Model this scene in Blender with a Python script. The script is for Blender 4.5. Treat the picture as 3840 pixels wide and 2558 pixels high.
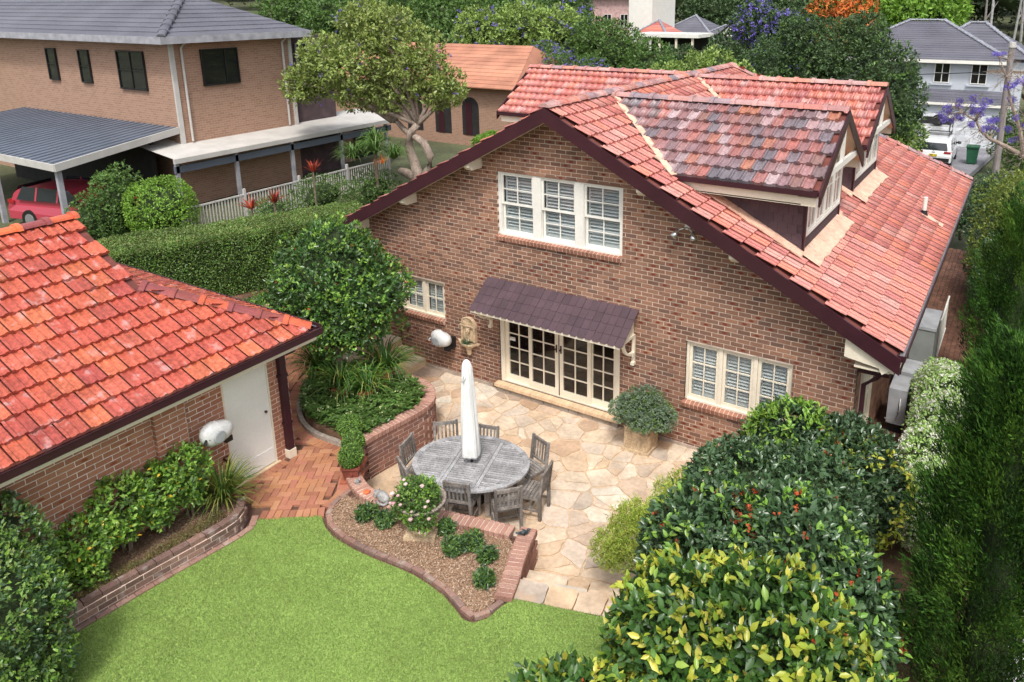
import bpy, math, random
import numpy as np
from mathutils import Vector, Matrix
for o in list(bpy.data.objects): bpy.data.objects.remove(o)
SC = bpy.context.scene
COL = SC.collection
R = math.radians
random.seed(7)
rng = np.random.default_rng(11)

# ------------------------------------------------------------ camera, world, sun, exposure
cam_d = bpy.data.cameras.new('camera')
cam = bpy.data.objects.new('camera', cam_d); COL.objects.link(cam)
YAW, PITCH, ROLL = -0.5460, -0.2642, -0.0054
fw = Vector((math.sin(YAW)*math.cos(PITCH), math.cos(YAW)*math.cos(PITCH), math.sin(PITCH)))
r0 = Vector((math.cos(YAW), -math.sin(YAW), 0)); u0 = r0.cross(fw)
rr = r0*math.cos(ROLL)+u0*math.sin(ROLL); uu = u0*math.cos(ROLL)-r0*math.sin(ROLL)
CP = Vector((7.7316, -12.3568, 8.4085))
M = Matrix((rr, uu, -fw)).transposed().to_4x4(); M.translation = CP
cam.matrix_world = M
cam_d.sensor_width = 36; cam_d.lens = 2850.2/3840*36
cam_d.shift_x = -207.8/3840; cam_d.shift_y = -509.6/3840
cam_d.clip_start = .1; cam_d.clip_end = 3000
SC.camera = cam
SUN_EL, SUN_AZ = R(58), R(150)      # azimuth clockwise from +y
w = bpy.data.worlds.new('World'); SC.world = w; w.use_nodes = True
nt = w.node_tree; nt.nodes.clear()
sky = nt.nodes.new('ShaderNodeTexSky'); sky.sky_type = 'NISHITA'; sky.sun_disc = False
sky.sun_elevation = SUN_EL; sky.sun_rotation = SUN_AZ
sky.air_density = 1.0; sky.dust_density = 3.5; sky.ozone_density = .6
hs = nt.nodes.new('ShaderNodeHueSaturation'); hs.inputs['Saturation'].default_value = .35
bg = nt.nodes.new('ShaderNodeBackground'); bg.inputs['Strength'].default_value = .14
wo = nt.nodes.new('ShaderNodeOutputWorld')
nt.links.new(sky.outputs[0], hs.inputs['Color']); nt.links.new(hs.outputs[0], bg.inputs[0]); nt.links.new(bg.outputs[0], wo.inputs[0])
sd = bpy.data.lights.new('sun', 'SUN'); sd.energy = 1.5; sd.angle = R(9); sd.color = (1, .96, .9)
so = bpy.data.objects.new('sun', sd); COL.objects.link(so)
sdir = Vector((math.sin(SUN_AZ)*math.cos(SUN_EL), math.cos(SUN_AZ)*math.cos(SUN_EL), math.sin(SUN_EL)))
so.rotation_euler = sdir.to_track_quat('Z', 'Y').to_euler()
vs = SC.view_settings; vs.view_transform = 'Standard'; vs.look = 'None'; vs.gamma = 1; vs.exposure = .76
vs.use_curve_mapping = False

# ------------------------------------------------------------ helpers: materials
def _n(nt, t, **k):
    n = nt.nodes.new(t)
    for a, b in k.items(): setattr(n, a, b)
    return n
def mat(name, cols, rough=.8, var=(3., .25), fine=(40., .15), bump=(60., .15), spec=.4, metal=0., trans=0., streak=None, blotch=None, coat=0., interp='LINEAR', stretch=(1,1,1), dirt=None):
    """procedural material: colour picked per piece (object + island random), coarse and fine noise variation, bump."""
    m = bpy.data.materials.new(name); m.use_nodes = True
    nt = m.node_tree; N = nt.nodes; L = nt.links; N.clear()
    out = _n(nt, 'ShaderNodeOutputMaterial'); p = _n(nt, 'ShaderNodeBsdfPrincipled')
    geo = _n(nt, 'ShaderNodeNewGeometry'); oi = _n(nt, 'ShaderNodeObjectInfo')
    ad = _n(nt, 'ShaderNodeMath', operation='ADD'); L.new(geo.outputs['Random Per Island'], ad.inputs[0]); L.new(oi.outputs['Random'], ad.inputs[1])
    fr = _n(nt, 'ShaderNodeMath', operation='FRACT'); L.new(ad.outputs[0], fr.inputs[0])
    if len(cols) > 1:
        cr = _n(nt, 'ShaderNodeValToRGB'); cr.color_ramp.interpolation = interp
        e = cr.color_ramp.elements
        while len(e) < len(cols): e.new(.5)
        for i, c in enumerate(cols):
            e[i].position = i/(len(cols) if interp == 'CONSTANT' else (len(cols)-1)); e[i].color = (*c, 1)
        L.new(fr.outputs[0], cr.inputs[0]); col = cr.outputs[0]
    else:
        rgb = _n(nt, 'ShaderNodeRGB'); rgb.outputs[0].default_value = (*cols[0], 1); col = rgb.outputs[0]
    mp = _n(nt, 'ShaderNodeMapping'); mp.inputs['Scale'].default_value = stretch; L.new(geo.outputs['Position'], mp.inputs[0])
    def mul(col, sc, amt, det=3, vec=mp.outputs[0]):
        n = _n(nt, 'ShaderNodeTexNoise'); n.inputs['Scale'].default_value = sc; n.inputs['Detail'].default_value = det
        L.new(vec, n.inputs['Vector'])
        mr = _n(nt, 'ShaderNodeMapRange'); mr.inputs[1].default_value = .3; mr.inputs[2].default_value = .7
        mr.inputs[3].default_value = 1-amt; mr.inputs[4].default_value = 1+amt; L.new(n.outputs[0], mr.inputs[0])
        mx = _n(nt, 'ShaderNodeVectorMath', operation='SCALE'); L.new(col, mx.inputs[0]); L.new(mr.outputs[0], mx.inputs['Scale'])
        return mx.outputs[0]
    if var: col = mul(col, var[0], var[1])
    if fine: col = mul(col, fine[0], fine[1])
    if dirt:      # (scale, threshold, colour, amount): stains with a shape of their own
        n = _n(nt, 'ShaderNodeTexNoise'); n.inputs['Scale'].default_value = dirt[0]; n.inputs['Detail'].default_value = 5; L.new(geo.outputs['Position'], n.inputs['Vector'])
        mr = _n(nt, 'ShaderNodeMapRange'); mr.inputs[1].default_value = dirt[1]; mr.inputs[2].default_value = dirt[1]+.12; mr.inputs[4].default_value = dirt[3]; L.new(n.outputs[0], mr.inputs[0])
        mx = _n(nt, 'ShaderNodeMix', data_type='RGBA'); L.new(mr.outputs[0], mx.inputs[0]); L.new(col, mx.inputs[6]); mx.inputs[7].default_value = (*dirt[2], 1); col = mx.outputs[2]
    if blotch:    # oval burn mark in the middle of some bricks, from the brick's UV
        uv = _n(nt, 'ShaderNodeUVMap'); sep = _n(nt, 'ShaderNodeSeparateXYZ'); L.new(uv.outputs[0], sep.inputs[0])
        def q(sock, c, s):
            a = _n(nt, 'ShaderNodeMath', operation='SUBTRACT'); L.new(sock, a.inputs[0]); a.inputs[1].default_value = c
            b = _n(nt, 'ShaderNodeMath', operation='MULTIPLY'); L.new(a.outputs[0], b.inputs[0]); b.inputs[1].default_value = s
            c2 = _n(nt, 'ShaderNodeMath', operation='POWER'); L.new(b.outputs[0], c2.inputs[0]); c2.inputs[1].default_value = 2
            return c2.outputs[0]
        s = _n(nt, 'ShaderNodeMath', operation='ADD'); L.new(q(sep.outputs[0], .5, 4.2), s.inputs[0]); L.new(q(sep.outputs[1], .5, 3.2), s.inputs[1])
        inn = _n(nt, 'ShaderNodeMapRange'); inn.inputs[1].default_value = 1.; inn.inputs[2].default_value = .6; L.new(s.outputs[0], inn.inputs[0])
        f7 = _n(nt, 'ShaderNodeMath', operation='MULTIPLY'); L.new(fr.outputs[0], f7.inputs[0]); f7.inputs[1].default_value = 37.7
        f8 = _n(nt, 'ShaderNodeMath', operation='FRACT'); L.new(f7.outputs[0], f8.inputs[0])
        gt = _n(nt, 'ShaderNodeMath', operation='GREATER_THAN'); L.new(f8.outputs[0], gt.inputs[0]); gt.inputs[1].default_value = blotch[0]
        mm = _n(nt, 'ShaderNodeMath', operation='MULTIPLY'); L.new(inn.outputs[0], mm.inputs[0]); L.new(gt.outputs[0], mm.inputs[1])
        mx = _n(nt, 'ShaderNodeMix', data_type='RGBA'); L.new(mm.outputs[0], mx.inputs[0]); L.new(col, mx.inputs[6]); mx.inputs[7].default_value = (*blotch[1], 1); col = mx.outputs[2]
    L.new(col, p.inputs['Base Color'])
    p.inputs['Roughness'].default_value = rough; p.inputs['Metallic'].default_value = metal
    p.inputs['Specular IOR Level'].default_value = spec
    if coat: p.inputs['Coat Weight'].default_value = coat; p.inputs['Coat Roughness'].default_value = .15
    if bump:
        n = _n(nt, 'ShaderNodeTexNoise'); n.inputs['Scale'].default_value = bump[0]; n.inputs['Detail'].default_value = 4; L.new(mp.outputs[0], n.inputs['Vector'])
        b = _n(nt, 'ShaderNodeBump'); b.inputs['Strength'].default_value = bump[1]; b.inputs['Distance'].default_value = .02
        L.new(n.outputs[0], b.inputs['Height']); L.new(b.outputs[0], p.inputs['Normal'])
    if trans:
        t = _n(nt, 'ShaderNodeBsdfTranslucent'); L.new(col, t.inputs[0])
        mx = _n(nt, 'ShaderNodeMixShader'); mx.inputs[0].default_value = trans
        L.new(p.outputs[0], mx.inputs[1]); L.new(t.outputs[0], mx.inputs[2]); L.new(mx.outputs[0], out.inputs[0])
    else: L.new(p.outputs[0], out.inputs[0])
    return m
def glassmat():
    m = bpy.data.materials.new('window_glass'); m.use_nodes = True; nt = m.node_tree; N = nt.nodes; L = nt.links; N.clear()
    out = _n(nt, 'ShaderNodeOutputMaterial'); g = _n(nt, 'ShaderNodeBsdfGlossy'); g.inputs['Roughness'].default_value = .02
    t = _n(nt, 'ShaderNodeBsdfTransparent'); t.inputs[0].default_value = (.88, .9, .9, 1)
    lw = _n(nt, 'ShaderNodeLayerWeight'); lw.inputs['Blend'].default_value = .5
    pw = _n(nt, 'ShaderNodeMath', operation='POWER'); L.new(lw.outputs['Facing'], pw.inputs[0]); pw.inputs[1].default_value = 4
    f = _n(nt, 'ShaderNodeMath', operation='MULTIPLY_ADD'); L.new(pw.outputs[0], f.inputs[0]); f.inputs[1].default_value = .8; f.inputs[2].default_value = .035
    mx = _n(nt, 'ShaderNodeMixShader'); L.new(f.outputs[0], mx.inputs[0]); L.new(t.outputs[0], mx.inputs[1]); L.new(g.outputs[0], mx.inputs[2]); L.new(mx.outputs[0], out.inputs[0])
    return m
def leaf(name, cols, rough=.45, trans=.22, spec=.45, var=(1.2, .3), k=1.3):
    cols = [tuple(min(.8, c*k) for c in q) for q in cols] if max(max(q) for q in cols) < .35 else cols
    return mat(name, cols, rough=rough, var=var, fine=None, bump=None, spec=spec, trans=trans)

# ------------------------------------------------------------ helpers: meshes
class MB:
    def __init__(s): s.v = []; s.f = []; s.uv = []
    def add(s, vs, fs, uv=None):
        b = len(s.v); s.v += [tuple(x) for x in vs]
        for i, f in enumerate(fs):
            s.f.append(tuple(b+k for k in f)); s.uv.append(uv[i] if uv else [(0, 0)]*len(f))
        return s
    def box(s, c, d, rz=0, M=None):
        x, y, z = d[0]/2, d[1]/2, d[2]/2
        vs = [(-x,-y,-z),(x,-y,-z),(x,y,-z),(-x,y,-z),(-x,-y,z),(x,-y,z),(x,y,z),(-x,y,z)]
        if M is not None: vs = [tuple(M @ Vector(v)+Vector(c)) for v in vs]
        else:
            ca, sa = math.cos(rz), math.sin(rz)
            vs = [(c[0]+a*ca-b*sa, c[1]+a*sa+b*ca, c[2]+e) for a, b, e in vs]
        return s.add(vs, [(0,3,2,1),(4,5,6,7),(0,1,5,4),(1,2,6,5),(2,3,7,6),(3,0,4,7)])
    def b2(s, a, b):   # box from min corner to max corner
        return s.box([(a[i]+b[i])/2 for i in range(3)], [abs(b[i]-a[i]) for i in range(3)])
    def bar(s, a, b, w, h, up=(0,0,1)):
        a = Vector(a); b = Vector(b); d = (b-a); l = d.length; d.normalize(); u = Vector(up)
        x = d.cross(u)
        if x.length < 1e-4: x = d.cross(Vector((1, 0, 0)))
        x.normalize(); u = x.cross(d)
        return s.box((a+b)/2, (w, l, h), M=Matrix((x, d, u)).transposed())
    def frame_prism(s, poly, o, u, v, n, d0, d1, uvr=None):
        """polygon (2-D, ccw) in frame o,u,v extruded along n from d0 (back) to d1 (front)"""
        o = Vector(o); u = Vector(u); v = Vector(v); n = Vector(n); k = len(poly)
        P = [o+u*a+v*b for a, b in poly]
        vs = [p+n*d1 for p in P]+[p+n*d0 for p in P]
        fs = [tuple(range(k)), tuple(range(2*k-1, k-1, -1))]+[(i, i+k, (i+1) % k+k, (i+1) % k) for i in range(k)]
        uv = None
        if uvr:
            a0, b0, a1, b1 = uvr
            uv = [[((a-a0)/(a1-a0), (b-b0)/(b1-b0)) for a, b in poly]]+[[(0, 0)]*len(f) for f in fs[1:]]
        return s.add(vs, fs, uv)
    def prism(s, poly, z0, z1):
        a = sum(poly[i][0]*poly[(i+1) % len(poly)][1]-poly[(i+1) % len(poly)][0]*poly[i][1] for i in range(len(poly)))
        if a < 0: poly = poly[::-1]
        return s.frame_prism(poly, (0,0,0), (1,0,0), (0,1,0), (0,0,1), z0, z1)
    def tube(s, pts, rad, seg=8, cap=True):
        pts = [Vector(p) for p in pts]; n = len(pts)
        rad = [rad]*n if not hasattr(rad, '__len__') else rad
        vs = []; ref = Vector((0.3, 0.2, 1)).normalized()
        for i, p in enumerate(pts):
            d = (pts[min(i+1, n-1)]-pts[max(i-1, 0)]).normalized()
            a = d.cross(ref)
            if a.length < .05: a = d.cross(Vector((1, 0, 0)))
            a.normalize(); b = d.cross(a)
            vs += [p+(a*math.cos(t)+b*math.sin(t))*rad[i] for t in [2*math.pi*k/seg for k in range(seg)]]
        fs = [(i*seg+k, i*seg+(k+1) % seg, (i+1)*seg+(k+1) % seg, (i+1)*seg+k) for i in range(n-1) for k in range(seg)]
        if cap: fs += [tuple(range(seg-1, -1, -1)), tuple(range((n-1)*seg, n*seg))]
        return s.add(vs, fs)
    def lathe(s, prof, c, seg=20, sx=1, sy=1):
        n = len(prof)
        vs = [(c[0]+r*sx*math.cos(2*math.pi*k/seg), c[1]+r*sy*math.sin(2*math.pi*k/seg), c[2]+z) for r, z in prof for k in range(seg)]
        fs = [(i*seg+k, i*seg+(k+1) % seg, (i+1)*seg+(k+1) % seg, (i+1)*seg+k) for i in range(n-1) for k in range(seg)]
        return s.add(vs, fs+[tuple(range(seg-1, -1, -1)), tuple(range((n-1)*seg, n*seg))])
    def blob(s, c, r, seg=10, jit=.06, p=2.):
        rs = random.Random(int(abs(c[0]*77+c[1]*31+c[2]*13)*100)); vs = []; ny = seg//2+1
        for i in range(ny+1):
            t = math.pi*i/ny
            for k in range(seg):
                a = 2*math.pi*k/seg; d = (math.sin(t)*math.cos(a), math.sin(t)*math.sin(a), math.cos(t))
                q = sum(abs(x)**p for x in d)**(-1/p)*(1+rs.uniform(-jit, jit))
                vs.append(tuple(c[j]+r[j]*d[j]*q for j in range(3)))
        fs = [(i*seg+k, (i+1)*seg+k, (i+1)*seg+(k+1) % seg, i*seg+(k+1) % seg) for i in range(ny) for k in range(seg)]
        return s.add(vs, fs)
WO = {}
def _inv(parent):
    if parent is None: return Matrix.Identity(4)
    return WO.get(parent.name, Matrix.Identity(4)).inverted()
def mesh_from(name, mb, m, tr=None, smooth=False):
    me = bpy.data.meshes.new(name)
    v = mb.v if tr is None else [tuple(tr @ Vector(x)) for x in mb.v]
    me.from_pydata(v, [], mb.f)
    if any(u[0] != (0, 0) or u[-1] != (0, 0) for u in mb.uv):
        ul = me.uv_layers.new(name='UVMap')
        ul.data.foreach_set('uv', np.array([c for f in mb.uv for c in f], dtype=np.float32).ravel())
    if smooth: me.polygons.foreach_set('use_smooth', [True]*len(me.polygons))
    if m: me.materials.append(m)
    me.update()
    return me
def mesh_np(name, V, F, m, tr=None):
    """V (n,3), F (k,c) all faces the same size"""
    V = np.asarray(V, dtype=np.float64)
    if tr is not None:
        A = np.array(tr); V = V @ A[:3, :3].T + A[:3, 3]
    me = bpy.data.meshes.new(name); F = np.asarray(F, dtype=np.int32)
    me.vertices.add(len(V)); me.vertices.foreach_set('co', V.astype(np.float32).ravel())
    me.loops.add(F.size); me.loops.foreach_set('vertex_index', F.ravel())
    me.polygons.add(len(F)); me.polygons.foreach_set('loop_start', np.arange(len(F), dtype=np.int32)*F.shape[1])
    me.update(calc_edges=True)
    if m: me.materials.append(m)
    return me
def tag(o, label=None, cat=None, group=None, kind=None):
    if label: o['label'] = label
    if cat: o['category'] = cat
    if group: o['group'] = group
    if kind: o['kind'] = kind
    return o
def thing(name, label, cat, loc=(0, 0, 0), rz=0, group=None):
    o = bpy.data.objects.new(name, None); COL.objects.link(o)
    o.location = loc; o.rotation_euler = (0, 0, rz); o.empty_display_size = .2
    WO[o.name] = Matrix.Translation(Vector(loc)) @ Matrix.Rotation(rz, 4, 'Z')
    return tag(o, label, cat, group)
def link(name, me, parent, kind=None, label=None):
    o = bpy.data.objects.new(name, me); COL.objects.link(o)
    if parent is not None:
        o.parent = parent
        WO[o.name] = WO.get(parent.name, Matrix.Identity(4))
    if kind: o['kind'] = kind
    if label: o['label'] = label
    return o
def obj(name, mb, m, parent=None, smooth=False, kind=None, local=False, label=None):
    """one mesh object; verts in world space unless local"""
    tr = None if (local or parent is None) else _inv(parent)
    return link(name, mesh_from(name, mb, m, tr, smooth), parent, kind, label)
def objnp(name, V, F, m, parent=None, kind=None, label=None):
    return link(name, mesh_np(name, V, F, m, _inv(parent) if parent is not None else None), parent, kind, label)
def piece(name, me, parent, Mw):
    o = bpy.data.objects.new(name, me); COL.objects.link(o); o.parent = parent
    o.matrix_basis = _inv(parent) @ Mw
    return o
def frameM(o, u, v, n):
    m = Matrix((Vector(u), Vector(v), Vector(n))).transposed().to_4x4(); m.translation = Vector(o); return m
def struct(name, mb, m, parent=None, label=None):
    o = obj(name, mb, m, parent)
    if parent is None: o['kind'] = 'structure'
    if label: o['label'] = label
    return o
def infront(p):
    """is this world point inside the photographed view, and how far"""
    d = Vector(p)-CP; D = d.dot(fw)
    if D < .2: return None
    f = 2850.2/3840
    x = f*d.dot(rr)/D+207.8/3840; y = f*d.dot(uu)/D+509.6/3840
    return D if abs(x) < .51 and abs(y) < .345 else None
def clip(poly, conv):
    """clip polygon by convex ccw polygon"""
    out = poly
    for i in range(len(conv)):
        a = conv[i]; b = conv[(i+1) % len(conv)]; nx, ny = -(b[1]-a[1]), b[0]-a[0]
        inp = out; out = []
        if not inp: return []
        for j in range(len(inp)):
            p = inp[j]; q = inp[(j+1) % len(inp)]
            sp = (p[0]-a[0])*nx+(p[1]-a[1])*ny; sq = (q[0]-a[0])*nx+(q[1]-a[1])*ny
            if sp >= 0: out.append(p)
            if (sp >= 0) != (sq >= 0):
                t = sp/(sp-sq); out.append((p[0]+(q[0]-p[0])*t, p[1]+(q[1]-p[1])*t))
    return out
def inpoly(x, y, P):
    c = False; j = len(P)-1
    for i in range(len(P)):
        if (P[i][1] > y) != (P[j][1] > y) and x < (P[j][0]-P[i][0])*(y-P[i][1])/(P[j][1]-P[i][1])+P[i][0]: c = not c
        j = i
    return c
def resample(path, step):
    """points and tangents every step metres along a smoothed polyline"""
    P = [Vector((p[0], p[1], 0)) for p in path]
    for _ in range(2):
        Q = [P[0]]
        for a, b in zip(P, P[1:]): Q += [a*.75+b*.25, a*.25+b*.75]
        P = Q+[P[-1]]
    out = []; acc = 0
    for a, b in zip(P, P[1:]):
        l = (b-a).length
        if l < 1e-6: continue
        t = (b-a)/l
        while acc <= l:
            out.append((a+t*acc, t)); acc += step
        acc -= l
    return out

# ------------------------------------------------------------ helpers: plants
def leaves(P, D, Nn, size, asp=.5, curl=.12, big=False):
    n = len(P); D = D/np.maximum(np.linalg.norm(D, axis=1, keepdims=True), 1e-6)
    S = np.cross(D, Nn); S /= np.maximum(np.linalg.norm(S, axis=1, keepdims=True), 1e-6)
    U = np.cross(S, D); size = np.broadcast_to(np.asarray(size, float).reshape(-1, 1), (n, 1))
    if not big:
        V = np.stack([P, P+D*size*.5+S*size*asp/2+U*size*curl, P+D*size, P+D*size*.5-S*size*asp/2+U*size*curl], 1)
        b = np.arange(n)[:, None]*4
        F = np.concatenate([b+np.array([0, 1, 2]), b+np.array([0, 2, 3])], 1).reshape(-1, 3)
        return V.reshape(-1, 3), F
    w = size*asp/2
    pts = [P, P+D*size*.22+S*w*.75+U*size*curl, P+D*size*.22, P+D*size*.22-S*w*.75+U*size*curl,
           P+D*size*.6+S*w*.9+U*size*curl*.7, P+D*size*.6-U*size*.03, P+D*size*.6-S*w*.9+U*size*curl*.7, P+D*size-U*size*.14]
    V = np.stack(pts, 1).reshape(-1, 3); b = np.arange(n)[:, None]*8
    T = [(0,1,2),(0,2,3),(1,4,5),(1,5,2),(2,5,6),(2,6,3),(4,7,5),(5,7,6)]
    F = np.concatenate([b+np.array(t) for t in T], 1).reshape(-1, 3)
    return V, F
def lump(P, k, seed):
    g = np.random.default_rng(seed); f = 0
    for i in range(5):
        d = g.normal(size=3)*k*(1+.5*i); f = f+np.cos(P @ d+g.uniform(0, 6))/(1+.5*i)
    return f/3.
def shell(n, blobs, g, depth=.3, amp=.1, k=2.5, seed=1):
    """points through the outer shell of a union of lumpy ellipsoids with outward normals"""
    A = np.array([(b[3]*b[4]+b[4]*b[5]+b[3]*b[5]) for b in blobs]); A = A/A.sum()
    idx = g.choice(len(blobs), n, p=A); B = np.array([b[:6] for b in blobs], float)
    d = g.normal(size=(n, 3)); d /= np.linalg.norm(d, axis=1, keepdims=True)
    pw = np.array([b[6] if len(b) > 6 else 2. for b in blobs])[idx]
    q = (np.abs(d)**pw[:, None]).sum(1)**(-1/pw)
    rad = (1-depth*g.random(n)**1.7)*q
    P = B[idx, :3]+d*B[idx, 3:]*rad[:, None]
    P = B[idx, :3]+(P-B[idx, :3])*(1+amp*lump(P, k, seed))[:, None]
    keep = np.ones(n, bool)
    for j, b in enumerate(B):
        rel = (P-b[:3])/b[3:]; pj = blobs[j][6] if len(blobs[j]) > 6 else 2.
        keep &= (idx == j) | ((np.abs(rel)**pj).sum(1)**(1/pj) > .72)
    P = P[keep]; N = d[keep]/B[idx[keep], 3:]; N /= np.linalg.norm(N, axis=1, keepdims=True)
    return P, N
def foliage(name, blobs, n, size, m, parent, seed=1, asp=.5, up=.35, rnd=.7, depth=.35, amp=.1, k=2.5, curl=.12, big=False, clus=0, zmin=None, kind='stuff'):
    g = np.random.default_rng(seed)
    if clus:
        C, CN = shell(n//clus, blobs, g, depth, amp, k, seed)
        P = np.repeat(C, clus, 0); N = np.repeat(CN, clus, 0)
        ax = N+g.normal(size=C.shape).repeat(clus, 0)*.25+np.array([0, 0, up])
        D = ax*.55+g.normal(size=P.shape)*rnd
        P = P+g.normal(size=P.shape)*size*.3
    else:
        P, N = shell(n, blobs, g, depth, amp, k, seed)
        D = N*.5+g.normal(size=P.shape)*rnd+np.array([0, 0, up])*.4
    if zmin is not None:
        kp = P[:, 2] > zmin; P, N, D = P[kp], N[kp], D[kp]
    Nn = N*.7+g.normal(size=P.shape)*.45+np.array([0, 0, up])
    V, F = leaves(P, D, Nn, size*g.uniform(.65, 1.25, len(P)), asp, curl, big)
    return objnp(name, V, F, m, parent, kind)
def branches(mb, base, top, r, g, n=6, blobs=None, seg=7):
    """trunk plus limbs that reach into the crown"""
    base = Vector(base); top = Vector(top); pts = []
    for i in range(6):
        t = i/5; pts.append(base.lerp(top, t)+Vector((g.normal()*.04, g.normal()*.04, 0))*(t*(1-t)*8*r/.1))
    mb.tube(pts, [r*(1-.55*i/5) for i in range(6)], seg)
    if blobs:
        for _ in range(n):
            b = blobs[int(g.integers(len(blobs)))]; s = pts[int(g.integers(2, 5))]
            e = Vector((b[0]+g.normal()*b[3]*.45, b[1]+g.normal()*b[4]*.45, b[2]+g.uniform(-.1, .75)*b[5]))
            m1 = s.lerp(e, .5)+Vector((g.normal()*.1, g.normal()*.1, .12))*(e-s).length*.4
            mb.tube([s, s.lerp(m1, .5)+Vector((0, 0, .02)), m1, e], [r*.5, r*.38, r*.25, r*.08], 6)
# ------------------------------------------------------------ materials
X, Y, Z = Vector((1, 0, 0)), Vector((0, 1, 0)), Vector((0, 0, 1))
m_brick = mat('brick_brown', [(.28,.145,.092),(.165,.09,.064),(.24,.125,.082),(.33,.175,.11),(.195,.105,.074),(.30,.155,.10),(.145,.084,.064),(.34,.19,.125),(.23,.12,.082)], rough=.85, var=(.45,.2), fine=(90,.18), bump=(150,.25), spec=.25, blotch=(.78,(.17,.035,.02)), dirt=(1.4,.6,(.13,.075,.058),.35))
m_brick_sill = mat('brick_sill', [(.33,.145,.095),(.27,.12,.08),(.38,.18,.12),(.30,.13,.09)], rough=.85, fine=(80,.2), bump=(150,.25), spec=.25)
m_brick_g = mat('brick_orange', [(.43,.195,.12),(.38,.165,.10),(.47,.225,.14),(.35,.15,.092),(.45,.21,.13)], rough=.85, var=(1.,.1), fine=(90,.15), bump=(150,.25), spec=.25, blotch=(.9,(.30,.09,.04)))
m_brick_w = mat('brick_wall_garden', [(.27,.135,.10),(.20,.105,.085),(.31,.155,.115),(.24,.12,.095),(.16,.09,.075)], rough=.9, var=(1.5,.2), fine=(60,.25), bump=(120,.3), spec=.2, dirt=(2.6,.6,(.45,.36,.32),.55))
m_brick_cop = mat('brick_coping', [(.40,.22,.165),(.34,.18,.14),(.45,.27,.21),(.37,.20,.15)], rough=.9, var=(1.5,.2), fine=(60,.25), bump=(120,.3), spec=.2)
m_mortar = mat('mortar', [(.62,.50,.41)], rough=.95, fine=(60,.15), bump=(200,.3), spec=.1)
m_mortar_g = mat('mortar_pale', [(.76,.67,.60)], rough=.95, fine=(60,.12), bump=(200,.3), spec=.1)
m_mortar_d = mat('mortar_worn', [(.42,.34,.28)], rough=.95, fine=(60,.25), bump=(200,.3), spec=.1)
m_tile = mat('roof_tile_main', [(.50,.18,.14),(.43,.135,.115),(.56,.235,.18),(.47,.155,.13),(.57,.185,.12),(.41,.125,.11),(.53,.25,.21)], rough=.48, var=(2.2,.12), fine=(30,.38), bump=(120,.2), spec=.45, stretch=(.35,3,1))
m_tile_d1 = mat('roof_tile_glazed_grey_red', [(.38,.14,.12),(.16,.14,.16),(.40,.17,.15),(.17,.155,.175),(.33,.14,.13),(.20,.17,.19),(.34,.17,.17),(.44,.33,.34),(.24,.17,.18),(.14,.13,.15),(.42,.17,.11),(.27,.16,.17),(.19,.16,.18),(.38,.15,.13),(.30,.22,.23)], rough=.32, var=(5,.15), fine=(30,.25), bump=(100,.15), spec=.5)
m_tile_d2 = mat('roof_tile_glazed_red', [(.48,.15,.12),(.43,.125,.105),(.53,.20,.165),(.36,.12,.115),(.55,.17,.11),(.50,.27,.25),(.46,.15,.125)], rough=.35, var=(5,.15), fine=(30,.2), bump=(100,.15), spec=.5)
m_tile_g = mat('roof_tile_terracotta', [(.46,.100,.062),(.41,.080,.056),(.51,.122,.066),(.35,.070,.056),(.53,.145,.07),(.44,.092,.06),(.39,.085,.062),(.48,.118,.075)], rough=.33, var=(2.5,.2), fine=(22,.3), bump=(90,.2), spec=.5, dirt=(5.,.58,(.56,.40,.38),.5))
m_cap = mat('ridge_cap', [(.50,.19,.15),(.38,.17,.17),(.56,.32,.28),(.28,.18,.20),(.60,.24,.16),(.48,.26,.24),(.24,.20,.23)], rough=.4, var=(4,.2), fine=(40,.15), bump=(90,.15), spec=.5)
m_cap_g = mat('ridge_cap_garage', [(.55,.11,.05),(.28,.07,.06),(.62,.14,.05),(.25,.06,.06)], rough=.33, var=(4,.2), fine=(40,.15), bump=(90,.15), spec=.5, interp='CONSTANT')
m_under = mat('roof_underlay', [(.16,.05,.04)], rough=.9)
m_plum = mat('plum_paint', [(.042,.012,.018)], rough=.4, var=(2,.15), fine=(30,.1), bump=(60,.05))
m_plum2 = mat('plum_shingle', [(.075,.045,.055),(.085,.052,.062),(.065,.040,.050)], rough=.7, var=(2,.15), fine=(60,.2), bump=(120,.25))
m_cream = mat('cream_paint', [(.78,.70,.56)], rough=.45, var=(2,.06), fine=(30,.05), bump=(60,.04))
m_white = mat('white_paint', [(.78,.76,.70)], rough=.45, var=(2,.05), fine=(30,.05), bump=(60,.04))
m_doorw = mat('door_white', [(.80,.80,.75)], rough=.5, var=(1.5,.05), fine=(30,.03), bump=(60,.04), dirt=(3,.68,(.5,.47,.4),.35))
m_louv = mat('shutter_white', [(.78,.80,.80)], rough=.5, var=(2,.05), fine=None, bump=None)
m_flash = mat('lead_flashing_painted', [(.70,.45,.33)], rough=.6, var=(3,.15), fine=(12,.15), bump=(20,.35))
m_soff = mat('soffit_cream', [(.70,.55,.38)], rough=.6, var=(2,.08), fine=None, bump=None)
m_glass = glassmat()
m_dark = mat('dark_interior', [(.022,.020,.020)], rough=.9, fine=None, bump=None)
m_room = mat('room_floor', [(.10,.05,.03)], rough=.4, fine=(8,.4), bump=None)
m_steel = mat('galvanised', [(.33,.33,.34)], rough=.45, var=(3,.2), fine=(30,.2), bump=None, metal=.6)
m_black = mat('black_plastic', [(.015,.015,.016)], rough=.4, fine=None, bump=None)
m_brown = mat('bronze', [(.06,.03,.02)], rough=.4, fine=None, bump=None)
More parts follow.
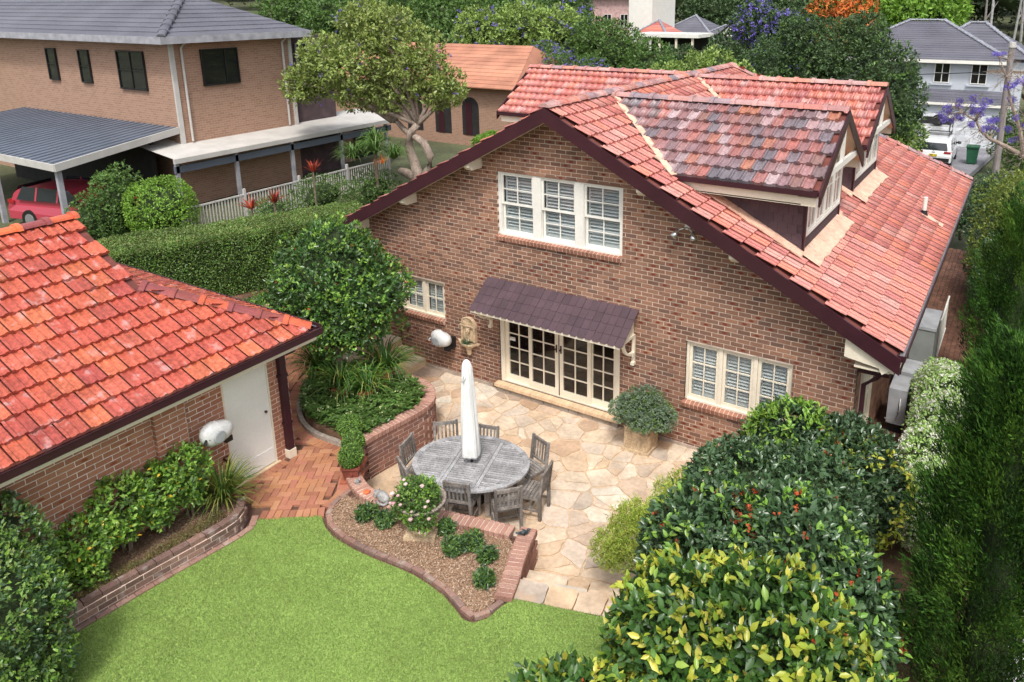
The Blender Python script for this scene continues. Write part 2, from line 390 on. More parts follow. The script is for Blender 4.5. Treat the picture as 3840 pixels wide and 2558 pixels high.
m_sand = mat('sandstone', [(.60,.43,.28),(.64,.49,.33),(.55,.38,.24)], rough=.85, var=(3,.15), fine=(25,.15), bump=(60,.3), stretch=(1,1,1.5))
m_sill = mat('sandstone_sill', [(.66,.47,.30)], rough=.75, var=(5,.14), fine=(14,.12), bump=(60,.15), stretch=(2.5,.5,.5))
m_soil = mat('soil_mulch', [(.15,.085,.05)], rough=.95, var=(4,.4), fine=(60,.5), bump=(80,.8))
m_fol_core = mat('crown_shade_green', [(.03,.05,.015)], rough=.9, var=(8,.4), fine=(50,.5), bump=(60,.8))  # dark green of the solid crown hulls, standing in for shade between leaves
m_bark = mat('bark', [(.20,.15,.11)], rough=.9, var=(6,.3), fine=(40,.35), bump=(50,.9), stretch=(1,1,.3))

# ------------------------------------------------------------ brick and tile tools
BL, BH, BJ = .24, .086, .012
full_brick = {}
def brick_mesh(m, bl, bh, d=.10):
    k = (m.name, round(bl, 3), round(bh, 3), d)
    if k not in full_brick:
        mb = MB(); a, b = bl/2, bh/2
        c = .004
        P = [(-a+c,-b+c),(a-c,-b+c),(a-c,b-c),(-a+c,b-c)]; Q = [(-a,-b),(a,-b),(a,b),(-a,b)]
        vs = [(x, y, .003) for x, y in P]+[(x, y, -.002) for x, y in Q]+[(x, y, -d) for x, y in Q]
        fs = [(0,1,2,3)]+[(i, i+4, (i+1) % 4+4, (i+1) % 4) for i in range(4)]+[(i+4, i+8, (i+1) % 4+8, (i+1) % 4+4) for i in range(4)]
        uv = [[((x+a)/bl, (y+b)/bh) for x, y in P]]+[[(0, 0)]*4 for _ in range(8)]
        mb.add(vs, fs, uv); full_brick[k] = (mesh_from('brick', mb, m), mb)
    return full_brick[k]
def brick_wall(part, O, u, n, W, H, m, mm, openings=(), conv=None, budget=300, z_off=0., keep=None, depth=.11, back=.12, name='brick'):
    """stretcher-bond wall: part is the parent; O bottom-left corner, u along, n outward. bricks are pieces; mortar slab behind"""
    O = Vector(O); u = Vector(u); n = Vector(n)
    cells = []; rows = int(math.ceil(H/BH))
    mb_rest = MB(); cand = []
    for r in range(rows):
        v0 = r*BH+BJ/2; v1 = min((r+1)*BH-BJ/2, H)
        if v1-v0 < .02: continue
        iv = [(0., W)]
        for (a, b, c, d) in openings:
            if c < (v0+v1)/2 < d:
                iv = [(p, min(q, a)) for p, q in iv if p < a]+[(max(p, b), q) for p, q in iv if q > b]
        for p, q in iv:
            s = -BL/2 if r % 2 else 0.
            k = int(math.floor((p-s)/BL))
            while s+k*BL < q:
                a0 = max(s+k*BL+BJ/2, p+(0 if p == 0 else 0)); a1 = min(s+(k+1)*BL-BJ/2, q); k += 1
                if a1-a0 < .03: continue
                poly = [(a0, v0), (a1, v0), (a1, v1), (a0, v1)]
                if conv:
                    pl = clip(poly, conv)
                    if len(pl) < 3: continue
                    if len(pl) != 4 or any(abs(x-y) > 1e-6 for A, B in zip(sorted(pl), sorted(poly)) for x, y in zip(A, B)):
                        mb_rest.frame_prism(pl, O, u, Z, n, -depth, .002+random.uniform(-.001, .001), (a0, v0, a1+1e-6, v1+1e-6)); continue
                c = O+u*((a0+a1)/2)+Z*((v0+v1)/2)
                if keep and not keep(c): continue
                D = infront(c)
                if D and abs((a1-a0)-(BL-BJ)) < 1e-3 and abs((v1-v0)-(BH-BJ)) < 1e-3: cand.append((D, c))
                else: mb_rest.frame_prism(poly, O, u, Z, n, -depth, .002, (a0, v0, a1, v1))
    cand.sort(key=lambda t: t[0])
    me, proto = brick_mesh(m, BL-BJ, BH-BJ, depth)
    for i, (D, c) in enumerate(cand):
        Mw = frameM(c+n*random.uniform(-.001, .002), u, Z, n) @ Matrix.Rotation(random.uniform(-.006, .006), 4, 'Z')
        if i < budget: piece(name, me, part, Mw)
        else: mb_rest.add([tuple(Mw @ Vector(v)) for v in proto.v], proto.f, proto.uv)
    if mb_rest.v: obj('bricks', mb_rest, m, part, kind='stuff')
    # mortar slab with openings
    us = sorted({0., W, *[o[0] for o in openings], *[o[1] for o in openings]}); vs_ = sorted({0., H, *[o[2] for o in openings], *[min(o[3], H) for o in openings]})
    mo = MB()
    for a, b in zip(us, us[1:]):
        for c, d in zip(vs_, vs_[1:]):
            if b-a < 1e-6 or d-c < 1e-6: continue
            if any(o[0] <= a+1e-6 and o[1] >= b-1e-6 and o[2] <= c+1e-6 and o[3] >= d-1e-6 for o in openings): continue
            pl = [(a, c), (b, c), (b, d), (a, d)]
            if conv: pl = clip(pl, conv)
            if len(pl) >= 3: mo.frame_prism(pl, O, u, Z, n, -back, -.003)
    obj('mortar', mo, mm, part, kind='stuff')
def tile_proto(w, g, lipz=.03, kind=0, rib=1.35):
    prof = [(0,.004),(.02,.020),(.055,.020),(.075,.003),(.125,.002),(.145,.018),(.175,.018),(.195,.002),(.245,.003),(.262,.022),(.299,.022)] if kind == 0 else \
           [(0,.002),(.018,.022),(.06,.024),(.08,.004),(.15,.000),(.22,.004),(.24,.024),(.28,.022),(.299,.004)]
    prof = [(x, z*rib) for x, z in prof]; s = w/.30; k = len(prof); L = g+.035; mb = MB()
    vs = [(x*s-w/2, 0, z) for x, z in prof]+[(x*s-w/2, L, z+lipz) for x, z in prof]+[(x*s-w/2, L, z*.3-.004+lipz*.15) for x, z in prof]
    fs = [(i, i+k, i+k+1, i+1) for i in range(k-1)]+[(i+k, i+2*k, i+2*k+1, i+k+1) for i in range(k-1)]
    fs = [f[::-1] for f in fs]
    return mb.add(vs, fs)
class Tiler:
    def __init__(s): s.items = []
    def plane(s, O, u, d, nu, nd, w, g, m, proto, part, test=None, off=.5, tilt=0.):
        u = Vector(u).normalized(); d = Vector(d).normalized(); n = u.cross(d)
        if n.z < 0: u2 = -u; n = u2.cross(d)
        else: u2 = u
        O = Vector(O)
        for j in range(nd):
            for i in range(nu):
                p = O+u*((i+.5)*w+(off*w if j % 2 else 0))+d*(j*g); c = p+d*g*.5
                if test and not test(c): continue
                Mw = frameM(p+n*random.uniform(.0, .003), u2, d, n) @ Matrix.Rotation(random.uniform(-.006, .006), 4, 'Z') @ Matrix.Rotation(random.uniform(-.004, .004), 4, 'X')
                s.items.append((infront(c) or 1e9, Mw, m, proto, part))
    def build(s, budget, name='roof_tile'):
        s.items.sort(key=lambda t: t[0]); meshes = {}; rest = {}
        for i, (D, Mw, m, proto, part) in enumerate(s.items):
            key = (id(proto), m.name)
            if i < budget and D < 1e8:
                if key not in meshes: meshes[key] = mesh_from(name, proto, m)
                piece(name, meshes[key], part, Mw)
            else: rest.setdefault((key, part.name), []).append((Mw, m, proto, part))
        for lst in rest.values():
            m, proto, part = lst[0][1:]
            V = np.array(proto.v); Vh = np.c_[V, np.ones(len(V))]
            A = np.array([np.array(t[0]) for t in lst])
            P = np.einsum('kij,nj->kni', A, Vh)[:, :, :3]
            F = np.array(proto.f)[None]+(np.arange(len(lst))*len(V))[:, None, None]
            objnp('roof_tiles', P.reshape(-1, 3), F.reshape(-1, 4), m, part, 'stuff')
cap_cache = {}
def ridge_caps(part, a, b, m, L=.36, r=.12, name='ridge_cap'):
    a = Vector(a); b = Vector(b); d = (b-a); n = max(1, int(d.length/L)); L = d.length/n; d.normalize()
    s = d.cross(Z).normalized(); up = s.cross(d)
    key = (round(L, 3), r, m.name)
    if key not in cap_cache:
        mb = MB(); k = 7; rings = [(0, 1.), (L*.84, 1.), (L*.85, 1.32), (L*1.04, 1.36)]
        vs = []
        for y, q in rings:
            for i in range(k):
                t = math.pi*i/(k-1); vs.append((math.cos(t)*r*q, y, math.sin(t)*r*.62*q))
        fs = [(j*k+i, (j+1)*k+i, (j+1)*k+i+1, j*k+i+1) for j in range(3) for i in range(k-1)]
        fs = [f[::-1] for f in fs]
        fs.append(tuple(3*k+i for i in range(k))); fs.append(tuple(k-1-i for i in range(k)))
        mb.add(vs, fs); cap_cache[key] = mesh_from(name, mb, m)
    me = cap_cache[key]
    for i in range(n):
        piece(name, me, part, frameM(a+d*(i*L), s, d, up) @ Matrix.Rotation(random.uniform(-.02, .02), 4, 'Y'))

# ------------------------------------------------------------ window tools (local frame: x along, y inward, z up)
def wobj(name, mb, m, parent, FM, **k):
    me = mesh_from(name, mb, m, _inv(parent) @ FM); return link(name, me, parent, **k)
def shutters(win, FM, x0, x1, z0, z1, y, n, tilt=.3, m=None, stile=.045):
    m = m or m_louv; mb = MB()
    mb.b2((x0, y, z0), (x0+stile, y+.03, z1)); mb.b2((x1-stile, y, z0), (x1, y+.03, z1)); mb.b2((x0+stile, y, z0), (x1-stile, y+.03, z0+.09)); mb.b2((x0+stile, y, z1-.05), (x1-stile, y+.03, z1))
    wobj('shutter_frame', mb, m, win, FM)
    sb = MB(); sb.box((0, 0, 0), (x1-x0-2*stile-.004, .088, .010)); me = mesh_from('slat', sb, m)
    za, zb = z0+.09, z1-.05
    for i in range(n):
        z = za+(i+.5)*(zb-za)/n
        piece('slat', me, win, FM @ Matrix.Translation(((x0+x1)/2, y+.015, z)) @ Matrix.Rotation(tilt, 4, 'X'))
def sash(win, FM, x0, x1, z0, z1, y, rail=.05, bars=(1, 1), bot=None, m=None, name='sash', th=.035, bw=.022):
    m = m or m_cream; bot = bot or rail; mb = MB()
    mb.b2((x0, y, z0), (x0+rail, y+th, z1)); mb.b2((x1-rail, y, z0), (x1, y+th, z1))
    mb.b2((x0+rail, y, z0), (x1-rail, y+th, z0+bot)); mb.b2((x0+rail, y, z1-rail), (x1-rail, y+th, z1))
    wobj(name, mb, m, win, FM)
    nx, nz = bars; gx0, gx1, gz0, gz1 = x0+rail, x1-rail, z0+bot, z1-rail
    for i in range(nx):
        xx = gx0+(gx1-gx0)*(i+1)/(nx+1); b = MB(); b.b2((xx-bw/2, y+.004, gz0), (xx+bw/2, y+.03, gz1)); wobj('glazing_bar', b, m, win, FM)
    for j in range(nz):
        zz = gz0+(gz1-gz0)*(j+1)/(nz+1); b = MB(); b.b2((gx0, y+.007, zz-bw/2), (gx1, y+.027, zz+bw/2)); wobj('glazing_bar', b, m, win, FM)
    px = (gx1-gx0)/(nx+1); pz = (gz1-gz0)/(nz+1)
    pb = MB(); pb.box((0, 0, 0), (px-.002, .004, pz-.002)); me = mesh_from('pane', pb, m_glass)
    for i in range(nx+1):
        for j in range(nz+1):
            piece('pane', me, win, FM @ Matrix.Translation((gx0+px*(i+.5), y+.018, gz0+pz*(j+.5))))
    return gx0, gx1, gz0, gz1
def sill_bricks(win, FM, x0, x1, z, m, proj=.075):
    mb = MB(); mb.box((0, 0, 0), (.072, .235, .095)); me = mesh_from('sill_brick', mb, m); n = int(round((x1-x0)/.086)); s = (x1-x0)/n
    for i in range(n):
        piece('sill_brick', me, win, FM @ Matrix.Translation((x0+(i+.5)*s, .117-proj, z-.035)) @ Matrix.Rotation(.24, 4, 'X'))
    b = MB(); b.box((0, 0, 0), (x1-x0-.01, .231, .091)); bb = MB()
    T = FM @ Matrix.Translation(((x0+x1)/2, .12-proj, z-.037)) @ Matrix.Rotation(.24, 4, 'X')
    link('sill_mortar', mesh_from('sill_mortar', b, m_mortar, _inv(win) @ T), win)
def window(root, x0, x1, z0, z1, cols, bars, nsl, FM0=Matrix.Identity(4), hung=False, mull=.07, y=.05, sill=True, m=None, label=None, fr=.05):
    m = m or m_cream; FM = FM0; W_ = x1-x0
    mb = MB(); mb.b2((x0, y, z0), (x0+fr, y+.12, z1)); mb.b2((x1-fr, y, z0), (x1, y+.12, z1)); mb.b2((x0+fr, y, z1-fr), (x1-fr, y+.12, z1)); mb.b2((x0+fr, y-.02, z0), (x1-fr, y+.12, z0+.045))
    pw = (W_-2*fr-(cols-1)*mull)/cols
    for i in range(1, cols):
        a = x0+fr+i*pw+(i-1)*mull; mb.b2((a, y-.012 if hung else y+.004, z0+.045), (a+mull, y+.12, z1-fr))
    win = wobj('window', mb, m, root, FM)
    if label: win['label'] = label
    for i in range(cols):
        a = x0+fr+i*(pw+mull); b = a+pw; c, d = z0+.045, z1-fr
        if hung:
            mid = (c+d)/2
            sash(win, FM, a, b, mid-.02, d, y+.025, .045, bars, m=m); sash(win, FM, a+.012, b-.0, c, mid+.02, y+.065, .045, bars, bot=.065, m=m)
        else: sash(win, FM, a+.004, b-.004, c, d, y+.03, .055, bars, bot=.075, m=m)
        shutters(win, FM, a+.03, b-.03, c+.04, d-.02, y+.13, nsl)
    bk = MB(); bk.b2((x0+.01, y+.45, z0), (x1-.01, y+.47, z1)); bk.b2((x0, y+.13, z0), (x0+.012, y+.45, z1)); bk.b2((x1-.012, y+.13, z0), (x1, y+.45, z1))
    bk.b2((x0+.012, y+.13, z0-.01), (x1-.012, y+.45, z0)); bk.b2((x0+.012, y+.13, z1), (x1-.012, y+.45, z1+.01))
    wobj('reveal', bk, m_dark, win, FM)
    if sill: sill_bricks(win, FM, x0-.03, x1-.0, z0, m_brick_sill)
    return win

# ------------------------------------------------------------ main house
RZ, SL = 6.45, .5303
XR = 5.87; XL = -6.05; YB = 13.0
nrm = math.sqrt(1+SL*SL)
house = thing('brick_house', 'brown brick gabled house with red tiled roof and two dormers, behind the stone patio', 'house', (0, 0, 0))
wall = obj('wall', MB().b2((XL+.2, .5, -.1), (XL+.3, YB-.2, 2.9)), m_dark, house)
OPEN = [(-1.48, 1.45, 3.63, 5.03), (-1.54, 1.43, 0.2, 2.2), (2.82, 4.82, .98, 2.21), (-4.97, -3.07, 1.31, 2.2)]
conv = [(0, -.1), (XR-XL, -.1), (XR-XL, RZ-.13-SL*XR), (-XL, RZ-.13), (0, RZ-.13-SL*-XL)]
brick_wall(wall, (XL, 0, 0), X, -Y, XR-XL, 6.4, m_brick, m_mortar, [(a-XL, b-XL, c, d) for a, b, c, d in OPEN], conv, 300)
# side wall facing the alley
sidew = obj('side_wall', MB().b2((XR-.3, .3, -.1), (XR-.2, YB, 3.2)), m_dark, house)
brick_wall(sidew, (XR, .121, 0), Y, X, YB-.12, 3.1, m_brick, m_mortar, [(.35, 1.35, .8, 2.45)], None, 0)
lw = MB(); lw.b2((XL, .13, 0), (XL+.1, YB, 3.1)); lw.b2((XL, YB, 0), (XR, YB+.1, 3.1)); obj('rear_wall', lw, m_brick, house)
pl = MB(); pl.b2((XL, -.03, -.05), (-1.75, -.004, .07)); pl.b2((1.6, -.03, -.05), (XR, -.004, .05)); obj('plinth', pl, m_mortar_d, house)
window(house, -1.48, 1.45, 3.63, 5.03, 3, (1, 1), 16, hung=True, mull=.20, m=m_white, y=.03, fr=.07)
window(house, 2.82, 4.82, .98, 2.21, 3, (1, 2), 14, mull=.07)
window(house, -4.97, -3.07, 1.31, 2.2, 3, (1, 1), 10, mull=.07)
FMs = frameM((XR, .471, 0), Y, -X, Z)
window(house, 0, 1.0, .8, 2.45, 2, (1, 2), 14, FM0=FMs, sill=False, y=-.06)
# french doors
dr = MB(); dr.b2((-1.53, .02, .2), (-1.43, .14, 2.2)); dr.b2((1.33, .02, .2), (1.43, .14, 2.2)); dr.b2((-1.43, .02, 2.12), (1.33, .14, 2.2)); dr.b2((-1.43, .03, .2), (1.33, .14, .235))
doors = obj('french_doors', dr, m_cream, house)
for a, b, yy in ((-1.43, -.74, .085), (-.80, -.045, .04), (-.015, .74, .04), (.68, 1.33, .085)):
    sash(doors, Matrix.Identity(4), a, b, .235, 2.12, yy, .085, (1, 4), bot=.14, name='door_leaf', th=.04, bw=.026)
mb = MB(); mb.b2((-.045, .05, .235), (-.015, .08, 2.12)); obj('astragal', mb, m_brown, doors)
for xx in (-.085, .025):
    mb = MB(); mb.box((xx, .03, 1.32), (.03, .02, .17)); mb.box((xx, .0, 1.32), (.015, .05, .03)); obj('handle', mb, m_brown, doors)
mb = MB(); mb.box((-1.25, .095, 1.27), (.13, .004, .02)); mb.box((-1.26, .095, 1.225), (.15, .004, .05)); obj('sticker', mb, m_white, doors)
mb = MB(); mb.box((-.98, .093, .14+1.0), (.001,.001,.001))
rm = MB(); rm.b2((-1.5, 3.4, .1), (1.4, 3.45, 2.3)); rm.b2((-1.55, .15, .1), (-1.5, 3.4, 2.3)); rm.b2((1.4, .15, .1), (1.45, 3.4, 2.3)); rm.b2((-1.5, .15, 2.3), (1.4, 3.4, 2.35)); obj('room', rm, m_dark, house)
obj('room_floor', MB().b2((-1.5, .15, .12), (1.4, 3.4, .2)), m_room, house)
# stone doorstep
st = MB(); st.b2((-1.6, -.17, .13), (1.5, .05, .2)); sl = MB()
doorstep = obj('doorstep', st, m_sill, house)
xx = -1.57; k = 0
while xx < 1.45:
    wdt = random.uniform(.22, .42); b = min(xx+wdt, 1.46)
    obj('stone_block', MB().b2((xx+.006, -.12+random.uniform(-.006, .006), -.02), (b-.006, 0, .128)), mat('grey_sandstone', [(.36,.30,.24),(.30,.26,.22),(.42,.34,.25)], rough=.9, var=(4,.2), bump=(40,.5)) if k == 0 else bpy.data.materials['grey_sandstone'], doorstep); xx = b; k += 1
# awning over the doors
awn = obj('door_awning', MB().add([(-1.75,-.69,2.10),(1.77,-.69,2.10),(1.77,-.005,2.60),(-1.75,-.005,2.60),(-1.75,-.69,2.06),(1.77,-.69,2.06),(1.77,-.005,2.56),(-1.75,-.005,2.56)], [(0,1,2,3),(7,6,5,4),(0,4,5,1),(1,5,6,2),(2,6,7,3),(3,7,4,0)]), m_cream, house)
dn = Vector((0, -.68, -.5)).normalized(); nn = X.cross(Vector((0, .68, .5)).normalized())
sh = MB(); sw = .163
sh.frame_prism([(-sw/2+.002, 0), (-sw/2+.002, -.22), (-sw/2+.03, -.245), (sw/2-.03, -.245), (sw/2-.002, -.22), (sw/2-.002, 0)], (0,0,0), (1,0,0), (0,1,0), (0,0,1), 0, .011)
me_sh = mesh_from('shingle', sh, m_plum2)
L_ = math.hypot(.685, .5); top = Vector((0, -.004, 2.612))
for r in range(4):
    for i in range(22):
        p = top+X*(-1.79+.165*(i+.5)+(.0 if r % 2 else .0))+dn*(r*L_/4)+nn*(.012+.002*((i*7+r*3) % 3))
        if r % 2 and i == 0: pass
        Mw = frameM(p, X, -dn, nn) @ Matrix.Rotation(-.045, 4, 'X')
        piece('shingle', me_sh, awn, Mw)
for sx in (-1.74, 1.74):
    br = MB()
    br.b2((sx-.03, -.05, 1.5), (sx+.03, -.003, 2.1)); br.bar((sx, -.03, 2.09), (sx, -.66, 2.09), .06, .05)
    pts = [(sx, -.06+-.42*math.sin(t)*1.0, 1.72+.34*(1-math.cos(t))) for t in [k*math.pi/2/7 for k in range(8)]]
    for a, b in zip(pts, pts[1:]): br.bar(a, b, .045, .055, up=(1, 0, 0))
    br.b2((sx-.04, -.09, 1.46), (sx+.04, -.003, 1.52)); br.b2((sx-.035, -.12, 1.66), (sx+.035, -.05, 1.74))
    obj('bracket', br, m_cream, awn)
    for k in range(8):
        yy = -.07-.075*k
        obj('gable_batten', MB().b2((sx-.012, yy-.02, 2.10), (sx+.012, yy+.02, 2.56+yy*.73)), m_cream, awn)
obj('fascia', MB().b2((-1.76, -.705, 2.055), (1.78, -.692, 2.115)), m_cream, awn)

# roof
def rs(p): return Vector((p[0], p[1], p[2]))
roof = MB(); th = .05
def rplane(pts, off=-.03):
    P = [Vector(p) for p in pts]; nn_ = (P[1]-P[0]).cross(P[2]-P[0]).normalized()
    if nn_.z < 0: P = P[::-1]; nn_ = -nn_
    k = len(P); roof.add([p+Z*off for p in P]+[p+Z*(off-th) for p in P], [tuple(range(k)), tuple(range(2*k-1, k-1, -1))]+[(i, i+k, (i+1) % k+k, (i+1) % k) for i in range(k)])
YR = 9.85; YE = 13.45; XE = 6.50; ZE = RZ-SL*XE
rplane([(0, -.43, RZ), (XE, -.43, ZE), (XE, YE, ZE), (0, YR, RZ)]); rplane([(0, -.43, RZ), (0, YR, RZ), (-XE, YE, ZE), (-XE, -.43, ZE)]); rplane([(0, YR, RZ), (XE, YE, ZE), (-XE, YE, ZE)])
roofo = obj('roof', roof, m_under, house)
TP = tile_proto(.30, .335, .042); TP2 = tile_proto(.21, .30, .065, kind=1, rib=1.5)
DN = [(2.17, 4.64, 6.40, 1), (6.86, 4.54, 6.40, 2)]      # centre y, front face x, ridge z
DS = .62; DW = 1.80
tl = Tiler()
dR = Vector((1, 0, -SL))/nrm; dL = Vector((-1, 0, -SL))/nrm
def okR(c):
    if c.y > YR+(YE-YR)*c.x/XE-.05: return False
    for yc, xf, rz, _ in DN:
        t = abs(c.y-yc); zd = rz-DS*t
        if t < DW-.02:
            xv = (RZ-zd)/SL              # valley line
            if c.x > xv-.02 and t < 1.42 and c.x < xf+.02: return False
            if c.x > xv-.02 and c.x < (RZ-(rz-DS*DW))/SL: return False
    return True
tl.plane((0, -.45, RZ), Y, dR, 47, 22, .30, .335, m_tile, TP, roofo, okR)
tl.plane((0, -.45, RZ), Y, dL, 47, 22, .30, .335, m_tile, TP, roofo, lambda c: c.y < YR+(YE-YR)*abs(c.x)/XE-.05)
hb = Vector((0, YE-YR, -(RZ-ZE))).normalized()
tl.plane((-XE, YR, RZ), X, hb, 43, 15, .30, .335, m_tile, TP, roofo, lambda c: abs(c.x) < XE*(c.y-YR)/(YE-YR)+.05)
ridge_caps(roofo, (0, -.47, RZ+.02), (0, YR+.05, RZ+.02), m_cap); ridge_caps(roofo, (XE+.02, YE+.02, ZE+.03), (0, YR, RZ+.03), m_cap); ridge_caps(roofo, (-XE, YE, ZE+.03), (0, YR, RZ+.03), m_cap)
# verges: barge boards and soffit
for s in (1, -1):
    xe = s*(6.56 if s > 0 else 6.5); ze = RZ-SL*abs(xe); bb = MB(); h0, h1 = .01, -.27
    a = Vector((0, 0, RZ)); b = Vector((xe, 0, ze))
    P = [(0, h0), (0, h1), (xe, ze-RZ+h1), (xe, ze-RZ+h0)]
    if s < 0: P = P[::-1]
    bb.frame_prism([(p, RZ+q) for p, q in P], (0, -.45, 0), X, Z, -Y, 0, .035); obj('barge_board', bb, m_plum, house)
    sf = MB(); sf.frame_prism([(p, RZ+q) for p, q in ([(0, -.11), (0, -.15), (xe, ze-RZ-.15), (xe, ze-RZ-.11)] if s > 0 else [(xe, ze-RZ-.11), (xe, ze-RZ-.15), (0, -.15), (0, -.11)])], (0, 0, 0), X, Z, -Y, .0, .448); obj('soffit', sf, m_cream, house)
    sf = MB(); sf.frame_prism([(p, RZ+q) for p, q in ([(0, -.15), (0, -.22), (xe, ze-RZ-.22), (xe, ze-RZ-.15)] if s > 0 else [(xe, ze-RZ-.15), (xe, ze-RZ-.22), (0, -.22), (0, -.15)])], (0, -.002, 0), X, Z, -Y, .0, .03); obj('soffit_bead', sf, m_cream, house)
for xb in (-1.93, -3.8, -5.35, 2.0, 3.78):
    zt = RZ-SL*abs(xb)-.2; bk = MB()
    bk.frame_prism([(0, zt), (0, zt-.20), (.34, zt-.20), (.44, zt-.12), (.44, zt)], (xb+.07, 0, 0), -Y, Z, X, -.14, 0); obj('eave_bracket', bk, m_cream, house)
# boxed eave at the right corner
bx = MB(); bx.frame_prism([(5.71, 2.80), (5.71, 3.2), (6.5, 2.78), (6.30, 2.62), (6.25, 2.72)][::-1], (0, -.415, 0), X, Z, -Y, -.03, 0)
bx.b2((6.40, -.38, 2.66), (6.47, YE-.05, 2.92)); bx.b2((XR, -.38, 2.64), (6.40, YE-.05, 2.67)); obj('boxed_eave', bx, m_cream, house)
def gutter(a, b, parent, m=m_plum, wd=.11, h=.10, inner=None):
    a = Vector(a); b = Vector(b); d = (b-a).normalized(); s = d.cross(Z).normalized(); g = MB()
    g.bar(a-s*wd/2, b-s*wd/2, .012, h); g.bar(a+s*wd/2, b+s*wd/2, .012, h); g.bar(a+s*wd/2+Z*h/2, b+s*wd/2+Z*h/2, .022, .014); g.bar(a-Z*h/2, b-Z*h/2, wd, .01)
    for e in (a, b): g.bar(e-d*.004, e+d*.004, wd, h)
    o = obj('gutter', g, m, parent)
    obj('gutter_floor', MB().bar(a+d*.01-Z*(h/2-.062), b-d*.01-Z*(h/2-.062), wd-.026, .01), m_steel, parent)
    return o
gutter((XE+.06, -.44, ZE-.03), (XE+.06, YE, ZE-.03), house)
mb = MB(); mb.tube([(6.0, -.05, 0), (6.0, -.05, 2.2), (6.2, -.1, 2.4), (6.5, -.2, 2.85)], .04, 8); mb.bar((5.9,-.02,2.42),(6.4,-.2,2.52),.05,.05); obj('downpipe', mb, m_plum, house)
# vent pipe
vp = MB(); vp.tube([(5.92, 7.21, 3.2), (5.92, 7.21, 3.78)], .05, 12); obj('vent_pipe', vp, m_white, house)
vf = MB(); vf.tube([(5.92, 7.21, 3.3), (5.92, 7.21, 3.46)], [.10, .06], 12); obj('pipe_boot', vf, m_black, house)
ff = MB(); c0 = Vector((6.12, 7.21, RZ-SL*6.12+.055)); ff.box(c0, (.55, .26, .012), M=Matrix((dR, Y, dR.cross(Y))).transposed()); obj('pipe_flashing', ff, m_flash, house)

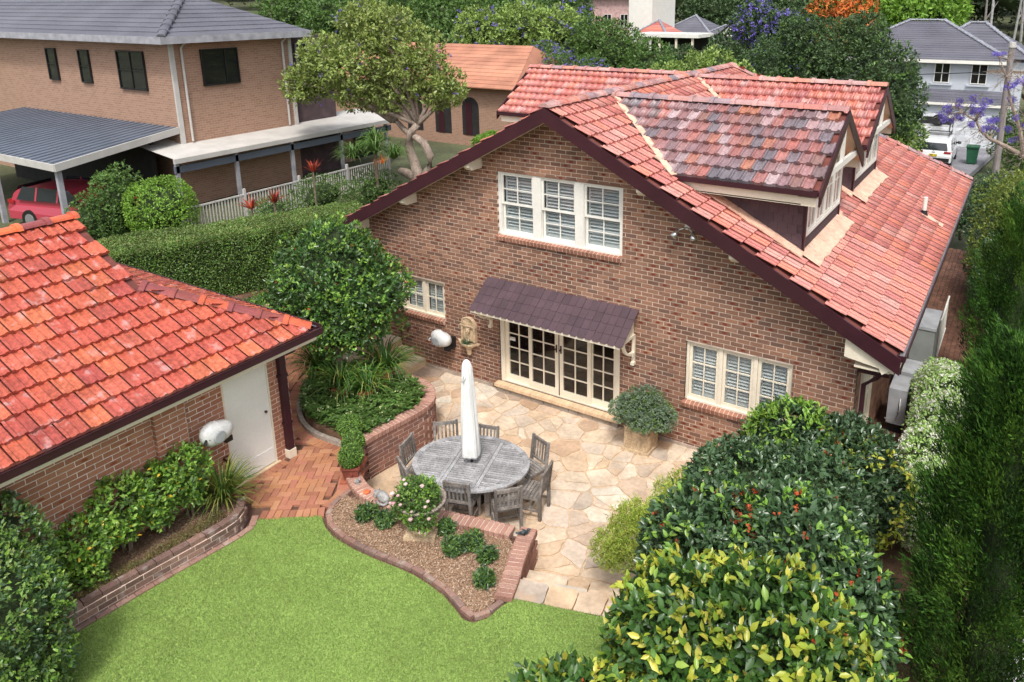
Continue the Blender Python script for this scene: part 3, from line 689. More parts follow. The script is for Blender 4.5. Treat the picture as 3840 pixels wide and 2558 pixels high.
def dormer(yc, xf, rz, kind):
    m_t = m_tile_d1 if kind == 1 else m_tile_d2
    d = MB(); xo = xf+.30
    # roof deck
    for s in (-1, 1):
        yo = yc+s*DW; zo = rz-DS*DW; xv0 = (RZ-rz)/SL-.1; xv1 = (RZ-zo)/SL
        P = [Vector((xv0, yc, rz-.03)), Vector((xo, yc, rz-.03)), Vector((xo, yo, zo-.03)), Vector((xv1, yo, zo-.03))]
        Q = [p-Z*.05 for p in P]
        if s > 0: P = P[::-1]; Q = Q[::-1]
        d.add(P+Q, [(3,2,1,0),(4,5,6,7),(0,1,5,4),(1,2,6,5),(2,3,7,6),(3,0,4,7)])
    D = obj('dormer', d, m_under, house, label='nearer dormer with grey and red glazed tiles' if kind == 1 else 'farther dormer with red glazed tiles')
    sl_ = math.hypot(1, DS)
    for s in (-1, 1):
        dd = Vector((0, s, -DS))/sl_
        def ok(c, s=s):
            return c.x > (RZ-(rz-DS*abs(c.y-yc)))/SL+.05
        tl.plane((xo-.21*26-.105, yc, rz), X, dd, 26, 7, .21, DW*sl_/7, m_t, TP2, D, ok)
    ridge_caps(D, (xo+.02, yc, rz+.02), (.12, yc, rz+.02), m_cap, L=.42, r=.13)
    # valley flashing
    for s in (-1, 1):
        a = Vector((.08, yc+s*.02, rz+.07)); b = Vector(((RZ-(rz-DS*DW))/SL+.15, yc+s*(DW+.12), rz-DS*(DW+.08)+.07)); vd = (b-a)
        pts = [a+vd*t+Vector((random.uniform(-.012, .012), random.uniform(-.012, .012), 0)) for t in np.linspace(0, 1, 12)]
        mb = MB(); sd_ = vd.cross(Z).normalized()
        for p, q in zip(pts, pts[1:]): mb.bar(p, q, .13, .02)
        obj('valley_flashing', mb, m_flash, D)
    # side walls
    for s in (-1, 1):
        yw = yc+s*1.40; zt = rz-DS*1.40-.06; zb = RZ-SL*xf
        mb = MB(); P = [(xf-.01, zb-.02), (xf-.01, zt), ((RZ-zt)/SL, zt)]
        mb.frame_prism(P if s > 0 else P, (0, yw, 0), X, Z, -Y*(1 if s < 0 else -1), -.08, -.002); sw_ = obj('side_wall', mb, m_plum2, D)
        sb = MB(); w_ = .175; hh = .215
        sb.frame_prism([(-w_/2+.002, 0), (-w_/2+.002, -hh+.02), (-w_/2+.03, -hh), (w_/2-.03, -hh), (w_/2-.002, -hh+.02), (w_/2-.002, 0)], (0,0,0), (1,0,0), (0,1,0), (0,0,1), 0, .009)
        me = mesh_from('shingle', sb, m_plum2); r = 0; z_ = zt
        mm_ = []
        while z_ > zb-.1:
            k = 0
            while True:
                xc = xf-.03-w_*(k+.5)-(w_*.5 if r % 2 else 0); k += 1
                if xc-w_/2 < (RZ-(z_-hh*.5))/SL-.02: break
                nvec = Y*s
                uu_ = X if s < 0 else -X
                mm_.append(frameM((xc, yw+s*(.004+.001*(k % 3)), z_), uu_, Z, nvec) @ Matrix.Rotation(-.04, 4, 'X'))
            z_ -= hh-.035; r += 1
        if s < 0:
            for q in mm_: piece('shingle', me, D, q)
        else:
            ms = MB()
            for q in mm_: ms.add([tuple(q @ Vector(v)) for v in sb.v], sb.f)
            obj('shingles', ms, m_plum2, D, kind='stuff')
        # base flashing on the main roof
        xa, xb = (RZ-zt)/SL, xf+.05; yo = yw+s*.28
        fl = MB(); P = [Vector((xa, yw-s*.02, RZ-SL*xa+.09)), Vector((xb, yw-s*.02, RZ-SL*xb+.09)), Vector((xb, yo, RZ-SL*xb+.085)), Vector((xa, yo, RZ-SL*xa+.085))]
        n_ = 14; vs = []
        for i in range(n_+1):
            t = i/n_; vs.append(P[0].lerp(P[1], t)+Z*random.uniform(0, .01)); vs.append(P[3].lerp(P[2], t)+Z*random.uniform(-.005, .012)+Y*random.uniform(-.02, .02))
        vs += [v-Z*.03 for v in vs]; kk = 2*(n_+1)
        fs = [(2*i, 2*i+2, 2*i+3, 2*i+1) for i in range(n_)]+[(2*i+1, 2*i+3, 2*i+3+kk, 2*i+1+kk) for i in range(n_)]+[(kk+2*i, kk+2*i+1, kk+2*i+3, kk+2*i+2) for i in range(n_)]
        fl.add(vs, fs); obj('base_flashing', fl, m_flash, D)
        # eave: gutter, fascia, soffit
        ye = yc+s*DW; ze = rz-DS*DW
        gutter((xo-.02, ye+s*.05, ze-.04), ((RZ-ze)/SL-.05, ye+s*.05, ze-.04), D, wd=.09, h=.09)
        fc = MB(); fc.b2((xo-.05, ye-s*.02, ze-.28), ((RZ-ze)/SL+.12, ye+s*.0, ze-.09)); obj('fascia', fc, m_cream, D)
        sf = MB(); sf.b2((xf, min(yw, ye), ze-.27), ((RZ-ze)/SL+.2, max(yw, ye), ze-.25)); obj('soffit', sf, m_cream, D)
    # front wall
    zb = RZ-SL*xf; zt = rz-DS*1.40-.04
    ap = MB(); P0 = Vector((xf-.05, yc-1.5, RZ-SL*(xf-.05)+.06)); n_ = 12; vs = []
    for i in range(n_+1):
        t = i/n_; yv = yc-1.55+3.05*t; x2 = xf+.32+random.uniform(-.03, .03); vs.append((xf-.05, yv, RZ-SL*(xf-.05)+.09)); vs.append((x2, yv, RZ-SL*x2+.08+random.uniform(0, .012)))
    vs += [(a, b, c-.03) for a, b, c in vs]; kk = 2*(n_+1)
    ap.add(vs, [(2*i, 2*i+1, 2*i+3, 2*i+2) for i in range(n_)]+[(2*i+1, 2*i+1+kk, 2*i+3+kk, 2*i+3) for i in range(n_)]); obj('apron_flashing', ap, m_flash, D)
    fw_ = MB(); fw_.frame_prism([(-1.42, zb-.1), (1.42, zb-.1), (1.42, zb+.33), (-1.42, zb+.33)], (xf, yc, 0), Y, Z, X, -.1, 0); obj('front_wall', fw_, m_plum2, D)
    g = MB()
    for i in range(20):
        for j in range(3): g.box((xf+.003, yc-1.33+i*.14, zb+.05+.1*j), (.006, .012, .012))
    obj('nails', g, m_black, D, kind='stuff')
    for s in (-1, 1): obj('corner_board', MB().b2((xf-.02, yc+s*1.385-.035, zb-.1), (xf+.025, yc+s*1.385+.035, zt)), m_plum, D)
    gp = MB(); gp.frame_prism([(-1.40, zt), (1.40, zt), (0, rz-.12)], (xf, yc, 0), Y, Z, X, -.06, -.01); obj('gable_panel', gp, m_plum2, D)
    FM = frameM((xf+.03, yc-1.34, 0), Y, -X, Z); z0 = zb+.33; z1 = zt+.02; W_ = 2.68
    mb = MB(); y0, y1 = 0., .09
    mb.b2((0, y0, z0), (.06, y1, z1)); mb.b2((W_-.06, y0, z0), (W_, y1, z1)); mb.b2((.06, y0, z0-.0), (W_-.06, y1, z0+.06)); mb.b2((.06, y0, z1-.06), (W_-.06, y1, z1))
    me = mesh_from('window', mb, m_white, _inv(D) @ FM); wn = link('window', me, D)
    # window pieces hang on the dormer (a fourth level is not allowed)
    cw = (W_-.12-.18)/4
    for i in range(4):
        a = .06+i*(cw+.06); sash(D, FM, a, a+cw, z0+.06, z1-.06, .01, .05, (1, 1), m=m_white, name='casement')
        if i: b = MB(); b.b2((a-.06, y0-.004, z0+.06), (a, y1, z1-.06)); wobj('mullion', b, m_white, D, FM)
    bl = MB(); bl.b2((.06, .10, z0+.05), (W_-.06, .11, z1-.05)); wobj('blind', bl, m_white, D, FM)
    # bargeboards, king post, collar beam, soffit in the overhang
    for s in (-1, 1):
        bb = MB(); zo = rz-DS*(DW+.05)
        P = [(0, rz+.03), (0, rz-.17), (s*(DW+.05), zo-.17-.06), (s*(DW+.05), zo-.05), (s*(DW+.02), zo+.05)]
        if s > 0: P = P[::-1]
        bb.frame_prism(P, (xo, yc, 0), Y, Z, X, 0, .035); obj('barge_board', bb, m_plum, D)
        sp = MB(); P = [(s*.03, rz-.10), (s*.03, rz-.13), (s*DW, rz-.13-DS*DW), (s*DW, rz-.10-DS*DW)]
        if s > 0: P = P[::-1]
        sp.frame_prism(P, (xo, yc, 0), Y, Z, X, -.36, -.002); obj('eave_lining', sp, m_soff, D)
    zc = rz-DS*1.55
    obj('collar_beam', MB().b2((xo-.07, yc-1.52, zc-.07), (xo-.01, yc+1.52, zc+.05)), m_white, D)
    obj('king_post', MB().b2((xo-.075, yc-.05, zc+.05), (xo-.012, yc+.05, rz-.15)), m_white, D)
for a in DN: dormer(*a)
# left rear wing (roof ridge across, gable to the left)
wy, wz, wdw, ws = 8.5, 6.28, 1.85, .66
LWg = obj('rear_wing', MB().b2((-6.05, wy-1.3, 2.9), (-2.6, wy+1.3, wz-ws*1.3-.1)), m_plum2, house)
for s in (-1, 1):
    dd = Vector((0, s, -ws)).normalized(); L3 = wdw*math.hypot(1, ws)
    tl.plane((-6.3, wy, wz), X, dd, 30, 7, .21, L3/7, m_tile_d2, TP2, LWg, lambda c: abs(c.x) > (RZ-c.z)/SL and c.x < 0)
    zo = wz-ws*wdw
    rp = MB(); P = [(-6.3, 0), (0, 0), (-(RZ-zo)/SL, 1), (-6.3, 1)]
    pts = [Vector((a, wy+s*b*wdw, wz-.035-b*ws*wdw)) for a, b in P]
    if s > 0: pts = pts[::-1]
    rp.add(pts+[p-Z*.04 for p in pts], [(3,2,1,0),(4,5,6,7),(0,1,5,4),(1,2,6,5),(2,3,7,6),(3,0,4,7)]); obj('wing_deck', rp, m_under, LWg)
    gutter((-6.3, wy+s*(wdw+.05), zo-.03), (-2.6, wy+s*(wdw+.05), zo-.03), LWg)
    fc = MB(); fc.b2((-6.2, wy+s*wdw, zo-.28), (-2.6, wy+s*(wdw-.02), zo-.09)); obj('fascia', fc, m_cream, LWg)
    bb = MB(); P = [(0, wz+.03), (0, wz-.17), (s*(wdw+.05), zo-.22), (s*(wdw+.05), zo+.02)]
    if s < 0: P = P[::-1]
    bb.frame_prism(P, (-6.31, wy, 0), Y, Z, -X, 0, .035); obj('barge_board', bb, m_plum, LWg)
ridge_caps(LWg, (-6.32, wy, wz+.02), (-.35, wy, wz+.02), m_cap, L=.42, r=.13)
tl.build(300)
# floodlights under the rake
fl = thing('floodlight', 'twin chrome floodlight on the brick gable under the right rake', 'floodlight', (2.78, 0, 4.45))
obj('mount', MB().tube([(2.78, 0, 4.45), (2.78, -.08, 4.45)], .05, 10), m_white, fl)
for s in (-1, 1):
    lb = MB(); a = Vector((2.78, -.08, 4.45)); b = a+Vector((s*.14, -.06, -.06)); c = b+Vector((s*.06, -.10, -.12))
    lb.tube([a, b], .015, 6); lb.tube([b, b.lerp(c, .4), c], [.03, .045, .075], 12); obj('lamp_head', lb, mat('chrome', [(.6,.6,.6)], rough=.2, metal=.9, fine=None, bump=None) if s < 0 else bpy.data.materials['chrome'], fl, smooth=True)
# ------------------------------------------------------------ levels and ground
UP = .54
m_ground = mat('earth', [(.085,.095,.045)], rough=.95, var=(.3,.35), fine=(6,.3), bump=(20,.5))
m_lawnbase = mat('lawn_base', [(.23,.34,.085)], rough=.95, var=(1.1,.12), fine=(45,.35), bump=(90,.6), spec=.1)
m_blade = mat('grass_blade', [(.22,.335,.08),(.33,.44,.125),(.13,.23,.05),(.47,.54,.23),(.25,.365,.09),(.38,.47,.155)], rough=.6, var=(1.3,.12), fine=None, bump=None, spec=.2, trans=.3)
m_flag = mat('flagstone', [(.60,.47,.34),(.66,.55,.43),(.54,.38,.25),(.62,.50,.38),(.36,.27,.21),(.67,.60,.50),(.60,.43,.28),(.64,.52,.40),(.56,.47,.38),(.46,.30,.19),(.63,.52,.42)], rough=.8, var=(2.2,.2), fine=(14,.12), bump=(18,.5), spec=.25, dirt=(2.6,.56,(.52,.34,.21),.5))
m_joint = mat('patio_mortar', [(.56,.42,.29)], rough=.95, var=(2,.15), fine=(30,.15), bump=(60,.4), spec=.1)
m_paver = mat('clay_paver', [(.36,.155,.085),(.43,.20,.10),(.30,.12,.075),(.46,.235,.125),(.38,.15,.10),(.33,.15,.09)], rough=.8, var=(1.2,.15), fine=(50,.15), bump=(90,.2), spec=.3)
m_sandj = mat('paver_bed', [(.12,.065,.045)], rough=.95)
g = MB(); N_ = 90
def hterr(x, y):
    base = -.35
    if y > 16: base += -min((y-16)*.09, 1.2)
    if x < -7.2: base += min((-7.2-x)*.9, 1.35)
    d = math.hypot(x-4, y+12)
    if d > 85: base += (d-85)*.085
    return base
xs = np.sign(np.linspace(-1, 1, N_))*np.abs(np.linspace(-1, 1, N_))**2.6*900; ys = xs
g.v = [(float(x)-4, float(y), hterr(float(x)-4, float(y))) for y in ys for x in xs]
g.f = [(j*N_+i, j*N_+i+1, (j+1)*N_+i+1, (j+1)*N_+i) for j in range(N_-1) for i in range(N_-1)]; g.uv = [[(0, 0)]*4]*len(g.f)
struct('ground', g, m_ground)

# patio: mortar bed and irregular flagstones
patio = struct('patio', MB().prism([(-4.9, .0), (-4.9, -5.2), (4.8, -5.2), (4.8, -1.0), (5.2, .0)], -.3, -.018), m_joint)
def voronoi(seeds, bounds, gap, prm):
    out = []; S = np.array(seeds); Wt = [random.uniform(-.022, .022) for _ in seeds]
    for i, (sx, sy) in enumerate(seeds):
        poly = list(bounds); d = np.hypot(S[:, 0]-sx, S[:, 1]-sy); nb = np.argsort(d)[1:20]
        for j in nb:
            dx, dy = S[j, 0]-sx, S[j, 1]-sy; l = math.hypot(dx, dy); dx /= l; dy /= l
            h = l/2+(Wt[i]-Wt[j])/(2*l)-gap/2; mx = sx+dx*h; my = sy+dy*h; nxt = []
            for k in range(len(poly)):
                p, q = poly[k], poly[(k+1) % len(poly)]; sp = (p[0]-mx)*dx+(p[1]-my)*dy; sq = (q[0]-mx)*dx+(q[1]-my)*dy
                if sp <= 0: nxt.append(p)
                if (sp <= 0) != (sq <= 0): t = sp/(sp-sq); nxt.append((p[0]+(q[0]-p[0])*t, p[1]+(q[1]-p[1])*t))
            poly = nxt
            if len(poly) < 3: break
        if len(poly) < 3: continue
        # big stones are sometimes snapped across, as in crazy paving
        A = abs(sum(poly[k][0]*poly[(k+1) % len(poly)][1]-poly[(k+1) % len(poly)][0]*poly[k][1] for k in range(len(poly))))/2
        if A > .16 and random.random() < .4:
            a_ = random.uniform(0, math.pi); cx = sum(p[0] for p in poly)/len(poly); cy = sum(p[1] for p in poly)/len(poly); nx, ny = math.cos(a_), math.sin(a_)
            for sg in (1, -1):
                nxt = []
                for k in range(len(poly)):
                    p, q = poly[k], poly[(k+1) % len(poly)]; sp = ((p[0]-cx)*nx+(p[1]-cy)*ny)*sg-gap*.3; sq = ((q[0]-cx)*nx+(q[1]-cy)*ny)*sg-gap*.3
                    if sp >= 0: nxt.append(p)
                    if (sp >= 0) != (sq >= 0): t = sp/(sp-sq); nxt.append((p[0]+(q[0]-p[0])*t, p[1]+(q[1]-p[1])*t))
                if len(nxt) >= 3: out.append(nxt)
        else: out.append(poly)
    return out
def rough_poly(P, amt=.022):
    Q = []
    for i in range(len(P)):
        p, q = P[i], P[(i+1) % len(P)]; l = math.hypot(q[0]-p[0], q[1]-p[1])
        if l < .03: continue
        # cut the corner, then wander along the edge
        c = min(.03, l*.2)/l
        Q.append((p[0]+(q[0]-p[0])*c, p[1]+(q[1]-p[1])*c))
        k = int(l/.14)
        for j in range(1, k+1):
            t = j/(k+1); Q.append((p[0]+(q[0]-p[0])*t+random.uniform(-amt, amt), p[1]+(q[1]-p[1])*t+random.uniform(-amt, amt)))
        Q.append((q[0]-(q[0]-p[0])*c, q[1]-(q[1]-p[1])*c))
    return Q
def flags(parent, bounds, z, n, sep, gap=.028, th=.03, inside=None, name='flagstone'):
    x0 = min(p[0] for p in bounds); x1 = max(p[0] for p in bounds); y0 = min(p[1] for p in bounds); y1 = max(p[1] for p in bounds)
    S = []; t = 0
    while len(S) < n and t < 20000:
        t += 1; p = (random.uniform(x0, x1), random.uniform(y0, y1))
        s_ = sep*random.choice((.6, 1., 1.35))
        if inpoly(p[0], p[1], bounds) and all((p[0]-q[0])**2+(p[1]-q[1])**2 > s_*s_ for q in S): S.append(p)
    for P in voronoi(S, bounds, gap, None):
        if not P: continue
        a = abs(sum(P[i][0]*P[(i+1) % len(P)][1]-P[(i+1) % len(P)][0]*P[i][1] for i in range(len(P))))/2
        if a < .012: continue
        P = rough_poly(P); cx = sum(p[0] for p in P)/len(P); cy = sum(p[1] for p in P)/len(P)
        if inside and not inside(cx, cy): continue
        mb = MB(); mb.prism([(p[0]-cx, p[1]-cy) for p in P], -th, random.uniform(-.004, .002))
        k = len(P); T = [Vector(v) for v in mb.v[:k]]
        piece(name, mesh_from(name, mb, m_flag), parent, Matrix.Translation((cx, cy, z)) @ Matrix.Rotation(random.uniform(-.004, .004), 4, 'X'))
flags(patio, [(-3.75, -.03), (-3.75, -1.55), (-1.9, -1.55), (-1.3, -2.2), (-1.35, -4.2), (-.9, -4.85), (2.0, -4.6), (2.1, -4.3), (4.1, -3.7), (4.6, -1.6), (4.9, -.03)], 0, 150, .29, gap=.034)

# upper terrace (path) bed and herringbone pavers
PATH = [(-1.73, -6.05), (-1.3, -5.75), (-.98, -5.45), (-1.06, -4.95), (-1.25, -4.72), (-1.5, -4.35), (-1.72, -4.0), (-2.33, -4.0), (-2.62, -4.03), (-2.95, -4.03), (-3.33, -3.93), (-3.78, -3.67), (-4.21, -3.28), (-4.57, -2.88), (-4.83, -2.35), (-4.85, -1.5), (-4.85, 0), (-8.7, 0), (-8.7, -4.4), (-2.8, -4.4), (-2.8, -5.9), (-2.0, -5.95)]
TERR = [(-4.85, 0), (-4.85, -1.62), (-2.72, -1.70), (-2.1, -1.75), (-1.75, -1.98), (-1.58, -2.36), (-1.58, -2.9), (-1.65, -3.45), (-1.72, -3.95), (-1.6, -4.3), (-1.25, -4.66), (-.9, -4.83), (-.4, -4.9), (.2, -4.82), (1.2, -4.57), (2.02, -4.36), (2.12, -4.6), (2.3, -5.06), (2.5, -5.5), (2.6, -5.36), (3.95, -4.98), (4.1, -12.5), (-9, -12.5), (-9, 0)]
path = struct('brick_path', MB().prism(TERR, -.3, UP-.045), m_sandj)
bl, bw = .23, .112; th = R(33); ca, sa = math.cos(th), math.sin(th); placed = []
pm = MB(); a, b, c = bl/2-.003, bw/2-.003, .004
pm.add([(-a+c,-b+c,0),(a-c,-b+c,0),(a-c,b-c,0),(-a+c,b-c,0),(-a,-b,-.006),(a,-b,-.006),(a,b,-.006),(-a,b,-.006),(-a,-b,-.06),(a,-b,-.06),(a,b,-.06),(-a,b,-.06)], [(0,1,2,3)]+[(i, i+4, (i+1) % 4+4, (i+1) % 4) for i in range(4)]+[(i+4, i+8, (i+1) % 4+8, (i+1) % 4+4) for i in range(4)])
me_pv = mesh_from('paver', pm, m_paver)
# soldier edges along the kerb, the lawn and the garage
EDG = [([(-1.79, -6.02), (-1.3, -5.7), (-1.02, -5.44)], .115, 1), ([(-1.07, -5.3), (-1.12, -5.0), (-1.33, -4.75), (-1.62, -4.4), (-1.95, -4.17), (-2.33, -4.13), (-2.65, -4.16), (-2.98, -4.16), (-3.38, -4.05), (-3.86, -3.76), (-4.31, -3.36), (-4.68, -2.93), (-4.97, -2.35), (-5.0, -1.6)], .0, 1), ([(-2.70, -4.9), (-2.69, -6.0)], .0, 1)]
edges = []
for pts, off, _ in EDG:
    for p, t in resample(pts, bw):
        edges.append((p.x, p.y, math.atan2(t.y, t.x)+math.pi/2))
cand = []
for ex, ey, r_ in edges: cand.append((ex, ey, r_, True))
for i in range(-70, 70):
    for j in range(-30, 30):
        for cx, cy, rot in ((i+4*j+1, i+.5, 0), (i+4*j+.5, i+2, math.pi/2)):
            cx *= bw; cy *= bw
            if abs(cx) > 6 or abs(cy) > 6: continue
            cand.append((cx*ca-cy*sa-3.5, cx*sa+cy*ca-3.5, rot+th, False))
E2 = [(e[0], e[1]) for e in edges]
sel = []
for x, y, r_, ed in cand:
    if not ed:
        if not inpoly(x, y, PATH): continue
        if any((x-ex)**2+(y-ey)**2 < .135**2 for ex, ey in E2): continue
    D = infront((x, y, UP))
    if D is None and not ed: continue
    sel.append((D or 99, x, y, r_))
sel.sort(); rest = MB()
for n_, (D, x, y, r_) in enumerate(sel):
    Mw = Matrix.Translation((x, y, UP+random.uniform(-.002, .002))) @ Matrix.Rotation(r_+random.uniform(-.01, .01), 4, 'Z')
    if n_ < 300: piece('paver', me_pv, path, Mw)
    else: rest.add([tuple(Mw @ Vector(v)) for v in pm.v], pm.f)
obj('pavers', rest, m_paver, path, kind='stuff')

# lawn
LAWN = [(-1.78, -6.12), (-1.32, -5.80), (-1.0, -5.56), (-.92, -5.60), (-.72, -5.72), (-.44, -5.81), (0, -5.84), (.41, -5.83), (.85, -5.79), (1.17, -5.78), (1.49, -5.81), (1.79, -5.87), (2.03, -5.96), (2.26, -6.05), (2.40, -6.03), (2.52, -5.88), (2.56, -5.62), (2.62, -5.42), (3.0, -5.30), (3.81, -5.06), (4.4, -5.2), (5.4, -7), (5.4, -12.4), (-2.2, -12.4), (-2.02, -9.6), (-1.93, -8.9), (-1.86, -8.3), (-1.80, -7.55), (-1.67, -6.72), (-1.69, -6.36)]
lawn = struct('lawn', MB().prism(LAWN, .2, UP), m_lawnbase)
n = 330000
gx = rng.uniform(-2.2, 5.2, n); gy = rng.uniform(-10.4, -5.0, n)
def inpoly_np(x, y, P):
    c = np.zeros(len(x), bool); j = len(P)-1
    for i in range(len(P)):
        xi, yi = P[i]; xj, yj = P[j]
        with np.errstate(divide='ignore', invalid='ignore'):
            c ^= ((yi > y) != (yj > y)) & (x < (xj-xi)*(y-yi)/(yj-yi+1e-12)+xi)
        j = i
    return c
k = inpoly_np(gx, gy, LAWN); gx, gy = gx[k], gy[k]; n = len(gx)
P = np.stack([gx, gy, np.full(n, UP-.005)], 1); a = rng.uniform(0, 6.28, n)
D = np.stack([np.cos(a)*.6, np.sin(a)*.6, np.ones(n)], 1); Nn = rng.normal(size=(n, 3)); hh = rng.uniform(.018, .048, n)[:, None]
D /= np.linalg.norm(D, axis=1, keepdims=True); S = np.cross(D, Nn); S /= np.linalg.norm(S, axis=1, keepdims=True)
V = np.stack([P-S*.004, P+S*.004, P+D*hh], 1).reshape(-1, 3)
objnp('grass', V, np.arange(3*n).reshape(-1, 3), m_blade, lawn, 'stuff')

# ------------------------------------------------------------ walls along a line
cope_cache = {}
def path_wall(name, label, line, w_, z0, z1, m, mcop, sides=(1, -1), face_to=None, cope=True, group=None):
    root = thing(name, label, 'wall', (line[0][0], line[0][1], z0), group=group)
    ctr = resample(line, .12); core = MB(); zc = z1-(.085 if cope else 0)
    L = [(p+Vector((-t.y, t.x, 0))*(w_/2-.007), p-Vector((-t.y, t.x, 0))*(w_/2-.007)) for p, t in ctr]
    for (a, b), (c, d) in zip(L, L[1:]):
        core.add([(a.x,a.y,z0),(b.x,b.y,z0),(d.x,d.y,z0),(c.x,c.y,z0),(a.x,a.y,z1-.005),(b.x,b.y,z1-.005),(d.x,d.y,z1-.005),(c.x,c.y,z1-.005)], [(4,5,6,7),(0,4,7,3),(1,2,6,5),(0,1,5,4),(3,7,6,2)])
    obj('mortar', core, m_mortar, root, kind='stuff')
    if cope:
        for p, t in resample(line, .084):
            cb = MB(); cb.box((0, 0, 0), (.070, w_+.03, .085))
            key = (round(w_, 2), mcop.name)
            if key not in cope_cache: cope_cache[key] = mesh_from('brick', cb, mcop)
            piece('brick', cope_cache[key], root, Matrix.Translation((p.x, p.y, z1-.0425+random.uniform(-.002, .003))) @ Matrix.Rotation(math.atan2(t.y, t.x)+random.uniform(-.02, .02), 4, 'Z'))
    me, proto = brick_mesh(m, BL-BJ, BH-BJ, .05)
    rows = int((zc-z0)/BH)+1
    for s in sides:
        for r in range(rows):
            z = zc-BH*(r+.5)
            if z < z0-BH/2: break
            off = [(p, t) for p, t in resample([(q[0], q[1]) for q in line], BL)]
            st = BL/2 if r % 2 else 0.
            pts = resample(line, BL/2)
            for q, (p, t) in enumerate(pts):
                if q % 2 != (r % 2): continue
                nn_ = Vector((-t.y, t.x, 0))*s
                c = p+nn_*(w_/2-.004)+Z*z
                uu2 = t if nn_.dot(Vector((t.y, -t.x, 0))) > 0 else -t
                piece('brick', me, root, frameM(c+nn_*random.uniform(-.001, .002), uu2, Z, nn_))
    return root
PWL = [(-2.78, -1.76), (-2.42, -1.77), (-2.10, -1.83), (-1.86, -1.98), (-1.66, -2.2), (-1.57, -2.48), (-1.60, -2.8), (-1.65, -3.15), (-1.70, -3.5), (-1.74, -3.8), (-1.73, -4.02)]
path_wall('planter_wall', 'tall curved brick planter wall between patio and brick path, whitish stains near its end', PWL, .22, -.02, .80, m_brick_w, m_brick_cop, sides=(1, -1))
path_wall('low_garden_wall', 'low curved brick wall behind the garden chairs with a stone cat lying on it', [(-1.73, -4.06), (-1.60, -4.32), (-1.34, -4.58), (-1.05, -4.74), (-.72, -4.86), (-.35, -4.88), (.1, -4.80), (.75, -4.66), (1.3, -4.52), (1.86, -4.40)], .22, -.02, .63, m_brick_w, m_brick_cop, sides=(1,))
path_wall('step_side_wall', 'short brick wall beside the wide stone steps, sloping mulch behind it', [(2.06, -4.22), (2.16, -4.55), (2.28, -4.88), (2.40, -5.15), (2.52, -5.50)], .22, -.02, .61, m_brick_w, m_brick_cop, sides=(1,))
m_brick_bed = mat('brick_bed_dark', [(.17,.10,.085),(.22,.13,.105),(.13,.08,.07),(.27,.16,.125),(.15,.10,.09)], rough=.9, var=(2,.25), fine=(60,.3), bump=(100,.4), dirt=(5,.54,(.42,.36,.33),.5))
gw = path_wall('garage_bed_wall', 'low dark brick edging wall between lawn and the garage shrub bed', [(-2.15, -9.9), (-2.07, -9.0), (-2.02, -8.4), (-1.96, -7.8), (-1.88, -7.2), (-1.82, -6.7), (-1.85, -6.4), (-2.05, -6.2)], .16, UP-.02, .76, m_brick_bed, m_brick_bed, sides=(-1,), cope=False)
cap = MB(); cap.box((0, 0, 0), (.222, .12, .075)); me = mesh_from('brick', cap, m_brick_bed)
for p, t in resample([(-2.15, -9.9), (-2.07, -9.0), (-2.02, -8.4), (-1.96, -7.8), (-1.88, -7.2), (-1.82, -6.7), (-1.85, -6.4), (-2.05, -6.2)], .235):
    piece('brick', me, gw, Matrix.Translation((p.x, p.y, .785)) @ Matrix.Rotation(math.atan2(t.y, t.x)+random.uniform(-.05, .05), 4, 'Z'))
m_edge = mat('brick_edging', [(.30,.17,.13),(.23,.135,.11),(.36,.22,.175),(.20,.13,.11)], rough=.9, var=(1.5,.25), fine=(60,.3), bump=(120,.3), dirt=(5,.56,(.42,.36,.30),.5))
edge = thing('brick_edging', 'narrow brick mowing edge curving between lawn and mulch bed', 'edging', (0, -5.7, UP))
eb = MB(); eb.box((0, 0, 0), (.212, .08, .06)); me = mesh_from('brick', eb, m_edge)
for p, t in resample([(-1.07, -4.98), (-1.06, -5.22), (-.94, -5.46), (-.72, -5.62), (-.44, -5.71), (0, -5.74), (.41, -5.73), (.85, -5.69), (1.17, -5.68), (1.49, -5.71), (1.79, -5.77), (2.03, -5.86), (2.26, -5.94), (2.36, -5.94), (2.46, -5.80), (2.50, -5.62)], .222):
    piece('brick', me, edge, Matrix.Translation((p.x, p.y, UP-.008+random.uniform(-.006, .006))) @ Matrix.Rotation(math.atan2(t.y, t.x)+random.uniform(-.06, .06), 4, 'Z'))
eb = MB(); eb.box((0, 0, 0), (.24, .10, .05)); me = mesh_from('brick', eb, m_edge)
for p, t in resample([(-2.08, -9.9), (-1.99, -9.0), (-1.91, -8.3), (-1.85, -7.6), (-1.75, -6.9), (-1.70, -6.5), (-1.74, -6.25), (-1.95, -6.08)], .25):
    piece('brick', me, edge, Matrix.Translation((p.x+.02, p.y, UP-.005)) @ Matrix.Rotation(math.atan2(t.y, t.x)+random.uniform(-.03, .03), 4, 'Z'))

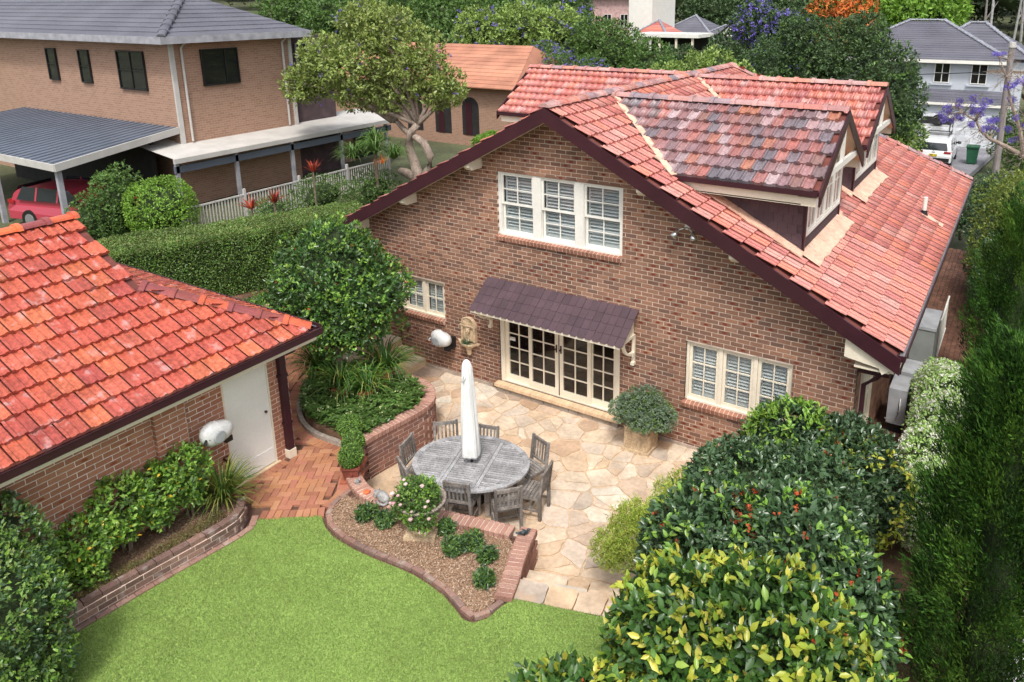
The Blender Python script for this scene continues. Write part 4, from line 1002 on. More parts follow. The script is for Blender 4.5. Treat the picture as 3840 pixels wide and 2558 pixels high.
# mulch beds
m_mulch = mat('mulch', [(.26,.16,.10)], rough=.95, var=(2.2,.35), fine=(45,.5), bump=(60,1.), spec=.1)
m_chip = mat('wood_chip', [(.52,.36,.24),(.34,.20,.12),(.62,.48,.35),(.25,.14,.09),(.42,.26,.16),(.12,.08,.06),(.56,.42,.30)], rough=.85, var=None, fine=None, bump=None, spec=.15)
BED = [(-1.05, -5.0), (-.6, -5.0), (-.3, -5.02), (.1, -4.92), (.75, -4.78), (1.3, -4.64), (1.9, -4.5), (2.05, -4.6), (2.18, -4.93), (2.30, -5.2), (2.42, -5.55), (2.44, -5.75), (2.30, -5.90), (2.03, -5.82), (1.79, -5.73), (1.17, -5.64), (.41, -5.69), (-.44, -5.67), (-.72, -5.58), (-.92, -5.42)]
bed = struct('mulch_bed', MB().prism(BED, .3, UP+.01), m_mulch)
def chips(parent, poly, z, n, L=.03, m=None, name='wood_chips', rise=None):
    x0 = min(p[0] for p in poly); x1 = max(p[0] for p in poly); y0 = min(p[1] for p in poly); y1 = max(p[1] for p in poly)
    x = rng.uniform(x0, x1, n); y = rng.uniform(y0, y1, n); k = inpoly_np(x, y, poly); x, y = x[k], y[k]; n = len(x)
    P = np.stack([x, y, z+rng.uniform(0, .02, n)], 1); a = rng.uniform(0, 6.28, n)
    D = np.stack([np.cos(a), np.sin(a), rng.normal(size=n)*.25], 1); Nn = np.stack([rng.normal(size=n)*.35, rng.normal(size=n)*.35, np.ones(n)], 1)
    V, F = leaves(P, D, Nn, L*rng.uniform(.4, 1.3, n), .35, .0); objnp(name, V, F, m or m_chip, parent, 'stuff')
chips(bed, BED, UP+.01, 42000, .032)
GB = [(-2.79, -6.0), (-2.1, -6.25), (-1.9, -6.45), (-1.88, -6.8), (-1.95, -7.4), (-2.05, -8.2), (-2.12, -9), (-2.2, -9.9), (-2.79, -9.9)]
gbed = struct('shrub_bed', MB().prism(GB, .3, .73), m_soil); chips(gbed, GB, .735, 16000, .028, mat('bark_chip', [(.20,.11,.07),(.13,.08,.05),(.30,.20,.13),(.36,.27,.18),(.10,.07,.05)], rough=.9, var=None, fine=None, bump=None))
PB = [(-4.72, -2.2), (-2.75, -1.86), (-2.42, -1.86), (-2.0, -1.98), (-1.76, -2.25), (-1.67, -2.5), (-1.72, -3.0), (-1.82, -3.8), (-2.0, -3.98), (-2.35, -3.93), (-2.95, -3.94), (-3.33, -3.84), (-3.78, -3.58), (-4.18, -3.2), (-4.5, -2.8)]
pbed = struct('planter_soil', MB().prism(PB, .3, .70), m_soil); chips(pbed, PB, .705, 12000, .035, bpy.data.materials['bark_chip'])
kerb = thing('stone_kerb', 'curved grey concrete kerb on the path side of the planter', 'kerb', (-3.5, -3.9, UP))
kb = MB(); kr = resample([(-4.78, -2.3), (-4.55, -2.85), (-4.2, -3.27), (-3.78, -3.66), (-3.33, -3.92), (-2.95, -4.02), (-2.62, -4.03), (-2.33, -4.0), (-1.95, -4.02)], .2)
m_kerb = mat('kerb_concrete', [(.34,.29,.24),(.30,.26,.22)], rough=.9, var=(3,.25), fine=(30,.3), bump=(40,.5))
for (p, t), (q, t2) in zip(kr, kr[1:]):
    s_ = MB(); s_.bar((p.x, p.y, UP+.03), (q.x, q.y, UP+.03), .09, .10); obj('kerb_stone', s_, m_kerb, kerb)

# steps
def slab_step(root, poly, z0, z1, mm=m_flag):
    cx = sum(p[0] for p in poly)/len(poly); cy = sum(p[1] for p in poly)/len(poly)
    P = rough_poly(poly, .008)
    mb = MB(); mb.prism([(p[0]-cx, p[1]-cy) for p in P], z0-z1, 0); piece('stone', mesh_from('stone', mb, mm), root, Matrix.Translation((cx, cy, z1)))
ls = thing('stone_stairs', 'three sandstone steps along the house wall up to the brick path', 'steps', (-4.3, -.8, 0))
obj('riser_core', MB().b2((-4.9, -1.7, -.05), (-4.47, -.01, .50)).b2((-4.47, -1.66, -.05), (-4.09, -.01, .34)).b2((-4.09, -1.62, -.05), (-3.74, -.01, .17)), m_sand, ls)
for i, (xa, xb, zz) in enumerate(((-4.12, -3.73, .20), (-4.50, -4.10, .37), (-5.0, -4.48, .55))):
    ys = sorted([-.01, -1.65]+[-.01-1.64*random.uniform(.25, .45), -.01-1.64*random.uniform(.6, .75)], reverse=True)
    for a_, b_ in zip(ys, ys[1:]): slab_step(ls, [(xa, b_+.008), (xb, b_+.008), (xb, a_-.008), (xa, a_-.008)], zz-.05, zz)
rst = thing('stone_steps', 'wide pale sandstone steps from the patio up to the lawn', 'steps', (3.0, -4.7, 0))
def lerp2(a, b, t): return (a[0]+(b[0]-a[0])*t, a[1]+(b[1]-a[1])*t)
LN = [((2.14, -4.25), (3.95, -3.72), .0), ((2.22, -4.52), (4.0, -3.98), .18), ((2.36, -4.86), (4.05, -4.33), .36), ((2.44, -5.08), (4.08, -4.60), .54), ((2.58, -5.42), (4.12, -4.98), .54)]
for i in range(1, 4):
    a, b = LN[i], LN[i+1]
    cs = MB(); cs.prism([a[0], a[1], b[1], b[0]], -.1, a[2]-.05); obj('riser_core', cs, m_sand, rst)
    ts = [0]+sorted(random.uniform(.2, .85) for _ in range(3))+[1]; ts = [ts[0]]+[t for j, t in enumerate(ts[1:-1]) if t-ts[j] > .12]+[1]
    for t0, t1 in zip(ts, ts[1:]):
        slab_step(rst, [lerp2(a[0], a[1], t0+.006), lerp2(a[0], a[1], t1-.006), lerp2(b[0], b[1], t1-.006), lerp2(b[0], b[1], t0+.006)], a[2]-.055, a[2])
# right-hand planting ground, alley and tiled terrace
struct('garden_soil', MB().prism([(4.12, -12.4), (4.12, -4.9), (4.0, -3.4), (4.3, -1.8), (4.6, -1.0), (5.3, -.25), (7.1, -.6), (8.4, 1.5), (8.4, -12.4)], -.3, .22), m_soil)
alley = struct('side_path', MB().prism([(5.87, -.3), (7.4, -.6), (7.55, 16), (5.87, 16)], -.3, -.02), m_sandj)
ab = MB()
for i in range(14):
    for j in range(70): ab.box((5.95+i*.115+.055, .2+j*.225+(.11 if i % 2 else 0), -.01), (.108, .218, .05))
obj('pavers', ab, mat('clay_paver_dark', [(.16,.075,.05),(.20,.10,.065),(.12,.06,.045)], rough=.8), alley, kind='stuff')
tt = struct('tiled_terrace', MB().prism([(8.05, -7), (8.05, 1), (14, 1), (14, -7)], -.3, .0), m_joint)
for i in range(12):
    for j in range(16):
        t_ = MB(); t_.box((8.3+i*.45, -6.7+j*.45, .008), (.442, .442, .02))
        if infront((8.3+i*.45, -6.7+j*.45, 0)): obj('tile', t_, mat('pale_tile', [(.55,.53,.55),(.52,.50,.53)], rough=.5, var=(2,.05), fine=None, bump=None) if 'pale_tile' not in bpy.data.materials else bpy.data.materials['pale_tile'], tt)

# ------------------------------------------------------------ garage
GX, GY1 = -2.8, -4.55; GZE = 2.93; GRX = -5.97; GRZ = GZE+.53*(-2.35-GRX)
gar = thing('garage', 'orange brick garage with red terracotta tiled roof and a white side door', 'garage', (GX, -6, UP))
gwl = obj('wall', MB().b2((GX-.3, -12.3, UP), (GX-.2, GY1-.25, 2.7)), m_dark, gar)
brick_wall(gwl, (GX, -12.5, UP-.1), Y, X, 12.5+GY1, 2.45, m_brick_g, m_mortar_g, [(12.5-5.82, 12.5-4.93, 0, 2.16)], None, 290)
pil = obj('pilaster', MB().b2((GX-.05, -6.88-.0, UP), (GX+.02, -6.45, 2.7)), m_mortar, gar)
brick_wall(pil, (GX+.09, -6.98, UP-.1), Y, X, .48, 2.45, m_brick_g, m_mortar_g, budget=0)
brick_wall(pil, (GX, -6.98, UP-.1), X, -Y, .088, 2.45, m_brick_g, m_mortar_g, budget=0, depth=.02, back=.025)
gw2 = obj('end_wall', MB().b2((-9, GY1-.3, UP), (GX-.15, GY1-.2, 2.7)), m_dark, gar)
brick_wall(gw2, (GX-.12, GY1, UP-.1), -X, Y, 6, 2.45, m_brick_g, m_mortar_g, budget=0)
# door
gd = MB(); gd.b2((GX-.06, -5.81, UP), (GX-.01, -5.775, 2.64)); gd.b2((GX-.06, -4.965, UP), (GX-.01, -4.93, 2.64)); gd.b2((GX-.06, -5.775, 2.6), (GX-.01, -4.965, 2.64))
gdo = obj('door', gd, m_cream, gar)
obj('door_leaf', MB().b2((GX-.05, -5.772, UP+.03), (GX-.018, -4.968, 2.6)), m_doorw, gdo)
obj('kick_plate', MB().b2((GX-.016, -5.75, UP+.04), (GX-.008, -4.99, UP+.32)), m_doorw, gdo)
obj('knob', MB().blob((GX+.01, -5.06, UP+1.05), (.03, .025, .025), 8, 0), m_brown, gdo, smooth=True)
obj('threshold', MB().b2((GX-.1, -5.85, UP-.05), (GX+.05, -4.9, UP+.02)), m_sand, gdo)
# roof
gr = MB()
def gplane(P):
    P = [Vector(p) for p in P]; n3 = (P[1]-P[0]).cross(P[2]-P[0])
    if n3.z < 0: P = P[::-1]
    k = len(P); gr.add([p-Z*.03 for p in P]+[p-Z*.08 for p in P], [tuple(range(k)), tuple(range(2*k-1, k-1, -1))]+[(i, i+k, (i+1) % k+k, (i+1) % k) for i in range(k)])
HX, HY, HZ = -4.2, -6.05, GZE+.53*1.85
gplane([(-2.35, -12.5, GZE), (-2.35, -4.22, GZE), (HX, HY, HZ), (GRX, HY, GRZ), (GRX, -12.5, GRZ)])
gplane([(-9.6, -12.5, GZE), (-9.6, -4.22, GZE), (-7.74, HY, HZ), (GRX, HY, GRZ), (GRX, -12.5, GRZ)])
gplane([(-2.35, -4.22, GZE), (-9.6, -4.22, GZE), (-7.74, HY, HZ), (HX, HY, HZ)])
gro = obj('roof', gr, m_under, gar)
gb_ = MB(); gb_.frame_prism([(-HX, HZ), (-GRX, GRZ-.05), (7.74, HZ)], (0, HY-.3, -.06), -X, Z, Y, -.03, 0); obj('gablet', gb_, m_plum, gro)  # dark plum colour stands in for the shaded gap under the verge
t2 = Tiler(); TPG = tile_proto(.30, .335, .055)
gd_ = Vector((1, 0, -.53)).normalized()
def okG(c):
    lim = HY if c.x < HX else HY+(c.x-HX)*(-4.22-HY)/(-2.35-HX)
    return c.y < lim-.02
t2.plane((GRX, HY-.30*22, GRZ), Y, gd_, 30, 12, .30, 4.1/12, m_tile_g, TPG, gro, okG)
t2.plane((GRX, HY-.30*22, GRZ), Y, Vector((-1, 0, -.53)).normalized(), 30, 12, .30, 4.1/12, m_tile_g, TPG, gro, lambda c: c.y < (HY if c.x > -7.74 else HY+(-7.74-c.x)*.98))
t2.plane((-9.6, HY, HZ), X, Vector((0, 1, -.53*1.02)).normalized(), 24, 6, .30, 2.08/6, m_tile_g, TPG, gro, lambda c: c.x < HX+(c.y-HY)*1.01 and c.x > -7.74-(c.y-HY)*1.01)
t2.build(300)
ridge_caps(gro, (-2.40, -4.27, GZE+.03), (HX, HY, HZ+.03), m_cap_g, L=.42, r=.12)
ridge_caps(gro, (GRX, -12.5, GRZ+.02), (GRX, HY, GRZ+.02), m_cap_g, L=.42, r=.12)
gutter((-2.30, -12.5, GZE-.05), (-2.30, -4.15, GZE-.05), gar, wd=.12, h=.11); gutter((-2.36, -4.14, GZE-.05), (-9.6, -4.14, GZE-.05), gar, wd=.12, h=.11)
obj('fascia', MB().b2((-2.39, -12.5, GZE-.22), (-2.365, -4.2, GZE-.09)).b2((-9.6, -4.21, GZE-.22), (-2.39, -4.19, GZE-.09)), m_cream, gar)
obj('soffit', MB().b2((GX, -12.5, GZE-.235), (-2.37, -4.2, GZE-.222)).b2((-9.6, GY1, GZE-.2355), (GX, -4.2, GZE-.2225)), m_cream, gar)
dp = MB(); dp.b2((GX+.01, -4.76, UP+.15), (GX+.11, -4.64, 2.72)); dp.b2((GX+.0, -4.78, 2.1), (GX+.115, -4.62, 2.16)); dp.b2((GX+.0, -4.78, 1.2), (GX+.115, -4.62, 1.23)); dp.b2((GX, -4.8, 2.62), (GX+.36, -4.6, 2.8)); obj('downpipe', dp, m_plum, gar)
obj('downpipe_shoe', MB().b2((GX-.005, -4.775, UP), (GX+.125, -4.625, UP+.16)), m_cream, gar)
obj('downpipe', MB().b2((GX+.01, -9.1, UP+.15), (GX+.11, -9.0, 2.72)), m_plum, gar)
# ------------------------------------------------------------ garden furniture
m_teak = mat('weathered_teak', [(.30,.295,.30),(.36,.355,.36),(.25,.245,.25),(.42,.41,.42)], rough=.75, var=(5,.25), fine=(30,.25), bump=(70,.4), spec=.25, dirt=(4,.62,(.5,.5,.5),.5))
m_teak2 = mat('weathered_teak_chair', [(.20,.175,.155),(.26,.235,.215),(.16,.14,.125),(.30,.28,.26)], rough=.8, var=(5,.3), fine=(30,.3), bump=(70,.4), spec=.2, dirt=(5,.6,(.4,.38,.36),.4))
m_canvas = mat('canvas_cover', [(.78,.78,.76)], rough=.8, var=(3,.05), fine=(30,.04), bump=(12,.35), dirt=(4,.66,(.45,.42,.38),.35))
TC = (.33, -3.42); TA, TB, TR = 1.03, .82, math.atan2(.296, .955)
tab = thing('garden_table', 'large oval weathered grey slatted wooden garden table on the stone patio', 'table', (TC[0], TC[1], 0), TR)
rim = MB(); K = 48
for i in range(K):
    a, b = 2*math.pi*i/K, 2*math.pi*(i+1)/K
    q = [(math.cos(a)*TA, math.sin(a)*TB), (math.cos(b)*TA, math.sin(b)*TB), (math.cos(b)*(TA-.095), math.sin(b)*(TB-.095)), (math.cos(a)*(TA-.095), math.sin(a)*(TB-.095))]
    rim.frame_prism(q, (0,0,0), X, Y, Z, .705, .74)
obj('rim', rim, m_teak, tab, local=True)
for x in (-.34, -.27, .27, .34):
    yy = (TB-.09)*math.sqrt(1-(x/(TA-.09))**2)
    obj('cross_rail', MB().box((x, 0, .723), (.062, 2*yy, .034)), m_teak, tab, local=True)
nsl = 24
for i in range(nsl):
    y = -(TB-.12)+(2*TB-.24)*(i+.5)/nsl; xe = (TA-.092)*math.sqrt(max(0, 1-(y/(TB-.092))**2))
    for a, b in ((-xe, -.374), (-.236, .236), (.374, xe)):
        if a == -.236: b = min(.236, xe); a = -b
        if b-a < .03: continue
        obj('slat', MB().box(((a+b)/2, y, .722), (b-a, .040, .022)), m_teak, tab, local=True)
for sx in (-.42, .42):
    for sy in (-.36, .36): obj('leg', MB().box((sx, sy, .35), (.085, .085, .70)), m_teak2, tab, local=True)
    obj('apron', MB().box((sx, 0, .65), (.03, .64, .09)), m_teak2, tab, local=True)
for sy in (-.36, .36): obj('apron', MB().box((0, sy, .65), (.76, .03, .09)), m_teak2, tab, local=True)
obj('stretcher', MB().box((0, 0, .15), (.86, .07, .04)), m_teak2, tab, local=True)

def chair_parts():
    out = []
    for sx in (-1, 1):
        out.append(('leg', MB().box((sx*.205, .19, .21), (.05, .05, .42))))
        b = MB(); b.bar((sx*.205, -.19, 0), (sx*.205, -.20, .45), .05, .05, up=(0, 1, 0)); b.bar((sx*.205, -.20, .44), (sx*.205, -.265, .90), .045, .04, up=(0, 1, 0)); out.append(('leg', b))
        out.append(('stretcher', MB().box((sx*.205, 0, .17), (.025, .36, .035))))
        out.append(('seat_rail', MB().box((sx*.205, 0, .395), (.03, .37, .05))))
    out.append(('stretcher', MB().box((0, -.0, .17), (.40, .03, .03))))
    for i in range(7): out.append(('seat_slat', MB().box((0, -.165+i*.062, .428), (.43, .05, .018))))
    b = MB(); b.bar((-.19, -.262, .855), (.19, -.262, .855), .035, .06); out.append(('top_rail', b))
    b = MB(); b.bar((-.19, -.212, .50), (.19, -.212, .50), .03, .045); out.append(('back_rail', b))
    for i in range(5):
        x = -.14+i*.07; b = MB(); b.bar((x, -.214, .51), (x, -.258, .84), .034, .014, up=(0, 1, 0)); out.append(('back_slat', b))
    return out
CHP = [(n, mesh_from(n, b, m_teak2)) for n, b in chair_parts()]
CH = [((-.86,-2.97),(-.57,-2.71),'wooden garden chair beyond the table nearest the curved planter wall, back to the wall'),
      ((-.16,-2.60),(.23,-2.50),'wooden garden chair beyond the table facing the lawn, nearest the umbrella'),
      ((.93,-2.36),(1.31,-2.48),'wooden garden chair at the table corner nearest the big square planter'),
      ((1.66,-2.95),(1.72,-3.25),'wooden garden chair at the table end facing the curved wall'),
      ((1.32,-4.01),(1.58,-3.74),'wooden garden chair in front of the table beside the bird on the wall end'),
      ((.45,-4.25),(.83,-4.13),'wooden garden chair with its back to the low wall and the rose urn'),
      ((-.66,-4.14),(-.32,-4.32),'wooden garden chair behind the stone cat, seen from behind'),
      ((-.96,-3.50),(-.88,-3.83),'wooden garden chair between the table and the curved planter wall')]
for i, (p, q, lab) in enumerate(CH):
    m_ = ((p[0]+q[0])/2, (p[1]+q[1])/2); d = (-(q[1]-p[1]), q[0]-p[0]); l = math.hypot(*d); d = (d[0]/l, d[1]/l)
    if (TC[0]-m_[0])*d[0]+(TC[1]-m_[1])*d[1] < 0: d = (-d[0], -d[1])
    loc = (m_[0]+d[0]*.26, m_[1]+d[1]*.26, .005)
    t = thing('garden_chair', lab, 'chair', loc, math.atan2(-d[0], d[1]), 'wooden garden chairs around the oval table')
    for n, me in CHP: link(n, me, t)

um = thing('parasol', 'closed garden parasol in a white fabric cover standing through the table', 'umbrella', (.33, -3.40, 0))
obj('pole', MB().tube([(.33, -3.40, .02), (.33, -3.40, 1.0)], .024, 12), m_black, um, smooth=True)
cv = MB(); S_ = 44; rows = []
prof = [(.86, .150), (.90, .158), (1.1, .150), (1.4, .138), (1.7, .124), (2.0, .108), (2.3, .092), (2.46, .082), (2.53, .074), (2.6, .05), (2.635, .02)]
tilt = Vector((-.02, .01, 0))
for zi, (z, r) in enumerate(prof):
    for k in range(S_):
        a = 2*math.pi*k/S_; rr_ = r*(1+.10*math.cos(a*4+z*1.5)+.07*math.cos(a*9-z*2.6)+(.12 if k in (3,) else 0))
        cv.v.append((.33+tilt.x*(z-.8)+rr_*math.cos(a), -3.40+tilt.y*(z-.8)+rr_*math.sin(a), z))
n_ = len(prof)
cv.f = [(i*S_+k, i*S_+(k+1) % S_, (i+1)*S_+(k+1) % S_, (i+1)*S_+k) for i in range(n_-1) for k in range(S_)]+[tuple(range(S_-1, -1, -1)), tuple(range((n_-1)*S_, n_*S_))]
cv.uv = [[(0, 0)]*len(f) for f in cv.f]
obj('cover', cv, m_canvas, um, smooth=True)
sm = MB(); sm.tube([(.33+.155, -3.50, .9), (.33+.10, -3.47, 1.9), (.33+.06, -3.44, 2.45)], .006, 5); obj('zip', sm, m_louv, um)
sk = MB(); sk.tube([(.31, -3.47, 2.44), (.29, -3.50, 2.36), (.31, -3.51, 2.28), (.34, -3.49, 2.36), (.32, -3.46, 2.45)], .014, 6); obj('drawstring_fold', sk, m_canvas, um, smooth=True)
ub = MB(); ub.lathe([(.25, 0), (.25, .05), (.2, .08), (.05, .09), (.035, .3)], (.33, -3.40, 0), 20); obj('base', ub, m_black, um)

# ------------------------------------------------------------ wall-hung things
m_reel = mat('hose_reel_plastic', [(.62,.62,.61)], rough=.4, var=(6,.12), fine=(30,.08), bump=None, dirt=(9,.62,(.2,.19,.17),.5))
m_reel2 = mat('hose_reel_clear', [(.35,.37,.38)], rough=.25, fine=None, bump=None)
def hose_reel(c, n, lab):
    n = Vector(n); s = n.cross(Z); c = Vector(c)
    t = thing('hose_reel', lab, 'hose reel', c-n*.28)
    Mx = frameM(c, s, n, Z)
    b = MB(); b.blob((0, 0, 0), (.27, .15, .20), 16, 0, 2.5)
    b.v = [(x, y, z*(1-.18*(x < 0))+(.05*x)) for x, y, z in b.v]
    obj('housing', MBt(b, Mx), m_reel, t, smooth=True)
    l = MB(); l.lathe([(.10, .0), (.10, .02), (.085, .03), (.02, .03)], (0, 0, 0), 20); l.v = [(x+.04, .135+z, y-.02) for x, y, z in l.v]; obj('window_disc', MBt(l, Mx), m_reel2, t)
    k = MB(); k.box((-.17, -.17, -.12), (.10, .16, .26)); k.box((-.17, -.08, -.20), (.12, .26, .09)); obj('bracket', MBt(k, Mx), m_black, t)
    h = MB(); h.tube([(.21, .06, .0), (.26, .10, -.02), (.27, .11, -.06)], .022, 8); obj('nozzle', MBt(h, Mx), m_black if c.x > -2.9 else m_reel, t)
    for i in range(7):
        a = i*.9; r_ = MB(); r_.blob((.2*math.cos(a), .125*(1-abs(math.sin(a))*.4), .13*math.sin(a)), (.007, .012, .007), 6, 0); 
        obj('screw', MBt(r_, Mx), m_black, t)
def MBt(b, Mx):
    o = MB(); o.v = [tuple(Mx @ Vector(v)) for v in b.v]; o.f = b.f; o.uv = b.uv; return o
hose_reel((-2.50, -6.17, 1.88), (1, 0, 0), 'white hose reel on black bracket on the orange garage wall beside its door')
hose_reel((-3.0, -.26, .97), (0, -1, 0), 'white hose reel on the brown house wall left of the wall fountain')
tp = thing('garden_tap', 'old garden tap on a dark pipe beside the stone stairs', 'tap', (-4.25, -.05, .3))
obj('pipe', MB().tube([(-4.42, -.05, .5), (-4.42, -.05, .86), (-4.36, -.05, .90), (-4.16, -.05, .90)], .014, 8), m_brown, tp, smooth=True)
obj('tap_body', MB().tube([(-4.16, -.03, .90), (-4.12, -.12, .90), (-4.10, -.19, .86)], .022, 8).tube([(-4.12, -.1, .9), (-4.12, -.1, .99)], .014, 6).box((-4.12, -.1, 1.0), (.10, .02, .015)), m_brown, tp)
t2_ = thing('garage_tap', 'tap with turquoise hose fitting on garage wall beside the door', 'tap', (GX, -5.93, 1.1))
obj('tap_body', MB().tube([(GX, -5.93, 1.15), (GX+.1, -5.93, 1.15), (GX+.12, -5.93, 1.08)], .02, 8).box((GX+.07, -5.93, 1.22), (.02, .09, .015)), m_brown, t2_)
obj('hose_fitting', MB().tube([(GX+.12, -5.93, 1.08), (GX+.12, -5.93, .95)], .024, 8), mat('turquoise_plastic', [(.05,.30,.28)], fine=None, bump=None), t2_)
m_cast = mat('cast_stone', [(.56,.42,.27)], rough=.85, var=(10,.25), fine=(40,.2), bump=(50,.6), dirt=(8,.6,(.30,.2,.12),.5))
wf = thing('wall_fountain', 'carved sandstone wall fountain with lion mask and shell top on the house wall', 'fountain', (-2.36, 0, .8))
ar = [(-.20, .98), (.20, .98)]+[(.20*math.cos(math.pi*k/12), 1.36+.20*math.sin(math.pi*k/12)) for k in range(13)]
b = MB(); b.frame_prism(ar, (-2.36, 0, 0), X, Z, -Y, .004, .05); obj('back_plate', b, m_cast, wf)
b = MB()
for sx in (-.17, .17): b.b2((-2.36+sx-.028, -.085, .98), (-2.36+sx+.028, -.05, 1.34)); b.b2((-2.36+sx-.006, -.095, 1.0), (-2.36+sx+.006, -.085, 1.33))
b.b2((-2.58, -.10, 1.34), (-2.14, -.05, 1.37))
pts = [(-2.36+.185*math.cos(math.pi*k/12), -.07, 1.37+.185*math.sin(math.pi*k/12)) for k in range(13)]; b.tube(pts, .024, 6); obj('arch_frame', b, m_cast, wf)
for k in range(9):
    a = math.pi*(k+.5)/9; b = MB(); b.tube([(-2.36, -.055, 1.38), (-2.36+.15*math.cos(a), -.065, 1.38+.15*math.sin(a))], [.008, .02], 6); obj('shell_rib', b, m_cast, wf)
b = MB(); b.blob((-2.36, -.085, 1.25), (.055, .05, .065), 12, .03)
for sx in (-1, 1): b.blob((-2.36+sx*.04, -.09, 1.30), (.02, .02, .025), 6, 0); b.blob((-2.36+sx*.022, -.128, 1.262), (.010, .008, .01), 6, 0)
b.blob((-2.36, -.135, 1.235), (.024, .02, .02), 8, 0); b.blob((-2.36, -.12, 1.19), (.03, .02, .03), 8, .05)
for k in range(5): b.blob((-2.36+random.uniform(-.03, .03), -.09, 1.15-.035*k), (.03, .02, .024), 6, .1)
obj('lion_mask', b, m_cast, wf, smooth=True)
b = MB(); b.lathe([(.03, .64), (.06, .68), (.07, .78), (.10, .84), (.21, .90), (.235, .94), (.235, .965), (.20, .965), (.18, .93)], (-2.36, -.06, 0), 20, 1, .75); b.v = [(x, min(y, -.003), z) for x, y, z in b.v]; obj('basin', b, m_cast, wf)
for sx in (-1, 1): obj('scroll', MB().tube([(-2.36+sx*.19, -.05, .93), (-2.36+sx*.26, -.06, .95), (-2.36+sx*.30, -.06, .98)], [.03, .035, .02], 8), m_cast, wf)

# ------------------------------------------------------------ small ornaments
m_grey = mat('grey_stone', [(.34,.33,.32)], rough=.85, var=(12,.3), fine=(50,.3), bump=(60,.5))
ct = thing('stone_cat', 'sleeping grey stone cat lying on the low brick wall', 'statue', (-.37, -4.85, .63), -.25)
b = MB(); b.blob((.05, 0, .065), (.15, .085, .085), 16, .02); b.blob((-.11, -.01, .06), (.07, .06, .055), 12, .02); b.blob((-.02, .03, .05), (.13, .08, .05), 12, .02)
for s in (-1, 1): b.tube([(-.12, s*.035, .09), (-.125, s*.042, .135)], [.02, .003], 5)
b.tube([(.19, 0, .04), (.20, -.08, .03), (.12, -.12, .028), (.0, -.11, .028)], [.028, .024, .022, .015], 7); b.tube([(-.08, -.05, .02), (-.16, -.05, .02)], .02, 6); b.tube([(-.08, .04, .02), (-.17, .03, .02)], .02, 6)
obj('body', b, m_grey, ct, smooth=True, local=True)
fg = thing('stone_frog', 'small grey stone mouse ornament on the low wall near the box pot', 'statue', (-1.02, -4.76, .63), .5)
b = MB(); b.blob((0, 0, .04), (.05, .035, .04), 10, .02); b.blob((.04, 0, .075), (.026, .022, .025), 8, 0)
for s in (-1, 1): b.blob((.035, s*.018, .10), (.008, .01, .014), 6, 0); b.blob((.03, s*.035, .012), (.03, .014, .012), 6, 0)
obj('body', b, m_grey, fg, smooth=True, local=True)
fl2 = thing('clay_shell', 'small terracotta snail ornament beside the stone cat', 'ornament', (-.70, -4.86, .63), .2)
b = MB(); b.lathe([(.045, 0), (.055, .015), (.05, .03), (.02, .04)], (0, 0, 0), 12); b.tube([(.04, 0, .02), (.06, .02, .05)], .012, 6); obj('body', b, m_cap_g, fl2, local=True)
bd = thing('bird_ornament', 'small dark metal bird on the corner of the short brick wall', 'ornament', (2.08, -4.36, .61), .8)
b = MB(); b.blob((0, 0, .05), (.07, .035, .035), 10, .02); b.blob((.065, 0, .085), (.026, .022, .024), 8, 0); b.tube([(.085, 0, .085), (.11, 0, .08)], [.01, .002], 5); b.tube([(-.05, 0, .05), (-.13, 0, .07)], [.025, .012], 5)
for s in (-1, 1): b.tube([(.01, s*.02, .06), (-.03, s*.06, .075)], [.022, .006], 5); b.tube([(0, s*.012, .03), (0, s*.015, 0)], .005, 4)
obj('body', b, mat('patina', [(.06,.08,.09)], rough=.5, metal=.4, var=(9,.3)), bd, smooth=True, local=True)

# ------------------------------------------------------------ services in the alley
m_ac = mat('ac_grey', [(.36,.37,.39)], rough=.5, fine=None, bump=None)
m_cab = mat('cabinet_grey', [(.22,.23,.22)], rough=.6, var=(3,.15), fine=None, bump=None)
for (x0, y0, z1, lab) in ((6.12, 2.5, .98, 'grey air conditioning unit with looped conduit nearest the white flowering hedge'), (6.22, 3.3, 1.0, 'grey air conditioning unit standing behind the first, toward the tall cabinet')):
    a = thing('air_conditioner', lab, 'air conditioner', (x0+.15, y0+.33, 0), group='air conditioning units in the alley')
    obj('casing', MB().b2((x0, y0, .22), (x0+.33, y0+.68, z1)), m_ac, a); obj('stand', MB().b2((x0+.02, y0+.05, -.02), (x0+.30, y0+.10, .22)).b2((x0+.02, y0+.55, -.02), (x0+.30, y0+.60, .22)), m_black, a)
    f_ = MB(); f_.lathe([(.26, 0), (.27, .015), (.25, .02), (.03, .015)], (0, 0, 0), 20); f_.v = [(x0+.33+z, y0+.30+x, (z1+.22)/2+y) for x, y, z in f_.v]; obj('fan_grille', f_, m_black, a)
    if y0 < 3: obj('conduit', MB().tube([(x0+.22, y0-.01, .80), (x0+.24, y0-.08, .6), (x0+.18, y0-.1, .36), (x0-.02, y0-.06, .34)], .012, 8), m_reel, a, smooth=True)
cb = thing('meter_cabinet', 'tall dark grey rainwater cabinet against the side wall', 'cabinet', (6.45, 4.3, 0))
obj('body', MB().b2((6.26, 4.0, -.02), (6.70, 5.1, 1.72)), m_cab, cb); obj('lid', MB().b2((6.24, 3.98, 1.72), (6.72, 5.12, 1.78)), m_ac, cb)
rl = thing('balcony_railing', 'white tubular railing around a landing on the side wall', 'railing', (6.3, 6.5, 0))
x0, x1, y0, y1, zt = 5.95, 6.68, 5.9, 7.6, 1.25
fr_ = MB()
for a, b in (((x0, y0, zt), (x1, y0, zt)), ((x1, y0, zt), (x1, y1, zt)), ((x0, y0, zt-.85), (x1, y0, zt-.85)), ((x1, y0, zt-.85), (x1, y1, zt-.85)), ((x1, y0, zt-.9), (x1, y0, zt))): fr_.tube([a, b], .022, 6)
obj('frame', fr_, m_white, rl)
